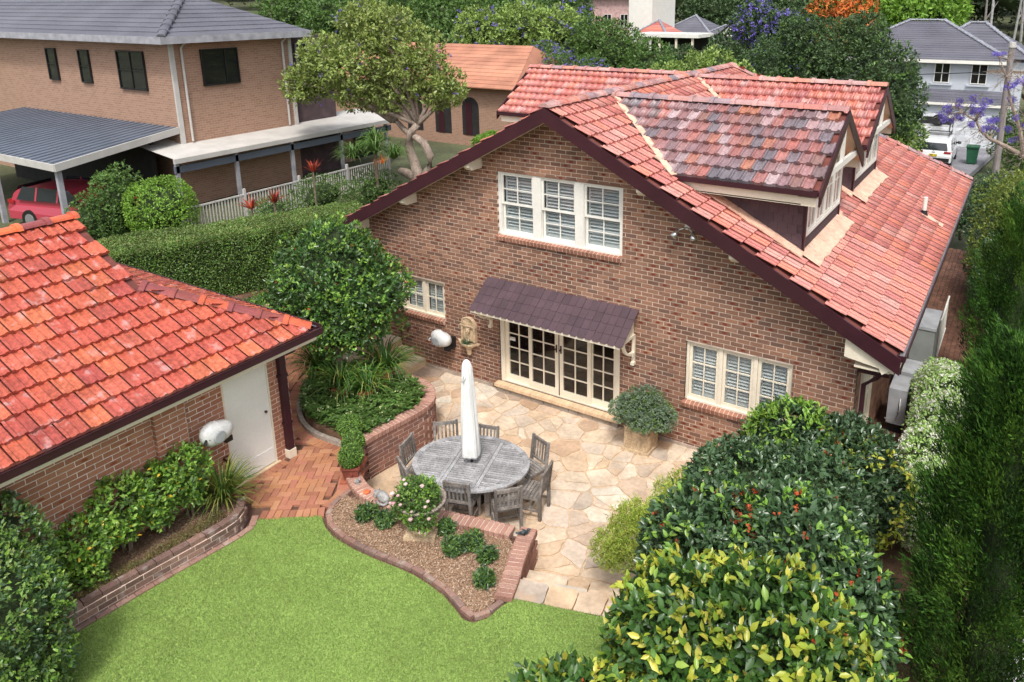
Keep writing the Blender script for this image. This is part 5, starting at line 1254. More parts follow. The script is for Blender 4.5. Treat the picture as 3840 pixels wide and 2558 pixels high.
bbm = mesh_from('baluster', MB().tube([(0, 0, 0), (0, 0, .85)], .009, 6), m_white)
for i in range(6): piece('baluster', bbm, rl, Matrix.Translation((x0+(i+.5)*(x1-x0)/6, y0, zt-.85)))
for i in range(13): piece('baluster', bbm, rl, Matrix.Translation((x1, y0+(i+.5)*(y1-y0)/13, zt-.85)))
obj('landing', MB().b2((5.88, y0, -.05), (x1-.02, y1, .36)), m_brick, rl)

ln = thing('garden_lantern', 'small black metal lantern on a post between the maple and camellias', 'lantern', (4.15, -4.05, .2))
obj('post', MB().tube([(4.15, -4.05, .1), (4.15, -4.05, 1.15)], .02, 8), m_black, ln)
b = MB(); b.lathe([(.05, 1.15), (.09, 1.17), (.09, 1.18)], (4.15, -4.05, 0), 6); b.lathe([(.13, 1.42), (.10, 1.46), (.03, 1.52), (.012, 1.58)], (4.15, -4.05, 0), 6)
for k in range(6): a = 2*math.pi*k/6; b.bar((4.15+.085*math.cos(a), -4.05+.085*math.sin(a), 1.18), (4.15+.115*math.cos(a), -4.05+.115*math.sin(a), 1.42), .012, .012)
obj('lantern_frame', b, m_black, ln); b = MB(); b.lathe([(.075, 1.18), (.105, 1.42)], (4.15, -4.05, 0), 6); obj('pane', b, m_glass, ln)
# ------------------------------------------------------------ leaf materials
l_cam = leaf('leaf_camellia', [(.035,.085,.018),(.05,.12,.022),(.025,.065,.016),(.08,.16,.03),(.045,.10,.02),(.03,.07,.025)], rough=.3, trans=.15, spec=.6)
l_new = leaf('leaf_new_growth', [(.13,.26,.035),(.19,.32,.05),(.10,.22,.03),(.24,.34,.06)], rough=.35)
l_yel = leaf('leaf_yellow_green', [(.30,.40,.04),(.44,.46,.05),(.20,.33,.04),(.55,.48,.08),(.36,.42,.045)], rough=.35)
l_dark = leaf('leaf_dark', [(.035,.075,.028),(.05,.10,.038),(.025,.055,.022),(.07,.12,.05),(.042,.085,.036)], rough=.3, trans=.12, spec=.6)
l_hedge = leaf('leaf_hedge', [(.07,.14,.025),(.10,.19,.035),(.045,.10,.02),(.14,.23,.05),(.12,.14,.04)], rough=.4, trans=.15)
l_hedtop = leaf('leaf_hedge_top', [(.10,.16,.04),(.14,.20,.05),(.16,.14,.05),(.09,.14,.035)], rough=.45)
l_con = leaf('leaf_cypress', [(.042,.115,.016),(.06,.15,.02),(.022,.062,.01),(.06,.14,.022)], rough=.6, trans=.15, spec=.2, k=1)
l_con_d = leaf('leaf_cypress_dark', [(.018,.055,.01),(.024,.06,.012)], rough=.6, trans=.1, spec=.2, k=.8)
l_con_b = leaf('leaf_cypress_bright', [(.09,.19,.025),(.12,.23,.035),(.07,.16,.02)], rough=.6, trans=.2, spec=.2, k=1)
l_mid = leaf('leaf_mid_green', [(.06,.12,.025),(.09,.17,.035),(.045,.09,.02),(.12,.20,.045)], rough=.5)
l_far = leaf('leaf_far_green', [(.045,.085,.03),(.065,.115,.04),(.035,.065,.025),(.085,.14,.05)], rough=.6)
l_lite = leaf('leaf_light_green', [(.16,.24,.05),(.21,.30,.07),(.12,.20,.04),(.26,.33,.09)], rough=.5)
l_lime = leaf('leaf_lime', [(.14,.26,.03),(.19,.33,.045),(.10,.20,.025)], rough=.5, trans=.3)
l_maple = leaf('leaf_maple', [(.40,.52,.08),(.50,.58,.11),(.30,.45,.07),(.58,.55,.13)], rough=.5, trans=.35)
l_sage = leaf('leaf_sage', [(.14,.20,.12),(.19,.26,.17),(.10,.16,.09),(.24,.30,.21)], rough=.6)
l_jas = leaf('leaf_jasmine', [(.30,.46,.13),(.38,.54,.18),(.24,.38,.10)], rough=.4)
f_white = leaf('petal_white', [(.80,.78,.70),(.70,.70,.58)], rough=.7, trans=.3)
f_pink = leaf('petal_pink', [(.78,.50,.50),(.85,.66,.64),(.72,.38,.42)], rough=.7, trans=.3)
f_red = leaf('petal_rust', [(.42,.06,.02),(.50,.10,.03),(.30,.05,.02)], rough=.7, trans=.2)
f_purp = leaf('petal_purple', [(.20,.15,.56),(.28,.22,.68),(.15,.11,.45)], rough=.7, trans=.3)
f_org = leaf('leaf_orange', [(.60,.17,.04),(.68,.26,.06),(.55,.10,.03)], rough=.7, trans=.3)
l_strap = leaf('leaf_strap', [(.04,.10,.02),(.06,.14,.025),(.03,.075,.016),(.12,.19,.03)], rough=.35, trans=.2)
l_strapy = leaf('leaf_strap_yellow', [(.22,.28,.05),(.32,.34,.07),(.10,.20,.03),(.42,.38,.12)], rough=.4, trans=.2)
l_for = leaf('leaf_forest', [(.030,.050,.022),(.045,.07,.028),(.022,.036,.018),(.06,.085,.035),(.05,.055,.03)], rough=.7)
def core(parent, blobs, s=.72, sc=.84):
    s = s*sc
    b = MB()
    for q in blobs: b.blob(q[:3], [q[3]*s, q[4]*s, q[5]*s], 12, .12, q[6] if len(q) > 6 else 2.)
    obj('shade_core', b, m_fol_core, parent, kind='stuff')  # solid dark hull added to close the crown, shade put in its colour
def plant(name, label, cat, blobs, layers, base, trunk=None, core_s=.72, group=None, nb=6):
    t = thing(name, label, cat, base, group=group)
    for L_ in layers: foliage(L_.pop('name', 'foliage'), L_.pop('blobs', blobs), L_.pop('n'), L_.pop('size'), L_.pop('m'), t, **L_)
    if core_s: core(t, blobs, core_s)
    if trunk:
        mb = MB(); branches(mb, trunk[0], trunk[1], trunk[2], rng, nb, blobs); obj('trunk', mb, trunk[3] if len(trunk) > 3 else m_bark, t, smooth=True)
    return t
def strap_plant(mb, c, n, L, w, g, droop=1., spread=1.):
    c = Vector(c)
    for _ in range(n):
        a = g.uniform(0, 6.28); el = g.uniform(.5, 1.4); l = L*g.uniform(.6, 1.1); d = Vector((math.cos(a), math.sin(a), 0)); s = Vector((-d.y, d.x, 0))
        pts = []; p = c+d*.03; v = d*math.cos(el)*spread+Z*math.sin(el); k = 6
        for i in range(k+1):
            pts.append(p.copy()); p = p+v.normalized()*l/k; v = v-Z*droop*.33*(.4+i/k)
        vs = []
        for i, q in enumerate(pts):
            ww = w*(.55+.45*math.sin(math.pi*min(1, (i+.6)/k)))*(1-(i/k)**3*.9)
            vs += [q-s*ww/2, q+Z*(-.15*ww), q+s*ww/2]
        mb.add(vs, [(3*i, 3*i+1, 3*i+4, 3*i+3) for i in range(k)]+[(3*i+1, 3*i+2, 3*i+5, 3*i+4) for i in range(k)])

# camellia tree in the planter
tb = [(-4.1,-2.2,2.5,1.45,1.35,.95),(-4.15,-2.15,3.1,1.15,1.1,.85),(-3.6,-2.5,2.0,.85,.8,.55),(-4.8,-1.9,2.35,1.2,1.1,.75),(-4.1,-2.2,3.6,.65,.6,.5),(-3.3,-2.0,2.6,.8,.8,.6)]
plant('camellia_tree', 'bushy camellia tree with glossy dark leaves growing from the raised planter', 'tree', tb,
      [dict(n=19000, size=.09, m=l_cam, seed=3, clus=6, depth=.35, amp=.30, k=2.2), dict(name='inner_leaves', n=9000, size=.11, m=l_cam, seed=7, clus=6, depth=.6, amp=.16, k=2.6), dict(name='new_leaves', n=5200, size=.085, m=l_new, seed=3, clus=6, depth=.08, amp=.31, k=2.2, up=.8), dict(name='flowers', n=90, size=.07, m=f_red, seed=5, depth=.1)], (-3.7, -2.55, .7), ((-3.75, -2.55, .7), (-3.9, -2.35, 2.0), .12), .75)
# strap-leaved orchids in terracotta pots, and groundcover
m_pot = mat('terracotta', [(.36,.11,.06)], rough=.75, var=(6,.2), fine=(40,.15))
m_pot2 = mat('terracotta_dark', [(.22,.06,.04)], rough=.7, var=(6,.25), fine=(40,.2))
for (x, y, z, n, L, lab) in ((-3.27, -3.0, .74, 110, .95, 'strappy orchid clump in a square terracotta pot under the camellia trunk'), (-2.75, -2.8, .72, 95, .85, 'strappy orchid clump between the two potted ones in the planter'), (-2.95, -2.1, .80, 130, 1.05, 'tallest strappy orchid with yellowing leaves near the stone stairs'), (-4.3, -2.7, .75, 90, .95, 'dark strappy clump left of the camellia trunk beside the path')):
    t = thing('orchid_plant', lab, 'plant', (x, y, .7), group='strappy orchids in the raised planter'); g_ = np.random.default_rng(int(abs(x*100)))
    mb = MB(); strap_plant(mb, (x, y, z+.22), n, L, .036, g_, 1.05); obj('leaves', mb, l_strap, t, kind='stuff')
    mb = MB(); strap_plant(mb, (x, y, z+.2), n//5, L*.9, .028, g_, 1.1); obj('yellow_leaves', mb, l_strapy, t, kind='stuff')
    pt = MB(); pt.frame_prism([(-.15, -.15), (.15, -.15), (.15, .15), (-.15, .15)], (x, y, 0), (math.cos(.5), math.sin(.5), 0), (-math.sin(.5), math.cos(.5), 0), Z, .68, z+.24); obj('pot', pt, m_pot, t)
gc = thing('ground_cover', 'low leafy hellebores with pale flowers filling the planter front', 'plants', (-2.9, -3.2, .7)); gc['kind'] = 'stuff'
g_ = np.random.default_rng(5); n = 2600
x = g_.uniform(-4.8, -1.6, n); y = g_.uniform(-4.0, -1.8, n); k = inpoly_np(x, y, PB); C = np.stack([x[k], y[k], .72+g_.uniform(.02, .22, k.sum())], 1)
k = (np.hypot(C[:, 0]+2.9, C[:, 1]+2.75) > .25); C = C[k]
P = np.repeat(C, 7, 0)+g_.normal(size=(len(C)*7, 3))*.012; a = g_.uniform(0, 6.28, len(P)); D = np.stack([np.cos(a), np.sin(a), np.full(len(P), .15)], 1); Nn = np.array([0, 0, 1.])+g_.normal(size=P.shape)*.25
V, F = leaves(P, D, Nn, .095*g_.uniform(.6, 1.2, len(P)), .36, .02); o = objnp('leaves', V, F, l_mid, gc, 'stuff')
V, F = leaves(P[:2400], D[:2400]+[0, 0, .3], Nn[:2400], .075, .36, .02); objnp('dark_leaves', V+np.array([.05, .02, -.02]), F, l_cam, gc, 'stuff')
q = C[g_.choice(len(C), 130)]; q = np.repeat(q, 4, 0)+g_.normal(size=(520, 3))*.02+[0, 0, .1]; V, F = leaves(q, g_.normal(size=q.shape), g_.normal(size=q.shape), .035, .7, .1); objnp('flowers', V, F, leaf('petal_cream', [(.60,.62,.30),(.5,.55,.3)]), gc, 'stuff')

# clipped hedges
def hedge(name, label, p0, p1, w0, w1, z0, z1, n, size, m, mtop, seed=1, inner=True):
    """box hedge from p0 to p1 (front edge line), w0/w1 wide to the left of the line"""
    g = np.random.default_rng(seed); p0 = np.array(p0, float); p1 = np.array(p1, float); d = p1-p0; L = np.hypot(*d); d /= L; s = np.array([-d[1], d[0]])
    t_ = thing(name, label, 'hedge', ((p0[0]+p1[0])/2, (p0[1]+p1[1])/2, z0))
    def emit(nm, k, which, mm, sz, off):
        u = g.uniform(0, L, k); W = w0+(w1-w0)*u/L
        if which == 'top': v = g.uniform(0, 1, k)*W; z = np.full(k, z1); N = np.tile([0, 0, 1.], (k, 1))
        elif which == 'front': v = np.zeros(k); z = g.uniform(z0, z1, k); N = np.tile([-s[0], -s[1], 0.], (k, 1))
        elif which == 'end0': v = g.uniform(0, 1, k)*w0; u = np.zeros(k); z = g.uniform(z0, z1, k); N = np.tile([-d[0], -d[1], 0.], (k, 1))
        else: v = g.uniform(0, 1, k)*w1; u = np.full(k, L); z = g.uniform(z0, z1, k); N = np.tile([d[0], d[1], 0.], (k, 1))
        P = np.stack([p0[0]+d[0]*u+s[0]*v, p0[1]+d[1]*u+s[1]*v, z], 1)
        # round the top edges and make the face lumpy
        e = np.clip(1-np.minimum(v, W-v)/.15, 0, 1) if which == 'top' else np.clip(1-(z1-z)/.15, 0, 1)
        P[:, 2] -= (e**2*.09 if which == 'top' else 0)
        P = P-N*((e**2*.09)[:, None] if which != 'top' else 0)+N*(lump(P, 1.6, seed)*.06)[:, None]+N*(lump(P, 7., seed+1)*.02)[:, None]-N*(g.random(k)**1.5*.14)[:, None]
        D = N*.4+g.normal(size=P.shape)*.8; Nn = N*.6+g.normal(size=P.shape)*.5+[0, 0, .3]
        V, F = leaves(P, D, Nn, sz*g.uniform(.6, 1.3, k), .55, .12); objnp(nm, V, F, mm, t_, 'stuff')
    A = L*(w0+w1)/2; B = L*(z1-z0); tot = A+B+(w0+w1)*(z1-z0)
    emit('top_leaves', int(n*A/tot*1.0), 'top', m, size, 0); emit('new_leaves', int(n*A/tot*.8), 'top', mtop, size, 0); emit('face_leaves', int(n*B/tot), 'front', m, size, 0)
    emit('end_leaves', int(n*w0*(z1-z0)/tot), 'end0', m, size, 0); emit('end_leaves', int(n*w1*(z1-z0)/tot), 'end1', m, size, 0)
    c = MB(); a_ = p0+s*.16+d*.16; b_ = p1+s*.16-d*.16; c_ = p1+s*(w1-.16)-d*.16; e_ = p0+s*(w0-.16)+d*.16
    c.prism([tuple(a_), tuple(b_), tuple(c_), tuple(e_)], z0-.3, z1-.17); obj('shade_core', c, m_fol_core, t_, kind='stuff')
    return t_
hg = hedge('clipped_hedge', 'long clipped box hedge running behind the garage and camellia tree', (-12.2, -6.9), (-7.75, 2.6), 1.7, 1.7, .95, 2.6, 80000, .05, l_hedge, l_hedtop, 21)
hsoil = struct('hedge_bank', MB().prism([(-9.2, -3.8), (-8.35, -1.0), (-7.6, .6), (-7.2, 3.5), (-6.9, 12), (-14.0, 12), (-14.5, -8), (-10.6, -7)], -.3, .93), m_soil)
rw = thing('retaining_wall', 'low rough sandstone wall under the long hedge', 'wall', (-8.4, -1, .5))
rp_ = resample([(-10.55, -7), (-9.15, -3.8), (-8.30, -1.0), (-7.55, .6), (-7.15, 3.5)], .42)
for (p, t), (q, t_2) in zip(rp_, rp_[1:]):
    b = MB(); b.bar((p.x+.01, p.y+.015, .72), (q.x, q.y, .72), .26, .50+random.uniform(-.03, .03)); obj('stone', b, m_sand, rw)
gcv = thing('ivy_strip', 'strip of low green ground cover below the long hedge', 'plants', (-8.8, -1, .95)); gcv['kind'] = 'stuff'
g_ = np.random.default_rng(8); u = g_.random(7000); P = np.stack([-9.25+1.5*u+g_.uniform(-.45, .1, 7000), -3.8+4.4*u+g_.uniform(-.1, .1, 7000), .95+g_.uniform(0, .12, 7000)], 1)
V, F = leaves(P, g_.normal(size=P.shape)+[.3, -.1, .2], g_.normal(size=P.shape)*.4+[0, 0, 1], .06, .7, .05); objnp('leaves', V, F, l_mid, gcv, 'stuff')

# big camellia shrubs on the right
def cam_shrub(label, blobs, n, seed, base, extra=(), size=.095, m=l_dark, near=0, asp=.5, core_s=.78, amp=.10, k=2.2):
    t = thing('camellia_shrub', label, 'shrub', base, group='camellia shrubs along the right side of the patio')
    foliage('foliage', blobs, n, size, m, t, seed=seed, clus=5, depth=.22, amp=amp, k=k, asp=asp, big=True, up=.5); foliage('inner_leaves', blobs, n, size*1.2, m, t, seed=seed+7, clus=5, depth=.5, amp=amp, k=k, asp=asp, up=.5)
    for nm, nn2, mm, sz, dep, bl_ in extra: foliage(nm, bl_ or blobs, nn2, sz, mm, t, seed=seed+nn2 % 17, clus=5 if nm != 'flowers' else 6, depth=dep, amp=amp*1.05, k=k, asp=asp if nm != 'flowers' else .8, big=(nm != 'flowers'), up=.9 if nm != 'flowers' else 0)
    core(t, blobs, core_s)
    if near:   # the leaves that show largest are pieces of their own
        g = np.random.default_rng(seed+99); P, N = shell(near*6, blobs, g, .02, amp, k, seed)
        P = P+N*.02
        order = [i for i in range(len(P)) if infront(P[i]) and N[i].dot(np.array(CP)-P[i]) > 0]; order.sort(key=lambda i: (CP-Vector(P[i])).length); order = order[:near*2:2]
        protos = []
        for mm in ((m, l_yel, l_new) if near > 150 else (m, m, l_new)):
            V, F = leaves(np.zeros((1, 3)), np.array([[0, 1., 0]]), np.array([[0, 0, 1.]]), 1., asp, .12, True); protos.append(mesh_np('leaf', V, F, mm))
        for i in order:
            D = Vector(N[i])*.35+Vector(g.normal(size=3))*.6+Vector((0, 0, .25)); D.normalize(); Nv = (Vector(N[i])+Vector((0, 0, .8))+Vector(g.normal(size=3))*.3).normalized(); S_ = D.cross(Nv).normalized(); Nv = S_.cross(D)
            s = size*g.uniform(.9, 1.35)
            piece('leaf', protos[int(g.integers(3))], t, frameM(P[i], S_, D, Nv) @ Matrix.Scale(s, 4))
    return t
F_B = [(4.85,-7.25,1.25,.9,.6,.72),(5.8,-7.1,1.3,.95,.65,.72),(4.3,-7.05,.95,.5,.5,.5)]
Y_B = [(5.35,-5.95,1.60,.85,.75,.88),(6.1,-5.75,1.65,.95,.8,.95),(6.65,-5.9,1.3,.75,.9,.85),(4.95,-5.95,1.15,.5,.55,.7)]
B_B = [(5.1,-4.5,1.5,.95,.85,1.05),(6.0,-4.3,1.6,1.0,.95,1.1),(6.6,-4.6,1.3,.7,.9,1.0)]
B2B = [(5.0,-3.2,1.5,.85,.8,.95),(5.8,-2.9,1.45,.9,.9,.95),(5.1,-2.5,1.2,.7,.6,.9)]
C_B = [(5.25,-1.4,1.35,.85,.75,.85),(6.1,-1.5,1.3,.85,.85,.95)]
plum_t = cam_shrub
cam_shrub('nearest camellia shrub with pink buds at the photo\'s bottom edge', F_B, 9000, 31, (5.0, -7.2, .2), [('yellow_leaves', 1500, l_yel, .11, .05, None), ('flowers', 260, f_red, .035, .04, None), ('buds', 60, f_pink, .03, .03, None)], size=.115, near=170, m=l_cam)
cam_shrub('camellia shrub covered in yellow green leaves right of the lawn', Y_B, 9500, 32, (5.6, -6.0, .2), [('yellow_leaves', 3600, l_yel, .12, .04, [(a,b,c+.12,d,e,f*.95) for a,b,c,d,e,f in Y_B]), ('flowers', 240, f_red, .04, .04, None)], size=.12, near=200, m=l_cam)
cam_shrub('dark camellia shrub dotted with rusty red spent flowers, behind the yellow one', B_B, 12000, 33, (5.8, -4.4, .2), [('new_leaves', 2600, l_new, .10, .03, None), ('flowers', 1300, f_red, .05, .03, None)], size=.10, near=120)
cam_shrub('dark small-leaved camellia shrub beside the patio under the right window', B2B, 11000, 34, (5.3, -2.9, .2), [('new_leaves', 700, l_new, .08, .03, None), ('flowers', 150, f_red, .04, .04, None)], size=.085)
cam_shrub('camellia shrub with bright green top shoots against the right house corner', C_B, 8000, 35, (5.6, -1.4, .2), [('new_leaves', 2400, l_new, .10, .05, [(5.25,-1.45,1.5,.8,.7,.78)]), ('yellow_leaves', 900, l_yel, .09, .06, [(6.3,-1.7,1.25,.75,.7,.85)]), ('flowers', 120, f_org, .05, .04, None)], size=.09)
# jasmine hedge with white flowers
J_B = [(7.3,-.1,1.05,.65,.8,.72,2.5),(7.3,.9,1.15,.65,.8,.7,2.5),(7.15,2.0,1.1,.55,.8,.7,2.5),(7.0,3.0,.9,.5,.7,.6,2.5),(7.35,-1.1,1.0,.55,.7,.7,2.5)]
t = plant('jasmine_hedge', 'rounded hedge covered in small white flowers beside the air conditioners', 'hedge', J_B, [dict(n=26000, size=.06, m=l_jas, seed=41, clus=4, depth=.25, amp=.06), dict(name='flowers', n=22000, size=.030, m=f_white, seed=42, clus=4, asp=.9, depth=.05, amp=.07)], (7, .8, 0), None, .82)
# laceleaf maple
M_B = [(3.85,-3.80,1.12,.60,.50,.26),(4.15,-3.15,1.28,.50,.5,.28),(3.6,-4.2,.92,.42,.38,.24),(4.35,-3.7,1.32,.5,.5,.3)]
t = plant('laceleaf_maple', 'feathery light green weeping maple leaning over the patio edge', 'tree', M_B, [dict(n=17000, size=.08, m=l_maple, seed=51, clus=10, asp=.13, depth=.75, up=-.1, rnd=.9, amp=.3, k=3.2), dict(name='lower_leaves', n=7000, size=.07, m=l_maple, seed=52, clus=9, asp=.16, depth=.9, up=-.3, rnd=.9, amp=.16, k=4)], (4.2, -3.7, .2), ((4.25, -3.75, .15), (4.1, -3.7, .9), .035), 0)
# conifers
def cypress(label, c, r, z0, z1, n, seed, m=l_con, group='columnar cypresses on the right boundary', ex=2.6):
    g = np.random.default_rng(seed); t = thing('cypress_tree', label, 'tree', (c[0], c[1], z0), group=group)
    k = int(n/190); zz = z0+(z1-z0)*g.random(k)**.85; a = g.uniform(0, 6.28, k); f = (zz-z0)/(z1-z0)
    inner = g.random(k) < .3
    rad = r*np.clip(np.minimum(1, .75+f)*np.sqrt(np.clip(1.03-f**ex, 0, 1)), .04, 1)*np.where(inner, g.uniform(.35, .7, k), g.uniform(.82, 1.15, k))*(1+.14*np.cos(a*3+zz*1.3))
    C = np.stack([c[0]+np.cos(a)*rad, c[1]+np.sin(a)*rad, zz], 1); out = np.stack([np.cos(a), np.sin(a), np.zeros(k)], 1)
    ax = out*g.uniform(.15, .6, (k, 1))+[0, 0, 1]+g.normal(size=(k, 3))*.12; ax /= np.linalg.norm(ax, axis=1, keepdims=True); H = g.uniform(.3, .7, k)
    tone = g.random(k)
    for nm, sel, mm in (('foliage', tone < .5, m), ('dark_sprays', (tone >= .5) & (tone < .78), l_con_d), ('bright_sprays', tone >= .78, l_con_b)):
        ids = np.nonzero(sel)[0]; idx = np.repeat(ids, 170); u = g.random(len(idx))**.8; w = .085*np.sin(np.pi*np.clip(u*.88+.1, 0, 1))
        P = C[idx]+ax[idx]*(u*H[idx])[:, None]+g.normal(size=(len(idx), 3))*w[:, None]
        D = ax[idx]+g.normal(size=P.shape)*.3+out[idx]*.25
        V, F = leaves(P, D, g.normal(size=P.shape)+out[idx], .075*g.uniform(.6, 1.3, len(idx)), .2, .05); objnp(nm, V, F, mm, t, 'stuff')
    b = MB(); b.lathe([(r*.38*max(.05, min(1, .75+q)*math.sqrt(max(0, 1.0-q**(ex-.2)))), z0+(z1-z0)*q*.97) for q in np.linspace(0, 1, 9)], (c[0], c[1], 0), 12); obj('shade_core', b, m_fol_core, t, kind='stuff')
    obj('trunk', MB().tube([(c[0], c[1], z0-.3), (c[0], c[1], z0+.8)], .07, 7), m_bark, t)
cypress('tall columnar cypress in the right foreground above the pale tiles', (8.1, -3.9), .68, .2, 4.6, 120000, 61, ex=1.55)
cypress('columnar cypress beside the alley behind the white flowering hedge', (8.0, 4.2), .62, 0, 4.35, 60000, 62, ex=1.8)
cypress('columnar cypress at the right photo edge behind the foreground one', (9.05, -.5), .48, 0, 4.2, 60000, 63)

# potted plants
def pot_square(t, c, s0, s1, z0, z1, m, rot=0, rimh=.03):
    b = MB(); R_ = Matrix.Rotation(rot, 3, 'Z')
    P0 = [R_ @ Vector((x*s0/2, y*s0/2, 0))+Vector((c[0], c[1], z0)) for x, y in ((-1,-1),(1,-1),(1,1),(-1,1))]; P1 = [R_ @ Vector((x*s1/2, y*s1/2, 0))+Vector((c[0], c[1], z1)) for x, y in ((-1,-1),(1,-1),(1,1),(-1,1))]
    b.add(P0+P1, [(3,2,1,0),(0,1,5,4),(1,2,6,5),(2,3,7,6),(3,0,4,7),(4,5,6,7)]); obj('pot', b, m, t)
    r_ = MB()
    for i in range(4): r_.bar(P1[i]+Z*0, P1[(i+1) % 4]+Z*0, rimh, rimh)
    obj('pot_rim', r_, m, t)
for (x, y, zz, r_, lab) in ((-1.30, -4.60, UP, .20, 'clipped box ball in a terracotta pot with saucer at the wall corner'), (-1.58, -4.28, UP, .19, 'middle clipped box ball of the three lined up along the planter wall'), (-1.98, -3.97, UP+.02, .22, 'farthest clipped box ball beside the planter with a terracotta pot')):
    t = thing('box_ball', lab, 'potted plant', (x, y, zz), group='clipped box balls in terracotta pots')
    pot_square(t, (x, y), .22, .29, zz+.03, zz+.26, m_pot2, .6)
    s_ = MB(); s_.frame_prism([(-.18,-.18),(.18,-.18),(.18,.18),(-.18,.18)], (x, y, 0), (math.cos(.6), math.sin(.6), 0), (-math.sin(.6), math.cos(.6), 0), Z, zz+.005, zz+.03); obj('saucer', s_, m_pot, t)
    em = MB(); em.lathe([(.035, 0), (.035, .012), (.022, .014)], (0, 0, 0), 12); em.v = [(x+.1*math.sin(.6)+p*math.cos(.6)+.03, y-.125*math.cos(.6)-r3, zz+.15+q) for p, q, r3 in em.v]; obj('emblem', em, m_pot2, t)
    bb = [(x, y, zz+.43, r_, r_, r_*.95)]
    foliage('foliage', bb, 3800, .03, l_mid, t, seed=int(abs(x)*100), depth=.2, amp=.05, k=9, asp=.6); foliage('new_leaves', bb, 900, .03, l_new, t, seed=int(abs(x)*101), depth=.04, amp=.05, k=9, asp=.6); core(t, bb, .84)
t = thing('planter_bush', 'grey green bush in a square sandstone planter right of the french doors', 'potted plant', (2.15, -.47, 0))
pot_square(t, (2.15, -.47), .50, .47, .06, .50, m_cast, 0, .05); obj('plinth', MB().b2((1.87, -.75, 0), (2.43, -.19, .06)), m_cast, t)
fl_ = mesh_from('flute', MB().box((0, 0, 0), (.02, .015, .28)), m_cast)
for i in range(5):
    for s in (-1, 1): piece('flute', fl_, t, Matrix.Translation((2.15+s*(.10+.0275*i)-.0, -.722, .28))); piece('flute', fl_, t, Matrix.Translation((2.402, -.47+s*(.10+.0275*i), .28)) @ Matrix.Rotation(math.pi/2, 4, 'Z'))
bb = [(2.2, -.5, .92, .52, .46, .34),(1.9,-.62,.80,.34,.3,.26),(2.55,-.5,.78,.34,.3,.30),(2.3,-.8,.78,.3,.24,.24)]
foliage('foliage', bb, 17000, .032, l_sage, t, seed=71, clus=7, depth=.4, amp=.22, k=5, asp=.7); foliage('dark_foliage', bb, 5000, .032, l_hedge, t, seed=72, clus=6, depth=.5, amp=.12, k=7, asp=.7); core(t, bb, .72)
# rose urn
ux, uy = .66, -5.02; uz = UP+.02
t = thing('rose_urn', 'weathered stone urn overflowing with pale pink roses in the mulch bed', 'urn', (ux, uy, uz))
m_urn = mat('urn_stone', [(.30,.25,.21)], rough=.95, var=(8,.3), fine=(35,.4), bump=(40,.9), dirt=(7,.55,(.15,.12,.10),.6))
b = MB(); b.frame_prism([(-.24,-.24),(.24,-.24),(.24,.24),(-.24,.24)], (ux, uy, 0), (math.cos(.45), math.sin(.45), 0), (-math.sin(.45), math.cos(.45), 0), Z, uz-.02, uz+.07); obj('foot', b, m_cast, t)
b = MB(); b.lathe([(.20, .07), (.19, .10), (.10, .22), (.085, .27), (.12, .30), (.10, .32)], (ux, uy, uz), 24); obj('stem', b, m_cast, t, smooth=True)
b = MB(); b.lathe([(.10, .32), (.24, .36), (.31, .42), (.34, .50), (.37, .54), (.38, .58), (.34, .58), (.31, .50), (.1, .48)], (ux, uy, uz), 28); obj('bowl', b, m_urn, t, smooth=True)
me_r = mesh_from('rib', MB().tube([(0, -.19, .10), (0, -.10, .21)], [.02, .012], 5), m_cast)
for k in range(14): piece('rib', me_r, t, Matrix.Translation((ux, uy, uz)) @ Matrix.Rotation(2*math.pi*k/14, 4, 'Z'))
bb = [(ux-.02, uy-.05, 1.22, .36, .33, .24), (ux+.14, uy-.22, 1.02, .28, .2, .22), (ux-.2, uy-.15, 1.05, .2, .2, .2)]
foliage('foliage', bb, 5200, .045, l_mid, t, seed=81, clus=5, depth=.5, amp=.12, k=6, asp=.6); foliage('new_leaves', bb, 1700, .045, l_new, t, seed=82, clus=5, depth=.3, amp=.12, k=6, asp=.6)
g_ = np.random.default_rng(9); P, N = shell(400, bb, g_, .03, .12, 6, 81); k = 0
rb = MB(); rb.blob((0, 0, 0), (1, 1, .8), 8, .15); me = mesh_from('rose', rb, f_pink)
for p, n_ in zip(P, N):
    if n_[1] < .1 and k < 26: piece('rose', me, t, Matrix.Translation(Vector(p)+Vector(n_)*.02) @ Matrix.Scale(g_.uniform(.018, .036), 4)); k += 1
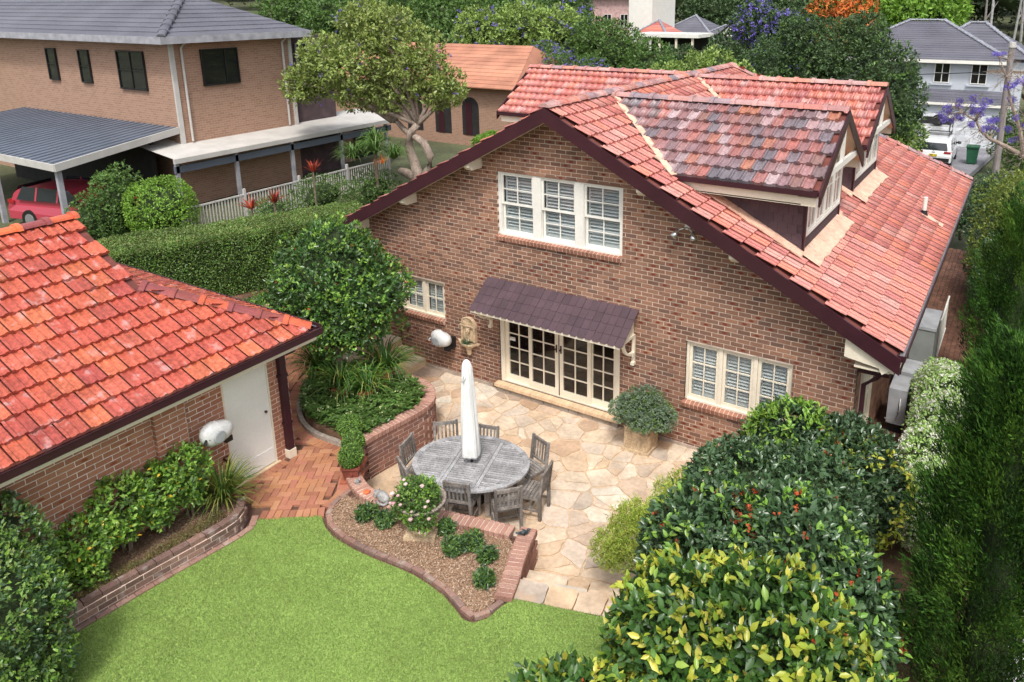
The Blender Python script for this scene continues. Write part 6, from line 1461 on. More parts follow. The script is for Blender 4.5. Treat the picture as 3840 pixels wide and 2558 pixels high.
# gardenia row by the garage, grass clump
for (x, y, h, r, lab) in ((-2.45, -8.25, 1.15, .40, 'leggy gardenia shrub with yellow leaves nearest the photo\'s left hedge'), (-2.5, -7.7, 1.45, .42, 'gardenia shrub second from the left in the garage bed'), (-2.5, -7.2, 1.35, .40, 'middle gardenia shrub in front of the brick pilaster'), (-2.45, -6.75, 1.45, .40, 'gardenia shrub under the garage hose reel beside the striped grass')):
    x -= .08; bb = [(x, y, h+.12, r*.9, r*.95, .34), (x+.12, y-.05, h-.2, r*.5, r*.55, .25)]
    t = thing('gardenia_shrub', lab, 'shrub', (x, y, .73), group='gardenia shrubs in the garage bed'); sd_ = int(abs(y)*100)
    foliage('foliage', bb, 800, .08, l_mid, t, seed=sd_, clus=5, depth=.55, amp=.2, k=5, asp=.5, up=.7); foliage('new_leaves', bb, 1500, .08, l_new, t, seed=sd_+1, clus=5, depth=.35, amp=.2, k=5, asp=.5, up=.9); foliage('yellow_leaves', bb, 36, .075, leaf('leaf_yellowed', [(.75,.48,.04)]) if 'leaf_yellowed' not in bpy.data.materials else bpy.data.materials['leaf_yellowed'], t, seed=sd_+2, depth=.15, amp=.2, k=5)
    mb = MB()
    for _ in range(9):
        a = rng.uniform(0, 6.28); q = rng.uniform(.3, .9); mb.tube([(x+.05*math.cos(a), y+.05*math.sin(a), .70), (x+.14*math.cos(a)*q, y+.14*math.sin(a)*q, h-.35), (x+r*math.cos(a)*q, y+r*math.sin(a)*q, h+.15)], [.013, .009, .005], 5)
    obj('stems', mb, m_bark, t)
t = thing('striped_grass', 'arching yellow striped flax clump beside the garage door', 'plant', (-2.38, -6.25, .73)); g_ = np.random.default_rng(12)
mb = MB(); strap_plant(mb, (-2.38, -6.28, .75), 150, .82, .022, g_, .75, .8); obj('leaves', mb, l_strap, t, kind='stuff')
mb = MB(); strap_plant(mb, (-2.38, -6.28, .75), 170, .85, .018, g_, .8, .85); obj('striped_leaves', mb, l_strapy, t, kind='stuff')
t = thing('dry_ground_cover', 'straggly brown green creeper along the garage bed edge', 'plants', (-2.15, -7.8, .73)); t['kind'] = 'stuff'
g_ = np.random.default_rng(14); n = 2600; P = np.stack([-2.1+g_.normal(size=n)*.07, g_.uniform(-8.9, -6.5, n), .75+g_.random(n)*.06], 1); P[:, 0] -= (P[:, 1] < -7.8)*.05
V, F = leaves(P, g_.normal(size=P.shape)+[0, 0, .4], g_.normal(size=P.shape), .045, .25, .05); objnp('leaves', V, F, leaf('leaf_dry', [(.10,.12,.03),(.18,.13,.05),(.06,.09,.025),(.28,.20,.08)]), t, 'stuff')
# small bushes in the mulch bed
for x, y, r, lab in ((-.32, -5.25, .17, 'small green bush nearest the brick path in the mulch bed'), (.05, -5.20, .16, 'low green bush left of the rose urn'), (1.33, -5.12, .18, 'dark green bush right of the rose urn, front one of the touching pair'), (1.50, -4.90, .19, 'dark green bush against the low wall, rear one of the touching pair'), (1.88, -5.02, .12, 'tiny bush beside the short brick wall'), (2.12, -5.42, .15, 'small bush nearest the bed\'s pointed tip'), (.98, -4.86, .11, 'small green tuft close behind the rose urn')):
    t = thing('small_bush', lab, 'bush', (x, y, UP), group='small bushes in the mulch bed'); r *= .85; bb = [(x, y, UP+.10, r, r, r*.7), (x+r*.4, y+.02, UP+.13, r*.6, r*.6, r*.6)]; sd_ = int(abs(x*100+y*10))
    foliage('foliage', bb, 520, .065, l_mid, t, seed=sd_, clus=5, depth=.4, amp=.15, k=8, asp=.45, up=.6); foliage('dark_leaves', bb, 420, .065, l_dark, t, seed=sd_+3, clus=5, depth=.5, amp=.15, k=8, asp=.45, up=.6)
    mb = MB()
    for _ in range(5): a = rng.uniform(0, 6.28); mb.tube([(x, y, UP), (x+r*.6*math.cos(a), y+r*.6*math.sin(a), UP+.12)], .006, 4)
    obj('stems', mb, m_bark, t)
# clipped shrub at the photo's lower left
LB_ = [(-1.75, -9.75, 1.35, .95, .75, 1.05, 3.), (-2.6, -9.3, 1.6, .8, .6, .9, 3.)]
plant('clipped_shrub', 'dense clipped lilly pilly shrub at the photo\'s lower left edge', 'shrub', LB_, [dict(n=13000, size=.065, m=l_hedge, seed=91, clus=5, depth=.15, amp=.07, k=3), dict(name='dark_leaves', n=9000, size=.065, m=l_dark, seed=93, clus=5, depth=.2, amp=.07, k=3), dict(name='new_leaves', n=2000, size=.06, m=l_new, seed=92, clus=5, depth=.03, amp=.07, k=3)], (-1.8, -9.7, .5), None, .84)
# basin grass of the wall fountain
t = thing('basin_plant', 'tuft of dark grass growing in the wall fountain basin', 'plant', (-2.36, -.12, .95)); mb = MB(); strap_plant(mb, (-2.38, -.12, .93), 130, .2, .008, np.random.default_rng(3), 1.2); obj('leaves', mb, l_dark, t, kind='stuff')
# ------------------------------------------------------------ neighbour's house on the left
m_nb = bpy.data.materials.new('neighbour_brick'); m_nb.use_nodes = True
nt = m_nb.node_tree; p_ = nt.nodes['Principled BSDF']; p_.inputs['Roughness'].default_value = .9
bt = nt.nodes.new('ShaderNodeTexBrick'); bt.inputs['Color1'].default_value = (.36,.21,.145,1); bt.inputs['Color2'].default_value = (.28,.155,.105,1); bt.inputs['Mortar'].default_value = (.42,.32,.24,1)
bt.inputs['Scale'].default_value = 1; bt.inputs['Brick Width'].default_value = .24; bt.inputs['Row Height'].default_value = .086; bt.inputs['Mortar Size'].default_value = .006; bt.inputs['Bias'].default_value = -.2
tc = nt.nodes.new('ShaderNodeNewGeometry'); sp = nt.nodes.new('ShaderNodeSeparateXYZ'); ad = nt.nodes.new('ShaderNodeMath'); ad.operation = 'ADD'; cx_ = nt.nodes.new('ShaderNodeCombineXYZ')
nt.links.new(tc.outputs['Position'], sp.inputs[0]); nt.links.new(sp.outputs[0], ad.inputs[0]); nt.links.new(sp.outputs[1], ad.inputs[1]); nt.links.new(ad.outputs[0], cx_.inputs[0]); nt.links.new(sp.outputs[2], cx_.inputs[1]); nt.links.new(cx_.outputs[0], bt.inputs['Vector']); nt.links.new(bt.outputs[0], p_.inputs['Base Color'])
m_slate = mat('slate_roof', [(.115,.115,.14),(.13,.13,.155),(.10,.10,.125)], rough=.5, var=(.5,.15), fine=(12,.15))
m_fasc = mat('grey_fascia', [(.33,.33,.36)], rough=.5, fine=None, bump=None)
m_metal = mat('colorbond_roof', [(.13,.15,.19)], rough=.35, var=(1,.1), fine=None, bump=None)
m_lgrey = mat('pale_trim', [(.50,.48,.45)], rough=.6, var=(2,.1), fine=None, bump=None)
def simple_window(root, FM, w_, h_, mf, cols=2, split=.5, rows=1):
    FM = FM @ Matrix.Translation((0, -.075, 0))
    mb = MB(); mb.b2((0, 0, 0), (.05, .08, h_)); mb.b2((w_-.05, 0, 0), (w_, .08, h_)); mb.b2((.05, 0, 0), (w_-.05, .08, .05)); mb.b2((.05, 0, h_-.05), (w_-.05, .08, h_))
    win = wobj('window', mb, mf, root, FM)
    xs_ = [.05]+[.05+(w_-.1)*(split if cols == 2 else i/cols) for i in range(1, cols)]+[w_-.05]
    for i, (a, b) in enumerate(zip(xs_, xs_[1:])):
        if i: q = MB(); q.b2((a-.025, .01, .05), (a+.025, .07, h_-.05)); wobj('glazing_bar', q, mf, win, FM)
        for j in range(rows):
            zz = .05+(h_-.1)*j/rows; q = MB(); q.b2((a+.025, .04, zz+.012), (b-.025, .045, zz+(h_-.1)/rows-.012)); wobj('pane', q, m_glass, win, FM)
            if j: q = MB(); q.b2((a, .01, zz-.012), (b, .06, zz+.012)); wobj('glazing_bar', q, mf, win, FM)
    q = MB(); q.b2((.02, .062, .02), (w_-.02, .075, h_-.02)); wobj('room', q, m_dark, win, FM)
    return win
def tiled_slope(part, P, nrow, m, name='roof_course'):
    """a sloped roof face [eave a, eave b, ridge b, ridge a] as overlapping courses"""
    a, b, c, d = [Vector(p) for p in P]
    for i in range(nrow):
        t0, t1 = i/nrow, (i+1.06)/nrow; t1 = min(t1, 1)
        q = [a.lerp(d, t0), b.lerp(c, t0), b.lerp(c, t1), a.lerp(d, t1)]; up = .035
        V_ = [q[0]+Z*up, q[1]+Z*up, q[2]+Z*.004, q[3]+Z*.004, q[0]-Z*.01, q[1]-Z*.01, q[2]-Z*.02, q[3]-Z*.02]
        mb = MB(); mb.add(V_, [(0,1,2,3),(7,6,5,4),(0,4,5,1),(1,5,6,2),(2,6,7,3),(3,7,4,0)]); obj(name, mb, m, part)
nb = thing('neighbour_house', 'two storey orange brick house with slate grey hipped roof behind the hedge', 'house', (-22, 8, .9))
hx, hy = -18.75, 3.9
obj('wall', MB().b2((-38, hy, .6), (hx, 9.15, 7.15)), m_nb, nb)
obj('lower_wall', MB().b2((-30, 5.2, .6), (-19.6, 13.3, 3.1)), m_nb, nb)
obj('corner_board', MB().b2((hx-.02, hy-.03, 3.15), (hx+.06, hy+.14, 7.1)), m_lgrey, nb); obj('corner_board', MB().b2((hx-.02, 9.02, 3.15), (hx+.06, 9.18, 7.1)), m_lgrey, nb)
rf = MB(); ex, ey, ez = hx+.6, hy-.6, 7.2
rf.add([(-38, ey, ez), (ex, ey, ez), (ex, 9.8, ez), (-38, 9.8, ez), (ex-3.3, 6.5, ez+1.5), (-38, 6.5, ez+1.5)], [(0,1,4,5),(1,2,4),(2,3,5,4),(3,2,1,0)]); rfo = obj('roof', rf, m_slate, nb)
tiled_slope(rfo, [(-38, ey, ez), (ex, ey, ez), (ex-3.3, 6.5, ez+1.5), (-38, 6.5, ez+1.5)], 10, m_slate); tiled_slope(rfo, [(ex, ey, ez), (ex, 9.8, ez), (ex-3.25, 6.55, ez+1.5), (ex-3.35, 6.45, ez+1.5)], 10, m_slate)
ridge_caps(rfo, (ex, ey, ez+.05), (ex-3.3, 6.5, ez+1.55), m_slate, L=.5, r=.14)
obj('gutter', MB().b2((-38, ey-.06, ez-.22), (ex+.06, ey+.06, ez+.03)).b2((ex-.06, ey+.06, ez-.22), (ex+.06, 9.85, ez+.03)), m_fasc, nb)
obj('eave_lining', MB().b2((-38, ey+.06, ez-.2), (ex-.06, 9.7, ez-.16)), m_lgrey, nb)
simple_window(nb, frameM((hx+.02, 5.05, 5.35), Y, -X, Z), 1.55, 1.35, m_black, 2, .65)
simple_window(nb, frameM((hx-3.35, hy-.02, 5.2), X, Y, Z), 1.75, 1.45, m_black, 2, .5, 2)
simple_window(nb, frameM((hx-6.1, hy-.02, 5.3), X, Y, Z), .75, 1.3, m_black, 1, .5, 2)
simple_window(nb, frameM((hx-8.6, hy-.02, 5.3), X, Y, Z), .75, 1.3, m_black, 1, .5, 2)
obj('rear_bay', MB().b2((-22, 9.15, .6), (-18.95, 11.5, 7.0)), mat('purple_brick', [(.09,.06,.065)], rough=.9), nb)
simple_window(nb, frameM((-18.9, 9.5, 4.8), Y, -X, Z), 1.3, 1.9, m_fasc, 2, .5, 2)
# verandah along the side
vr = MB(); vr.add([(-17.25, 2.6, 3.15), (-17.25, 13.4, 3.15), (-19.6, 13.4, 3.45), (-19.6, 2.6, 3.45)], [(0,1,2,3)]); vr.b2((-17.3, 2.6, 2.98), (-17.2, 13.4, 3.15))
vro = obj('verandah_roof', vr, m_lgrey, nb); obj('verandah_beam', MB().b2((-17.5, 2.7, 2.6), (-17.4, 13.3, 2.85)), m_metal, nb)
for yy in (2.8, 5.15, 7.7, 10.3, 13.0): obj('verandah_post', MB().b2((-17.52, yy-.06, .7), (-17.4, yy+.06, 3.0)), m_fasc, nb)
simple_window(nb, frameM((-19.55, 6.0, 1.1), Y, -X, Z), 1.3, 1.5, m_white, 2); simple_window(nb, frameM((-19.55, 9.6, 1.1), Y, -X, Z), 1.3, 1.5, m_black, 2); simple_window(nb, frameM((-19.55, 13, 1.1), Y, -X, Z), 1.3, 1.5, m_black, 2)
for yy, zz in ((4.3, 7.0), (8.7, 7.0)): obj('downpipe', MB().tube([(hx+.09, yy, 3.4), (hx+.09, yy, 6.8), (hx+.5, yy, 7.05)], .045, 8), m_lgrey, nb)
cp = thing('carport', 'blue grey metal roofed carport attached to the neighbour\'s brick house', 'carport', (-20, 1, .9))
czx = MB(); czx.add([(-17.75, -.9, 3.55), (-30, -.9, 3.55), (-30, 3.85, 3.95), (-18.8, 3.85, 3.95)], [(3,2,1,0)]); czx.v += [(a, b, c-.05) for a, b, c in czx.v]; czx.f.append((4,5,6,7)); czx.uv.append([(0,0)]*4); obj('roof', czx, m_metal, cp)
obj('fascia', MB().bar((-17.72, -.95, 3.46), (-18.75, 3.85, 3.86), .06, .24).bar((-17.72, -.95, 3.46), (-30, -.95, 3.46), .06, .22), m_lgrey, cp)
for k in range(30): obj('roof_rib', MB().bar((-18.1-k*.4, -.88, 3.57), (-18.9-k*.38, 3.83, 3.97), .05, .035), m_metal, cp)
obj('post', MB().b2((-18.0, -.85, .7), (-17.86, -.7, 3.4)), m_fasc, cp); obj('post', MB().b2((-22.3, -.85, .7), (-22.16, -.7, 3.4)), m_fasc, cp)
obj('back_wall', MB().b2((-30, 3.0, .6), (-19.2, 3.1, 3.5)), m_dark, cp)
# red car under the carport
def car(name, label, c, rz, col, L=4.6, W_=1.85, H=1.65, plate=None, rack=False, suv=True):
    t = thing(name, label, 'car', c, rz); s = L/4.7
    prof = [(-2.30,.42),(-2.32,.75),(-2.27,.98),(-2.20,1.06),(-2.02,1.50),(-1.85,1.64),(-.9,1.70),(.1,1.66),(.45,1.58),(1.15,1.12),(2.05,1.00),(2.28,.85),(2.32,.55),(2.30,.38)]
    if not suv: prof = [(x, z*.86) for x, z in prof]
    b = MB(); secs = [(-1, .0), (-.97, .5), (-.84, .9), (0, 1.)]; rows = []
    ys = [-1., -.97, -.80, .80, .97, 1.]; vs = []
    for y in ys:
        for x, z in prof:
            zz = z; yy = y*W_/2; k = abs(y)
            if z > 1.08*(1 if suv else .86): yy *= 1-.20*(z-1.0)
            if k > .99: zz = min(z, .95 if suv else .83)+(z-.95)*.0 if z > .95 else z
            elif k > .9: zz = z-.02
            vs.append((x*s, yy, zz*H/1.70))
    n = len(prof)
    fs = [(j*n+i, j*n+i+1, (j+1)*n+i+1, (j+1)*n+i) for j in range(len(ys)-1) for i in range(n-1)]+[tuple(j*n for j in range(len(ys))), tuple(range(n)), tuple(range((len(ys)-1)*n+n-1, (len(ys)-1)*n-1, -1))]
    b.add(vs, fs); obj('body', b, col, t, local=True)
    hz = H/1.70
    rw = MB(); rw.add([(-2.215*s, -.72, 1.08*hz), (-2.215*s, .72, 1.08*hz), (-2.045*s, .62, 1.47*hz), (-2.045*s, -.62, 1.47*hz)], [(3,2,1,0)]); rw.v = [(x-.02, y, z) for x, y, z in rw.v]; obj('rear_window', rw, m_carglass, t, local=True)
    for sg in (-1, 1):
        sw2 = MB(); y0_, y1_ = sg*(W_/2-.004), sg*(W_/2*.895); P = [(-1.85*s, y0_, 1.06*hz), (1.0*s, y0_, 1.06*hz), (.42*s, y1_, 1.50*hz), (-1.6*s, y1_, 1.52*hz)]; P = [(x, y+sg*.012, z) for x, y, z in P]
        sw2.add(P, [(0,1,2,3) if sg < 0 else (3,2,1,0)]); obj('side_window', sw2, m_carglass, t, local=True)
        for px in (-1.0, -.05): obj('pillar', MB().bar((px*s, sg*(W_/2+.012), 1.05*hz), (px*s+.05, sg*(W_/2*.895+.016), 1.52*hz), .07, .01, up=(0, 1, 0)), col, t, local=True)
        tl_ = MB(); tl_.b2((-2.31*s, sg*.55, .92*hz), (-2.22*s, sg*.90, 1.03*hz)); tl_.b2((-2.24*s, sg*.90, .92*hz), (-2.0*s, sg*(W_/2+.006), 1.02*hz)); obj('tail_light', tl_, m_tail, t, local=True)
        obj('mirror', MB().blob((.75*s, sg*(W_/2+.12), 1.12*hz), (.09, .13, .09), 8, 0), m_black, t, local=True)
        for px in (-1.42, 1.42):
            wl = thing  # wheels: tyre with rim
            ty = MB(); ty.lathe([(.20, -.11), (.33, -.11), (.345, -.06), (.345, .06), (.33, .11), (.20, .11)], (0, 0, 0), 20); ty.v = [(px*s+x, sg*(W_/2-.10)+z, .345+y) for x, y, z in ty.v]; w_o = obj('wheel', ty, m_black, t, local=True)
            rm_ = MB(); rm_.lathe([(.02, .12), (.2, .115), (.21, .10)], (0, 0, 0), 14); rm_.v = [(px*s+x, sg*(W_/2-.10)+sg*z, .345+y) for x, y, z in rm_.v]; obj('rim', rm_, m_steel, w_o, local=True)
    obj('bumper', MB().box((-2.33*s, 0, .55), (.08, W_*.9, .2)), m_black if rack else col, t, local=True)
    if plate:
        pn = obj('number_plate', MB().box((-2.35*s, 0, .80*hz), (.012, .40, .13)), mat('plate_yellow', [(.75,.55,.03)], rough=.5, fine=None, bump=None), t, local=True)
        lt = MB(); k = 0
        G_ = {'V': '101101101101010', '5': '111100111001111', 'M': '101111111101101', 'W': '101101111111101', '7': '111001010010010', 'I': '111010010010111', '3': '111001011001111', '-': '000000111000000'}
        for ci, ch in enumerate(plate):
            g5 = G_[ch]
            for q in range(15):
                if g5[q] == '1': lt.box((-2.358*s, .16-ci*.055-(q % 3)*.013, .80*hz+.032-(q//3)*.016), (.004, .013, .016))
        obj('lettering', lt, m_black, pn, local=True, kind='stuff')
        em = MB(); em.tube([(-2.30*s, -.09, .99), (-2.30*s, .0, 1.03), (-2.30*s, .09, .99)], .012, 6); em.tube([(-2.30*s, -.09, .99), (-2.30*s, 0, .96), (-2.30*s, .09, .99)], .012, 6); obj('badge', em, m_steel, t, local=True)
    if rack:
        rk = MB()
        for sy in (-.62, .62): rk.bar((-1.3*s, sy, 1.78*hz), (.5*s, sy, 1.76*hz), .04, .04)
        for sx in (-1.1, -.7, -.3, .1, .4): rk.bar((sx*s, -.62, 1.80*hz), (sx*s, .62, 1.80*hz), .035, .03)
        obj('roof_rack', rk, m_black, t, local=True)
    return t
m_carglass = mat('car_glass', [(.02,.025,.03)], rough=.05, fine=None, bump=None, var=None, spec=.8)
m_tail = mat('tail_light', [(.35,.015,.02)], rough=.2, fine=None, bump=None, var=None, spec=.6)
m_pearl = mat('white_car_paint', [(.76,.77,.78)], rough=.2, fine=None, bump=None, var=None, coat=.6)
m_redc = mat('red_car_paint', [(.42,.045,.075)], rough=.3, fine=None, bump=None, var=None, coat=.5)
car('red_car', 'dark red car parked under the neighbour\'s blue roofed carport', (-19.6, .6, .95), R(15), m_redc, suv=False)

# fence, plants and tree on the boundary
fn = thing('iron_fence', 'pale metal baluster fence beyond the long hedge', 'fence', (-14, 5, .9)); FA = Vector((-14.9, 1.2, .95)); FB = Vector((-14.9, 10.5, .95)); fd = (FB-FA).normalized()
obj('rail', MB().bar(FA+Z*1.05, FB+Z*1.05, .05, .05).bar(FA+Z*.1, FB+Z*.1, .04, .04), m_lgrey, fn)
me = mesh_from('baluster', MB().box((0, 0, .55), (.03, .03, 1.05)), m_lgrey); n_ = int((FB-FA).length/.115)
for i in range(n_): piece('baluster', me, fn, Matrix.Translation(FA+fd*(.06+i*.115)))
for i in range(5): obj('post', MB().box(FA+fd*(i*(FB-FA).length/4)+Z*.6, (.08, .08, 1.3)), m_lgrey, fn)
plant('round_bush', 'bright green clipped round bush beside the carport post', 'bush', [(-15.4, .9, 2.05, 1.05, 1.05, 1.05)], [dict(n=9000, size=.08, m=l_lime, seed=101, clus=5, depth=.2, amp=.1)], (-15.4, .9, .9), None, .8)
plant('small_tree', 'dull green shrub between the round bush and carport', 'shrub', [(-17.0, .4, 2.1, .85, .8, 1.3), (-16.6, -.6, 1.8, .7, .7, 1.)], [dict(n=8000, size=.1, m=l_mid, seed=102, clus=5, depth=.4, amp=.15)], (-17, .2, .9), None, .7)
for x, y, z, lab in ((-11.9, 1.6, 2.6, 'red spiky cordyline tuft left of its twin above the hedge'), (-11.6, 2.2, 2.7, 'orange red spiky cordyline tuft in front of the fence'), (-12.6, 4.6, 3.1, 'single dark red cordyline rising by the fence post')):
    t = thing('cordyline', lab, 'plant', (x, y, .9), group='red cordylines above the hedge'); mb = MB(); strap_plant(mb, (x, y, z-.25), 34, .55, .045, np.random.default_rng(int(abs(x*10))), .5); obj('leaves', mb, leaf('leaf_red', [(.30,.03,.02),(.45,.08,.03),(.20,.02,.03)]) if 'leaf_red' not in bpy.data.materials else bpy.data.materials['leaf_red'], t, kind='stuff')
    obj('trunk', MB().tube([(x, y, .9), (x, y, z-.2)], .03, 6), m_bark, t)
pa = thing('parlour_palm', 'drooping green palm with orange flower stalks beside the grey trunk', 'palm', (-12.4, 7.3, .9)); mb = MB()
for hx_, hy_, hz_ in ((-12.3, 7.2, 3.05), (-12.8, 7.8, 3.25), (-11.9, 7.7, 2.8), (-12.9, 6.7, 2.9)): strap_plant(mb, (hx_, hy_, hz_), 120, .95, .05, np.random.default_rng(int(hz_*100)), 1.1, 1.)
obj('leaves', mb, l_mid, pa, kind='stuff'); mb = MB(); strap_plant(mb, (-11.85, 7.1, 2.75), 26, .5, .02, np.random.default_rng(5), 1.3); obj('flower_stalks', mb, f_org, pa, kind='stuff'); obj('trunk', MB().tube([(-12.4, 7.3, .9), (-12.4, 7.3, 3.0)], .06, 7), m_bark, pa)
plant('climbing_shrub', 'loose dark green shrub growing through the fence', 'shrub', [(-13.4, 5.6, 1.7, .9, 1.3, .8), (-12.7, 7.4, 1.6, .8, 1.2, .8), (-13.6, 3.6, 1.5, .7, .9, .55)], [dict(n=9000, size=.08, m=l_mid, seed=103, clus=5, depth=.5, amp=.2)], (-13.2, 5.8, .9), None, .6)
# jacaranda with a twisted trunk
m_jb = mat('pale_bark', [(.30,.235,.19)], rough=.9, var=(5,.3), fine=(30,.35), bump=(30,1.), stretch=(1,1,.4))
jt = thing('old_jacaranda', 'old tree with twisted pale brown trunk and thin light green crown', 'tree', (-11.9, 9, .9)); mb = MB(); jb = Vector((-12.0, 9.0, .8))
mb.tube([jb, jb+Vector((.1, 0, 1.0)), jb+Vector((-.15, .1, 1.5)), jb+Vector((-.45, .1, 2.2)), jb+Vector((-.2, 0, 2.75)), jb+Vector((.1, .1, 3.1))], [.27, .22, .2, .17, .15, .13], 10)
mb.tube([jb+Vector((.15, 0, .9)), jb+Vector((.55, .1, 1.4)), jb+Vector((.65, .1, 1.9)), jb+Vector((.35, .1, 2.4)), jb+Vector((-.1, .1, 2.6)), jb+Vector((-.7, .2, 2.8)), jb+Vector((-1.2, .2, 3.2)), jb+Vector((-1.5, .3, 4.2))], [.19, .17, .16, .15, .13, .11, .09, .06], 10)
mb.tube([jb+Vector((-.0, 0, 1.0)), jb+Vector((-.5, -.1, 1.2)), jb+Vector((-.75, -.15, 1.25))], [.2, .17, .12], 9)
JB = [(-13.6, 9, 6.6, 1.5, 1.5, 1.1), (-15.4, 8.5, 6.2, 1.7, 1.6, 1.1), (-12.2, 9.5, 6.2, 1.3, 1.4, 1.2), (-14.4, 9, 5.2, 1.6, 1.5, .9), (-16.6, 8, 5.3, 1.0, 1.0, .9), (-11.2, 9.8, 5.2, .9, 1, .9), (-13.8, 9, 7.7, 1.8, 1.3, .7)]
for b_ in JB:
    for q in range(3):
        s = jb+Vector((random.choice((.1, -1.2)), .1, 3.1)); e = Vector(b_[:3])+Vector((random.uniform(-.7, .7), random.uniform(-.7, .7), random.uniform(-.5, .5))); m1 = s.lerp(e, .5)+Vector((random.uniform(-.3, .3), random.uniform(-.3, .3), .2)); mb.tube([s, m1, e], [.11, .07, .025], 6)
obj('trunk', mb, m_jb, jt, smooth=True)
foliage('crown', JB+[(-13.0, 9.2, 5.0, 1.2, 1.2, .7), (-14.2, 8.6, 6.0, 1.6, 1.5, 1.)], 46000, .15, leaf('leaf_jacaranda', [(.22,.30,.06),(.29,.36,.09),(.16,.24,.05),(.34,.36,.14)]), jt, seed=104, clus=8, depth=1., amp=.25, k=1.2); foliage('blossom', JB, 700, .1, f_purp, jt, seed=105, clus=6, depth=.5, amp=.25)

# brick house beyond with arched openings
m_warm = mat('warm_brick_far', [(.40,.20,.12)], rough=.9, var=(2,.2), fine=(20,.3))
ah = thing('arched_brick_house', 'orange brick house with dark arched openings and terracotta roof far behind', 'house', (-19, 22, 0))
wl_ = obj('wall', MB().b2((-30, 20.4, -.5), (-15.6, 27, 3.9)), m_nb, ah)
def arch(x, y, z, w_, h_):
    P = [(-w_/2, 0), (w_/2, 0)]+[(w_/2*math.cos(math.pi*k/10), h_-w_/2+w_/2*math.sin(math.pi*k/10)) for k in range(11)]
    b = MB(); b.frame_prism(P, (x, y, z), X, Z, -Y, -.05, .02); return b
for x in (-22.4, -20.3, -18.35): obj('arch_opening', arch(x, 20.4, 1.2, 1.15, 2.1), m_dark, ah); obj('door', MB().b2((x-.35, 20.36, 1.2), (x+.1, 20.375, 3.0)), m_plum, ah)
rr2 = MB(); rr2.add([(-31, 19.8, 3.9), (-15.0, 19.8, 3.9), (-16.2, 23.5, 5.9), (-28, 23.5, 5.9), (-15.0, 27.5, 3.9), (-31, 27.5, 3.9)], [(0,1,2,3),(1,4,2),(4,5,3,2),(5,0,3),(5,4,1,0)]); m_far_t = mat('faded_terracotta', [(.42,.19,.12),(.38,.17,.11),(.46,.22,.14)], rough=.8, var=(1,.2)); rro = obj('roof', rr2, m_far_t, ah)
tiled_slope(rro, [(-31, 19.8, 3.92), (-15.0, 19.8, 3.92), (-16.2, 23.5, 5.92), (-28, 23.5, 5.92)], 12, m_far_t)
hedge('green_hedge', 'bright green clipped conifer hedge beyond the gable rake', (-12.8, 13.4), (-6.9, 15.3), 2.6, 2.6, .8, 2.55, 26000, .08, l_lime, l_lime, 22)

# ------------------------------------------------------------ trees beyond the house
def tree(label, base, blobs, n, size, m, seed, trunk_r=.16, extra=(), name='garden_tree', depth=.5, amp=.22, k=.9, clus=7, core_s=.55, nb=7, group='trees beyond the house', bark=None):
    t = thing(name, label, 'tree', base, group=group)
    foliage('crown', blobs, n, size, m, t, seed=seed, clus=clus, depth=depth, amp=amp, k=k)
    for nm, nn2, mm, sz, bl_ in extra: foliage(nm, bl_ or blobs, nn2, sz, mm, t, seed=seed+5, clus=6, depth=.25, amp=amp, k=k)
    if core_s: core(t, blobs, core_s)
    mb = MB(); top = Vector(blobs[0][:3]); branches(mb, base, (top.x, top.y, top.z), trunk_r, rng, nb, blobs); obj('trunk', mb, bark or m_bark, t, smooth=True)
tree('yellow green pointed tree just beyond the red roof ridge', (-4.6, 20, -.3), [(-6.6,20,4.0,1.2,1.2,1.6),(-5.0,20.3,4.6,1.4,1.3,1.7),(-3.3,20.2,4.3,1.3,1.2,1.5),(-2.0,20,3.9,.9,1,1.2),(-4.2,20,5.5,.7,.7,.9)], 15000, .16, l_lite, 201)
tree('large dark green tree filling the view behind the far dormer', (-1, 27, -.6), [(-3.8,27,4.3,1.9,1.8,2.2),(-1.2,27.5,5.3,2.2,2,2.3),(1.3,27,4.6,1.9,1.8,2.1),(2.6,26.3,3.6,1.1,1.1,1.6),(-2.4,27,6.6,1.2,1.2,1.1),(.4,27.5,6.6,1.2,1.2,1.1),(-.5,26,2.8,2.8,1.6,1.6)], 42000, .16, l_far, 202, .25, extra=[('light_leaves', 7000, l_mid, .16, None)])
tree('tree with orange foliage behind the large dark green tree', (-4.6, 44, -1), [(-5.2,44,6.6,1.7,1.5,2.0),(-3.2,44.5,6.8,1.4,1.5,1.8)], 9000, .28, l_mid, 203, extra=[('orange_leaves', 9000, f_org, .25, None)])
tree('purple flowering jacaranda left of the orange tree', (-8.2, 42, -1), [(-9.5,42,6.6,1.8,1.6,1.7),(-7.2,42,6.0,1.6,1.5,1.7),(-8,42,4.2,2.2,1.5,1.5)], 9000, .28, l_far, 204, extra=[('blossom', 5200, f_purp, .2, None)])
tree('bright green tree above the grey neighbour roof', (-.8, 62, -1), [(-2.4,62,7.0,2.3,2,2.0),(.2,62,7.0,2.4,2,2.2),(-1,62,5,3,2,2)], 13000, .4, l_lime, 205, depth=.4)
tree('mid green tree left of the white pergola', (-14.5, 32, -.5), [(-15.5,32,5.0,2.2,2,2.1),(-12.8,31,4.0,1.8,1.6,2.0),(-11.2,30.5,3.5,1.3,1.4,1.5),(-17.6,33,5.8,1.8,1.6,1.7)], 17000, .2, l_mid, 206)
tree('light green tree far behind the twisted trunk', (-22, 34, 0), [(-24,34,6.4,2.6,2,1.9),(-21,34,6.2,2.2,2,1.9),(-27,33,6.0,2.3,2,2)], 14000, .25, l_lite, 207, extra=[('blossom', 900, f_purp, .2, None)])
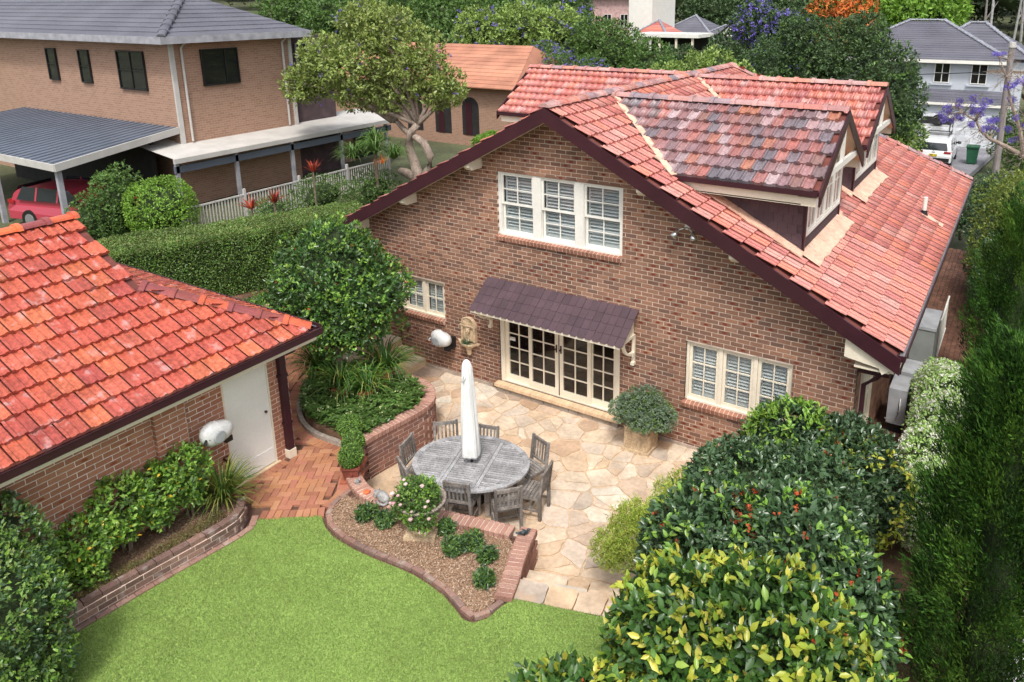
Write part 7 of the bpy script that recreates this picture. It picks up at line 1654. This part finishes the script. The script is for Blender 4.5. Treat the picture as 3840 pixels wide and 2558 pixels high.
tree('dark leafy tree below the pergola and pink house', (-24, 50, -1), [(-29,50,3.3,3,2,1.8),(-24,50,3.0,3,2,1.8),(-19,51,2.9,3,2,1.6),(-14.5,52,3.6,2.6,2,2.2)], 15000, .3, l_far, 208)
tree('dark leafy shrub overhanging the white car', (6.2, 19, -.5), [(5.7,18.7,1.35,1.0,1.0,.75),(7.0,18.8,1.4,1.1,1,.85),(6.2,17.5,.9,1.1,1.0,.8)], 12000, .10, l_dark, 209, .08, name='leafy_shrub')
tree('bright mid green bushy tree on the right boundary past the gutter', (8, 13, -.3), [(7.9,13.8,2.1,1.2,1.5,1.4),(8.6,12,2.2,1.2,1.4,1.5),(7.7,10.6,1.7,.9,1.3,1.4),(9.3,14.5,2.6,1.3,1.3,1.5),(8.2,15.6,1.9,1.3,1.2,1.2)], 32000, .09, leaf('leaf_olive', [(.09,.14,.02),(.13,.19,.03),(.18,.20,.04),(.06,.10,.018)]), 210, .12)
tree('dark shady tree over the alley beside the house', (7.7, 8.6, -.3), [(7.9,8.2,1.6,.8,1.3,1.3),(8.6,6.5,1.7,.8,1.3,1.4),(7.6,9.8,1.2,.6,1.2,1.1),(7.4,11.8,1.1,.7,1.2,1.1)], 18000, .08, l_dark, 211, .10)
tree('yellowish bush between the far dormer and driveway wall', (1.6, 33, -.9), [(1.0,33,1.6,1.4,1.2,1.6),(2.0,33.4,.9,1.1,1,1.1),(.2,33,2.4,1.0,1,1.2)], 8000, .16, l_lite, 212, .08, name='driveway_bush', extra=[('dark_leaves', 4000, l_mid, .16, None)])
tree('green bush behind the wheelie bin', (6.6, 37, -1), [(6.9,37,.9,1.0,1,1.5),(7.8,35,.5,1.3,1.2,1.3),(8.8,33,.6,1.3,1.2,1.3)], 8000, .15, l_mid, 213, .08, name='driveway_bush')
tree('hazy green tree top centre beyond the terracotta roof', (-30, 48, 0), [(-34,48,6.5,3,2.5,2.6),(-29,47,6.8,2.8,2.5,2.6),(-38,50,7,3,2.5,2.6)], 14000, .35, l_mid, 220, extra=[('blossom', 1500, f_purp, .3, None)])
tree('broad green tree behind the slate roof of the neighbour', (-44, 60, 0), [(-46,58,7.5,4,3,3.2),(-54,60,7.5,4,3,3.4),(-62,62,8,5,3,3.6),(-38,62,7,3.5,3,3.2)], 16000, .5, l_far, 221)
tree('pale purple jacaranda beyond the rear wing roof', (-15.6, 24, 0), [(-14.8,24,4.7,1.2,1.2,1.1),(-13.2,24.5,4.2,1.2,1.2,1.2),(-16.4,25,5.2,1.2,1.2,1.0)], 8000, .12, l_mid, 222, extra=[('blossom', 3000, f_purp, .09, None)], core_s=.4)
tree('dark green tree on the skyline between the pink house and grey roofs', (-24, 92, 0), [(-32,92,6.5,4,3,3),(-24,92,6.5,5,3,3.2),(-15,90,6.2,5,3,3.2)], 14000, .5, l_far, 223)
tree('wide mid green tree seen past the slate roof corner', (-34, 44, 0), [(-42,46,6.6,3.4,3,2.8),(-36.5,45,6.9,3,3,2.8),(-47,48,7.5,3.4,3,3),(-39,44,4,5,3,2.5),(-53,42,6.6,3.4,3,2.6),(-59,42,6.9,3.6,3,2.6)], 24000, .4, l_mid, 224)
# flowering jacaranda reaching in from the right
jr = thing('jacaranda_branch_tree', 'leafless jacaranda with purple blossom clusters reaching in from the right', 'tree', (9.6, 19.5, 0)); mb = MB(); g_ = np.random.default_rng(31)
tips = []
CL = [(4.87,3.92),(5.15,3.94),(5.38,3.92),(5.6,3.98),(5.12,4.36),(5.32,4.31),(5.48,4.63),(6.03,3.76),(6.21,4.1),(6.05,4.36),(5.99,4.81),(6.34,4.62),(6.56,3.86),(6.72,3.63),(6.89,3.93),(6.55,6.39),(7.04,5.23),(7.2,5.37),(7.47,5.44),(7.17,3.67),(7.32,4.14),(7.15,4.71),(7.61,3.82),(5.96,4.17),(7.44,3.2),(6.53,3.66),(5.02,4.29),(6.25,4.47),(8.1,4.6),(8.4,3.9),(8.0,5.4)]
MAIN = [Vector((x, 20-.12*(x-6), z)) for x, z in ((9.6,1.9),(8.33,2.51),(7.85,2.75),(7.22,3.06),(6.65,3.29),(6.33,3.56),(6.14,3.91),(5.67,4.17),(5.19,4.09))]
mb.tube([Vector((9.7, 19.5, -.2)), Vector((9.6, 19.5, 1.2)), MAIN[0]], [.22, .2, .16], 9); mb.tube(MAIN, [.14, .11, .095, .08, .065, .055, .045, .03, .015], 8)
UPB = [[MAIN[0], Vector((9.0,19.8,3.4)), Vector((8.3,19.9,4.3)), Vector((7.7,20,5.0)), Vector((7.3,20,5.6))], [MAIN[0], Vector((9.3,19.8,3.6)), Vector((8.8,20,5)), Vector((8.2,20.1,6.2))], [MAIN[2], Vector((7.6,19.9,3.7)), Vector((7.2,20,4.6)), Vector((6.9,20,5.6)), Vector((6.6,20,6.3))], [MAIN[1], Vector((8.2,19.8,3.4)), Vector((7.7,19.9,4.2))]]
for b_ in UPB: mb.tube(b_, [.09-.075*i/(len(b_)-1) for i in range(len(b_))], 6)
nodes = [p for b_ in UPB for p in b_[1:]]+MAIN[1:]; bb = []
for x, z in CL:
    p = Vector((x, 20+g_.uniform(-.5, .5), z)); q = min(nodes, key=lambda n: (n-p).length); m1 = q.lerp(p, .5)+Vector(g_.normal(size=3))*.1; mb.tube([q, m1, p], [.022, .015, .008], 5)
    for _ in range(3): bb.append((p.x+g_.normal()*.09, p.y+g_.normal()*.1, p.z+g_.normal()*.07, .11, .11, .10))
for _ in range(170):
    q = nodes[int(g_.integers(len(nodes)))]; d = Vector(g_.normal(size=3)); d.normalize(); e = q+d*g_.uniform(.3, .9); mb.tube([q, q.lerp(e, .5)+Vector(g_.normal(size=3))*.06, e], [.014, .009, .004], 4)
    for _2 in range(2): d2 = (d+Vector(g_.normal(size=3))*.7).normalized(); mb.tube([q.lerp(e, .6), q.lerp(e, .6)+d2*.35], [.008, .003], 4)
obj('branches', mb, m_jb, jr)
foliage('blossom', bb, 15000, .045, f_purp, jr, seed=32, clus=5, depth=.8, amp=.2, k=6)
foliage('leaves', [(x, y, z+.1, .3, .3, .25) for x, y, z, *_ in bb[::5]], 900, .05, leaf('leaf_tan', [(.38,.28,.10),(.28,.24,.08),(.14,.18,.05)]), jr, seed=33, clus=5, depth=1., amp=.3)
# forest on the hill
fo = thing('forest', 'dark eucalyptus forest closing the view on the hill', 'forest', (0, 130, 0)); fo['kind'] = 'stuff'
g_ = np.random.default_rng(41); bb = []
for i in range(150):
    x = g_.uniform(-190, 75); y = 105+g_.uniform(0, 60)-abs(x+20)*.18; h = g_.uniform(8, 16); zb = hterr(x, y)
    bb.append((x, y, zb+h*.62, g_.uniform(4, 7), g_.uniform(3, 5), h*.5))
foliage('canopy', bb, 120000, .9, l_for, fo, seed=42, clus=6, depth=.5, amp=.2, k=.25); core(fo, bb, .8)
for i in range(8):
    x = 1.5+i*1.3+g_.uniform(-.3, .3); y = 78+g_.uniform(-6, 6); t = thing('gum_trunk', ['leftmost','second','third','fourth','fifth','sixth','seventh','rightmost'][i]+' of the bare pale gum trunks before the dark forest, counted from the left', 'tree trunk', (x*1.0, y, -1), group='pale gum trunks before the forest'); x = x+1
    mb = MB(); lean = g_.uniform(-.5, .5); mb.tube([(x, y, -1), (x+lean*.3, y, 4), (x+lean, y, 11)], [.16, .13, .08], 7); mb.tube([(x+lean*.5, y, 6), (x+lean*.5+g_.uniform(-1, 1), y, 8)], [.08, .03], 5); obj('trunk', mb, mat('gum_bark', [(.30,.29,.29),(.22,.20,.19),(.38,.37,.37)], rough=.9) if 'gum_bark' not in bpy.data.materials else bpy.data.materials['gum_bark'], t)
tree('mid green wooded slope right of the grey roofed house', (8, 66, -1), [(5.2,66,2.4,2.6,2,2.2),(9.5,64,2.6,3,2,2.4),(13,62,3,3,2,2.6)], 12000, .35, l_mid, 214, core_s=.7)

# ------------------------------------------------------------ white rendered house across the street
m_rend = mat('grey_render', [(.50,.53,.58)], rough=.8, var=(1,.05), fine=(20,.04), bump=None)
m_gdoor = mat('garage_door', [(.60,.62,.65)], rough=.5, fine=None, bump=None)
wh = thing('rendered_house', 'pale grey rendered two storey house with charcoal tiled hipped roof', 'house', (3.5, 46, -1.2))
obj('wall', MB().b2((1.0, 44.6, -1.4), (6.4, 54, 4.35)), m_rend, wh); obj('wing_wall', MB().b2((-6, 47, -1.4), (1.0, 54, 4.1)), m_rend, wh); obj('side_wing', MB().b2((6.4, 47, -1.4), (7.2, 54, 4.2)), m_rend, wh)
obj('garage_wall', MB().b2((.95, 43.3, -1.4), (6.5, 44.6, 1.75)), m_rend, wh)
def hip(root, x0, x1, y0, y1, z, rise, m=None, rows=14, rx=None):
    m = m or m_slate; w2 = (y1-y0)/2; rx = rx or min((x1-x0)/2-.01, w2); ym = (y0+y1)/2; b = MB()
    b.add([(x0,y0,z),(x1,y0,z),(x1,y1,z),(x0,y1,z),(x0+rx,ym,z+rise),(x1-rx,ym,z+rise)], [(0,1,5,4),(1,2,5),(2,3,4,5),(3,0,4),(3,2,1,0)]); r_ = obj('roof', b, m, root)
    tiled_slope(r_, [(x0,y0,z+.01),(x1,y0,z+.01),(x1-rx,ym,z+rise+.01),(x0+rx,ym,z+rise+.01)], rows, m)
    tiled_slope(r_, [(x1,y0,z+.01),(x1,y1,z+.01),(x1-rx,ym+.02,z+rise+.01),(x1-rx,ym-.02,z+rise+.01)], rows, m)
    ridge_caps(r_, (x1,y0,z+.04), (x1-rx,ym,z+rise+.05), m_capg, L=.45, r=.14); ridge_caps(r_, (x0,y0,z+.04), (x0+rx,ym,z+rise+.05), m_capg, L=.45, r=.14)
    if x1-rx-x0-rx > .3: ridge_caps(r_, (x0+rx,ym,z+rise+.05), (x1-rx,ym,z+rise+.05), m_capg, L=.45, r=.14)
    return r_
m_capg = mat('grey_cap', [(.26,.27,.31)], rough=.5, fine=None, bump=None)
hip(wh, -5.0, 6.5, 44.0, 54.2, 4.45, 2.35, rows=18, rx=4.6); hip(wh, .2, 7.6, 46.6, 55.4, 4.42, 2.2, rows=12, rx=3.2)
obj('fascia', MB().b2((.6, 43.98, 4.22), (6.5, 44.06, 4.44)).b2((6.42, 44.06, 4.22), (6.5, 54.2, 4.44)), m_white, wh)
obj('wing_fascia', MB().b2((-5, 44.0, 4.22), (.6, 44.06, 4.44)), m_white, wh)
lr = obj('garage_roof', MB().add([(.7,43.0,1.75),(6.9,43.0,1.75),(6.5,44.6,2.45),(1.0,44.6,2.45)], [(0,1,2,3)]), m_slate, wh); tiled_slope(lr, [(.7,43.0,1.77),(6.9,43.0,1.77),(6.5,44.6,2.47),(1.0,44.6,2.47)], 5, m_slate)
obj('garage_fascia', MB().b2((.7, 42.96, 1.6), (6.9, 42.998, 1.77)), m_white, wh)
gdw = obj('garage_door', MB().b2((1.5, 43.24, -1.2), (6.0, 43.30, 1.05)), m_gdoor, wh)
for i in range(5):
    for j in range(4): obj('door_panel', MB().box((1.5+.56+j*1.12, 43.235, -1.2+.225+i*.45), (1.04, .02, .37)), m_gdoor, gdw)
for x in (2.05, 4.25):
    win = simple_window(wh, frameM((x, 44.56, 2.9), X, Y, Z), .95, 1.3, m_white, 2, .5, 2)
    shutters(win, frameM((x, 44.56, 2.9), X, Y, Z), .06, .89, .06, 1.24, .08, 9); obj('sill', MB().b2((x-.2, 44.45, 2.74), (x+1.15, 44.6, 2.86)), m_rend, wh)
struct('driveway', MB().prism([(1.2, 33), (5.3, 33), (6.4, 43.3), (1.2, 43.3)], -1.4, -1.08), mat('driveway_concrete', [(.20,.20,.22)], rough=.85, var=(1,.2), fine=(20,.2)))
struct('street', MB().prism([(-60, 20), (60, 14), (60, 26), (-60, 32)], -1.5, -.98), mat('asphalt', [(.055,.055,.06)], rough=.9, fine=(40,.3)))
bw_ = thing('driveway_wall', 'low brick wall on the left side of the driveway', 'wall', (.9, 36, -1)); brick_wall(obj('core', MB().b2((1.0, 33.0, -1.1), (1.15, 41, -.35)), m_mortar, bw_), (1.2, 33, -1.15), Y, X, 8, .8, m_brick_g, m_mortar, budget=0); obj('capping', MB().b2((.95, 32.9, -.35), (1.25, 41, -.27)), m_brick_cop, bw_)
car('white_suv', 'white suv with black roof rack and yellow number plate on the driveway', (3.45, 37.3, -1.08), R(90), m_pearl, 4.7, 1.88, 1.70, plate='V5M-7I3', rack=True)
# utility truck with tray and rack
ut = thing('work_ute', 'white work ute with metal tray, ladder rack and spare wheel ahead of the suv', 'truck', (2.9, 40.6, -1.08)); ux0, ux1 = 1.95, 3.85
obj('cab', MB().frame_prism([(42.9, .9), (42.9, .4), (41.6, .4), (41.6, 1.7), (42.1, 1.72), (42.6, 1.15)], (ux0+.05, 0, -1.08), Y, Z, X, 0, 1.8), m_pearl, ut)
obj('tray', MB().b2((ux0, 39.2, -.38), (ux1, 41.5, -.30)), m_steel, ut); obj('tool_box', MB().b2((ux0+.05, 39.25, -.30), (ux1-.05, 41.3, .35)), mat('checker_plate', [(.55,.55,.57)], rough=.35, metal=.5, fine=(25,.3), bump=(60,.6)), ut); obj('box_lid', MB().b2((ux0+.02, 39.22, .35), (ux1-.02, 41.35, .43)), m_pearl, ut)
rk = MB()
for x in (ux0+.04, ux1-.04):
    for y in (39.3, 41.3): rk.b2((x-.03, y-.03, -.3), (x+.03, y+.03, .85))
    rk.b2((x-.03, 39.2, .83), (x+.03, 42.4, .89))
for k in range(10): rk.b2((ux0, 39.3+k*.33, .86), (ux1, 39.35+k*.33, .90))
obj('rack', rk, m_black, ut)
sw3 = MB(); sw3.lathe([(.16, -.1), (.36, -.1), (.37, 0), (.36, .1), (.16, .1)], (0, 0, 0), 20); sw3.v = [(2.9+x, 41.5+z, .80+y) for x, y, z in sw3.v]; obj('spare_wheel', sw3, m_black, ut)
for x in (ux0+.1, ux1-.1):
    for y in (39.9, 42.3): q = MB(); q.lathe([(.16, -.1), (.34, -.1), (.34, .1), (.16, .1)], (0, 0, 0), 16); q.v = [(x+z, y+a, -.74+b) for a, b, z in q.v]; obj('wheel', q, m_black, ut)
obj('tail_panel', MB().b2((ux0+.05, 39.12, -.75), (ux1-.05, 39.2, -.38)), m_black, ut)
for x in (ux0+.12, ux1-.32): obj('tail_light', MB().b2((x, 39.09, -.7), (x+.2, 39.12, -.6)), m_tail, ut)
bn = thing('wheelie_bin', 'dark green wheelie bin beside the driveway', 'bin', (5.3, 37.6, -1.08)); m_bin = mat('bin_green', [(.02,.10,.05)], rough=.5, fine=None, bump=None)
b = MB(); b.add([(5.05,37.35,-1.02),(5.55,37.35,-1.02),(5.55,37.85,-1.02),(5.05,37.85,-1.02),(4.98,37.25,-.08),(5.62,37.25,-.08),(5.62,37.98,-.08),(4.98,37.98,-.08)], [(3,2,1,0),(0,1,5,4),(1,2,6,5),(2,3,7,6),(3,0,4,7),(4,5,6,7)]); obj('body', b, m_bin, bn); obj('lid', MB().b2((4.95, 37.2, -.08), (5.65, 38.02, .0)), m_bin, bn)
for x in (5.06, 5.54): q = MB(); q.lathe([(.03, -.03), (.1, -.03), (.1, .03), (.03, .03)], (0, 0, 0), 12); q.v = [(x+z, 37.9+a, -.98+b_) for a, b_, z in q.v]; obj('wheel', q, m_black, bn)
mbx = thing('letterbox_pillar', 'grey rendered letterbox pillar beside the driveway wall', 'letterbox', (.5, 33.2, -1)); obj('pillar', MB().b2((.25, 33, -1.1), (.85, 33.5, .05)), m_rend, mbx); obj('cap', MB().add([(.2,32.95,.05),(.9,32.95,.05),(.9,33.55,.05),(.2,33.55,.05),(.55,33.25,.22)], [(3,2,1,0),(0,1,4),(1,2,4),(2,3,4),(3,0,4)]), m_lgrey, mbx)
t = thing('orange_flower_clump', 'orange flowering clump beside the letterbox pillar', 'plant', (0.2, 33, -.8)); mb = MB(); strap_plant(mb, (.1, 33, -.4), 26, .7, .05, g_, .4); obj('leaves', mb, f_org, t, kind='stuff')
# utility pole and wires
pw = thing('utility_pole', 'weathered timber power pole right of the rendered house', 'utility pole', (6.75, 30, -1)); obj('pole', MB().tube([(6.8, 30, -1.2), (6.72, 30, 6.1)], [.17, .13], 12), mat('pole_wood', [(.24,.21,.20)], rough=.9, var=(3,.3), stretch=(3,3,.3)), pw); obj('cap', MB().tube([(6.72, 30, 6.1), (6.72, 30, 6.35)], .16, 10), m_lgrey, pw); obj('cross_arm', MB().b2((5.9, 29.9, 4.9), (7.6, 30.0, 5.02)), m_bark, pw)
for a, b, r_, lab in (((6.7, 30, 5.0), (-9.5, 38, 4.4), .022, 'black overhead power line crossing in front of the grey roof'), ((6.7, 30, 3.4), (-2.0, 30, 2.9), .012, 'thin service wire below the main power line')):
    A_ = Vector(a); B_ = Vector(b); t = thing('power_line', lab, 'wire', a); obj('wire', MB().tube([A_.lerp(B_, k/12)-Z*(.5*math.sin(math.pi*k/12)) for k in range(13)], r_, 5), m_black, t)
# red roofed house at the right edge, far houses at the top
rh = thing('red_roofed_house', 'small pale house with red tiled roof at the right photo edge', 'house', (12, 52, -1)); obj('wall', MB().b2((8.6, 50, -1.3), (18, 58, 2.6)), m_white, rh); hip(rh, 8.1, 18.5, 49.5, 58.5, 2.6, 2.2, m_tile_d2, 12)
simple_window(rh, frameM((8.9, 49.98, .2), X, Y, Z), 1.0, 1.2, mat('teal_frame', [(.1,.35,.4)]), 1)
ph = thing('pink_house', 'tall pale pink rendered house on the skyline', 'house', (-35, 72, 0)); obj('wall', MB().b2((-41, 70, -1), (-33.5, 78, 8.6)), mat('pink_render', [(.55,.36,.34)], rough=.8), ph); obj('tower', MB().b2((-33.5, 69.5, -1), (-30.5, 76, 8.9)), m_white, ph)
for x in (-39.5, -37, -34.8): simple_window(ph, frameM((x, 69.97, 5.2), X, Y, Z), 1.0, 1.5, m_white, 2, .5, 2)
obj('roof', MB().add([(-42,69.4,8.6),(-33,69.4,8.6),(-33,79,8.6),(-42,79,8.6),(-37.5,74,10.3)], [(3,2,1,0),(0,1,4),(1,2,4),(2,3,4),(3,0,4)]), m_slate, ph)
pg = thing('white_pergola', 'white flat roofed pergola on square posts in the distance', 'pergola', (-23.5, 60, 0)); obj('roof', MB().b2((-27.2, 58, 4.75), (-20.2, 62, 5.1)), m_white, pg)
for x in (-26.6, -24.4, -22.6, -20.9): obj('post', MB().b2((x-.1, 58.2, -.9), (x+.1, 58.4, 4.75)), m_cream, pg)
obj('back_wall', MB().b2((-27, 62, -1), (-20.4, 62.2, 4.7)), m_dark, pg)
gh = thing('grey_roofed_house', 'distant house with dark grey roof and white gable beside the pergola', 'house', (-26, 78, 0)); obj('wall', MB().b2((-33, 75, -1), (-19.5, 84, 3.6)), m_white, gh); hip(gh, -33.8, -24.5, 74.4, 84.6, 3.6, 2.8, m_slate, 10); hip(gh, -28, -18.9, 74.8, 83.6, 3.6, 2.3, m_slate, 10)
gm = MB(); gm.frame_prism([(-1.9, 0), (1.9, 0), (0, 1.7)], (-21.6, 72.5, 4.3), X, Z, -Y, -.2, 0); obj('gable', gm, m_white, gh); gr2 = MB(); gr2.add([(-23.9,72.2,4.25),(-21.6,72.2,6.15),(-21.6,78,6.15),(-23.9,78,4.25),(-19.3,72.2,4.25),(-19.3,78,4.25)], [(0,1,2,3),(1,4,5,2)]); obj('gable_roof', gr2, m_slate, gh)
ter = thing('red_roof_cottage', 'distant cottage with faded red roof left of the pergola', 'house', (-29, 66, 0)); obj('wall', MB().b2((-30.4, 66, -1), (-27.4, 70, 4.6)), m_white, ter); hip(ter, -31, -26.8, 65.5, 70.5, 4.6, 1.5, m_tile_main2 if 'm_tile_main2' in globals() else m_tile, 6)
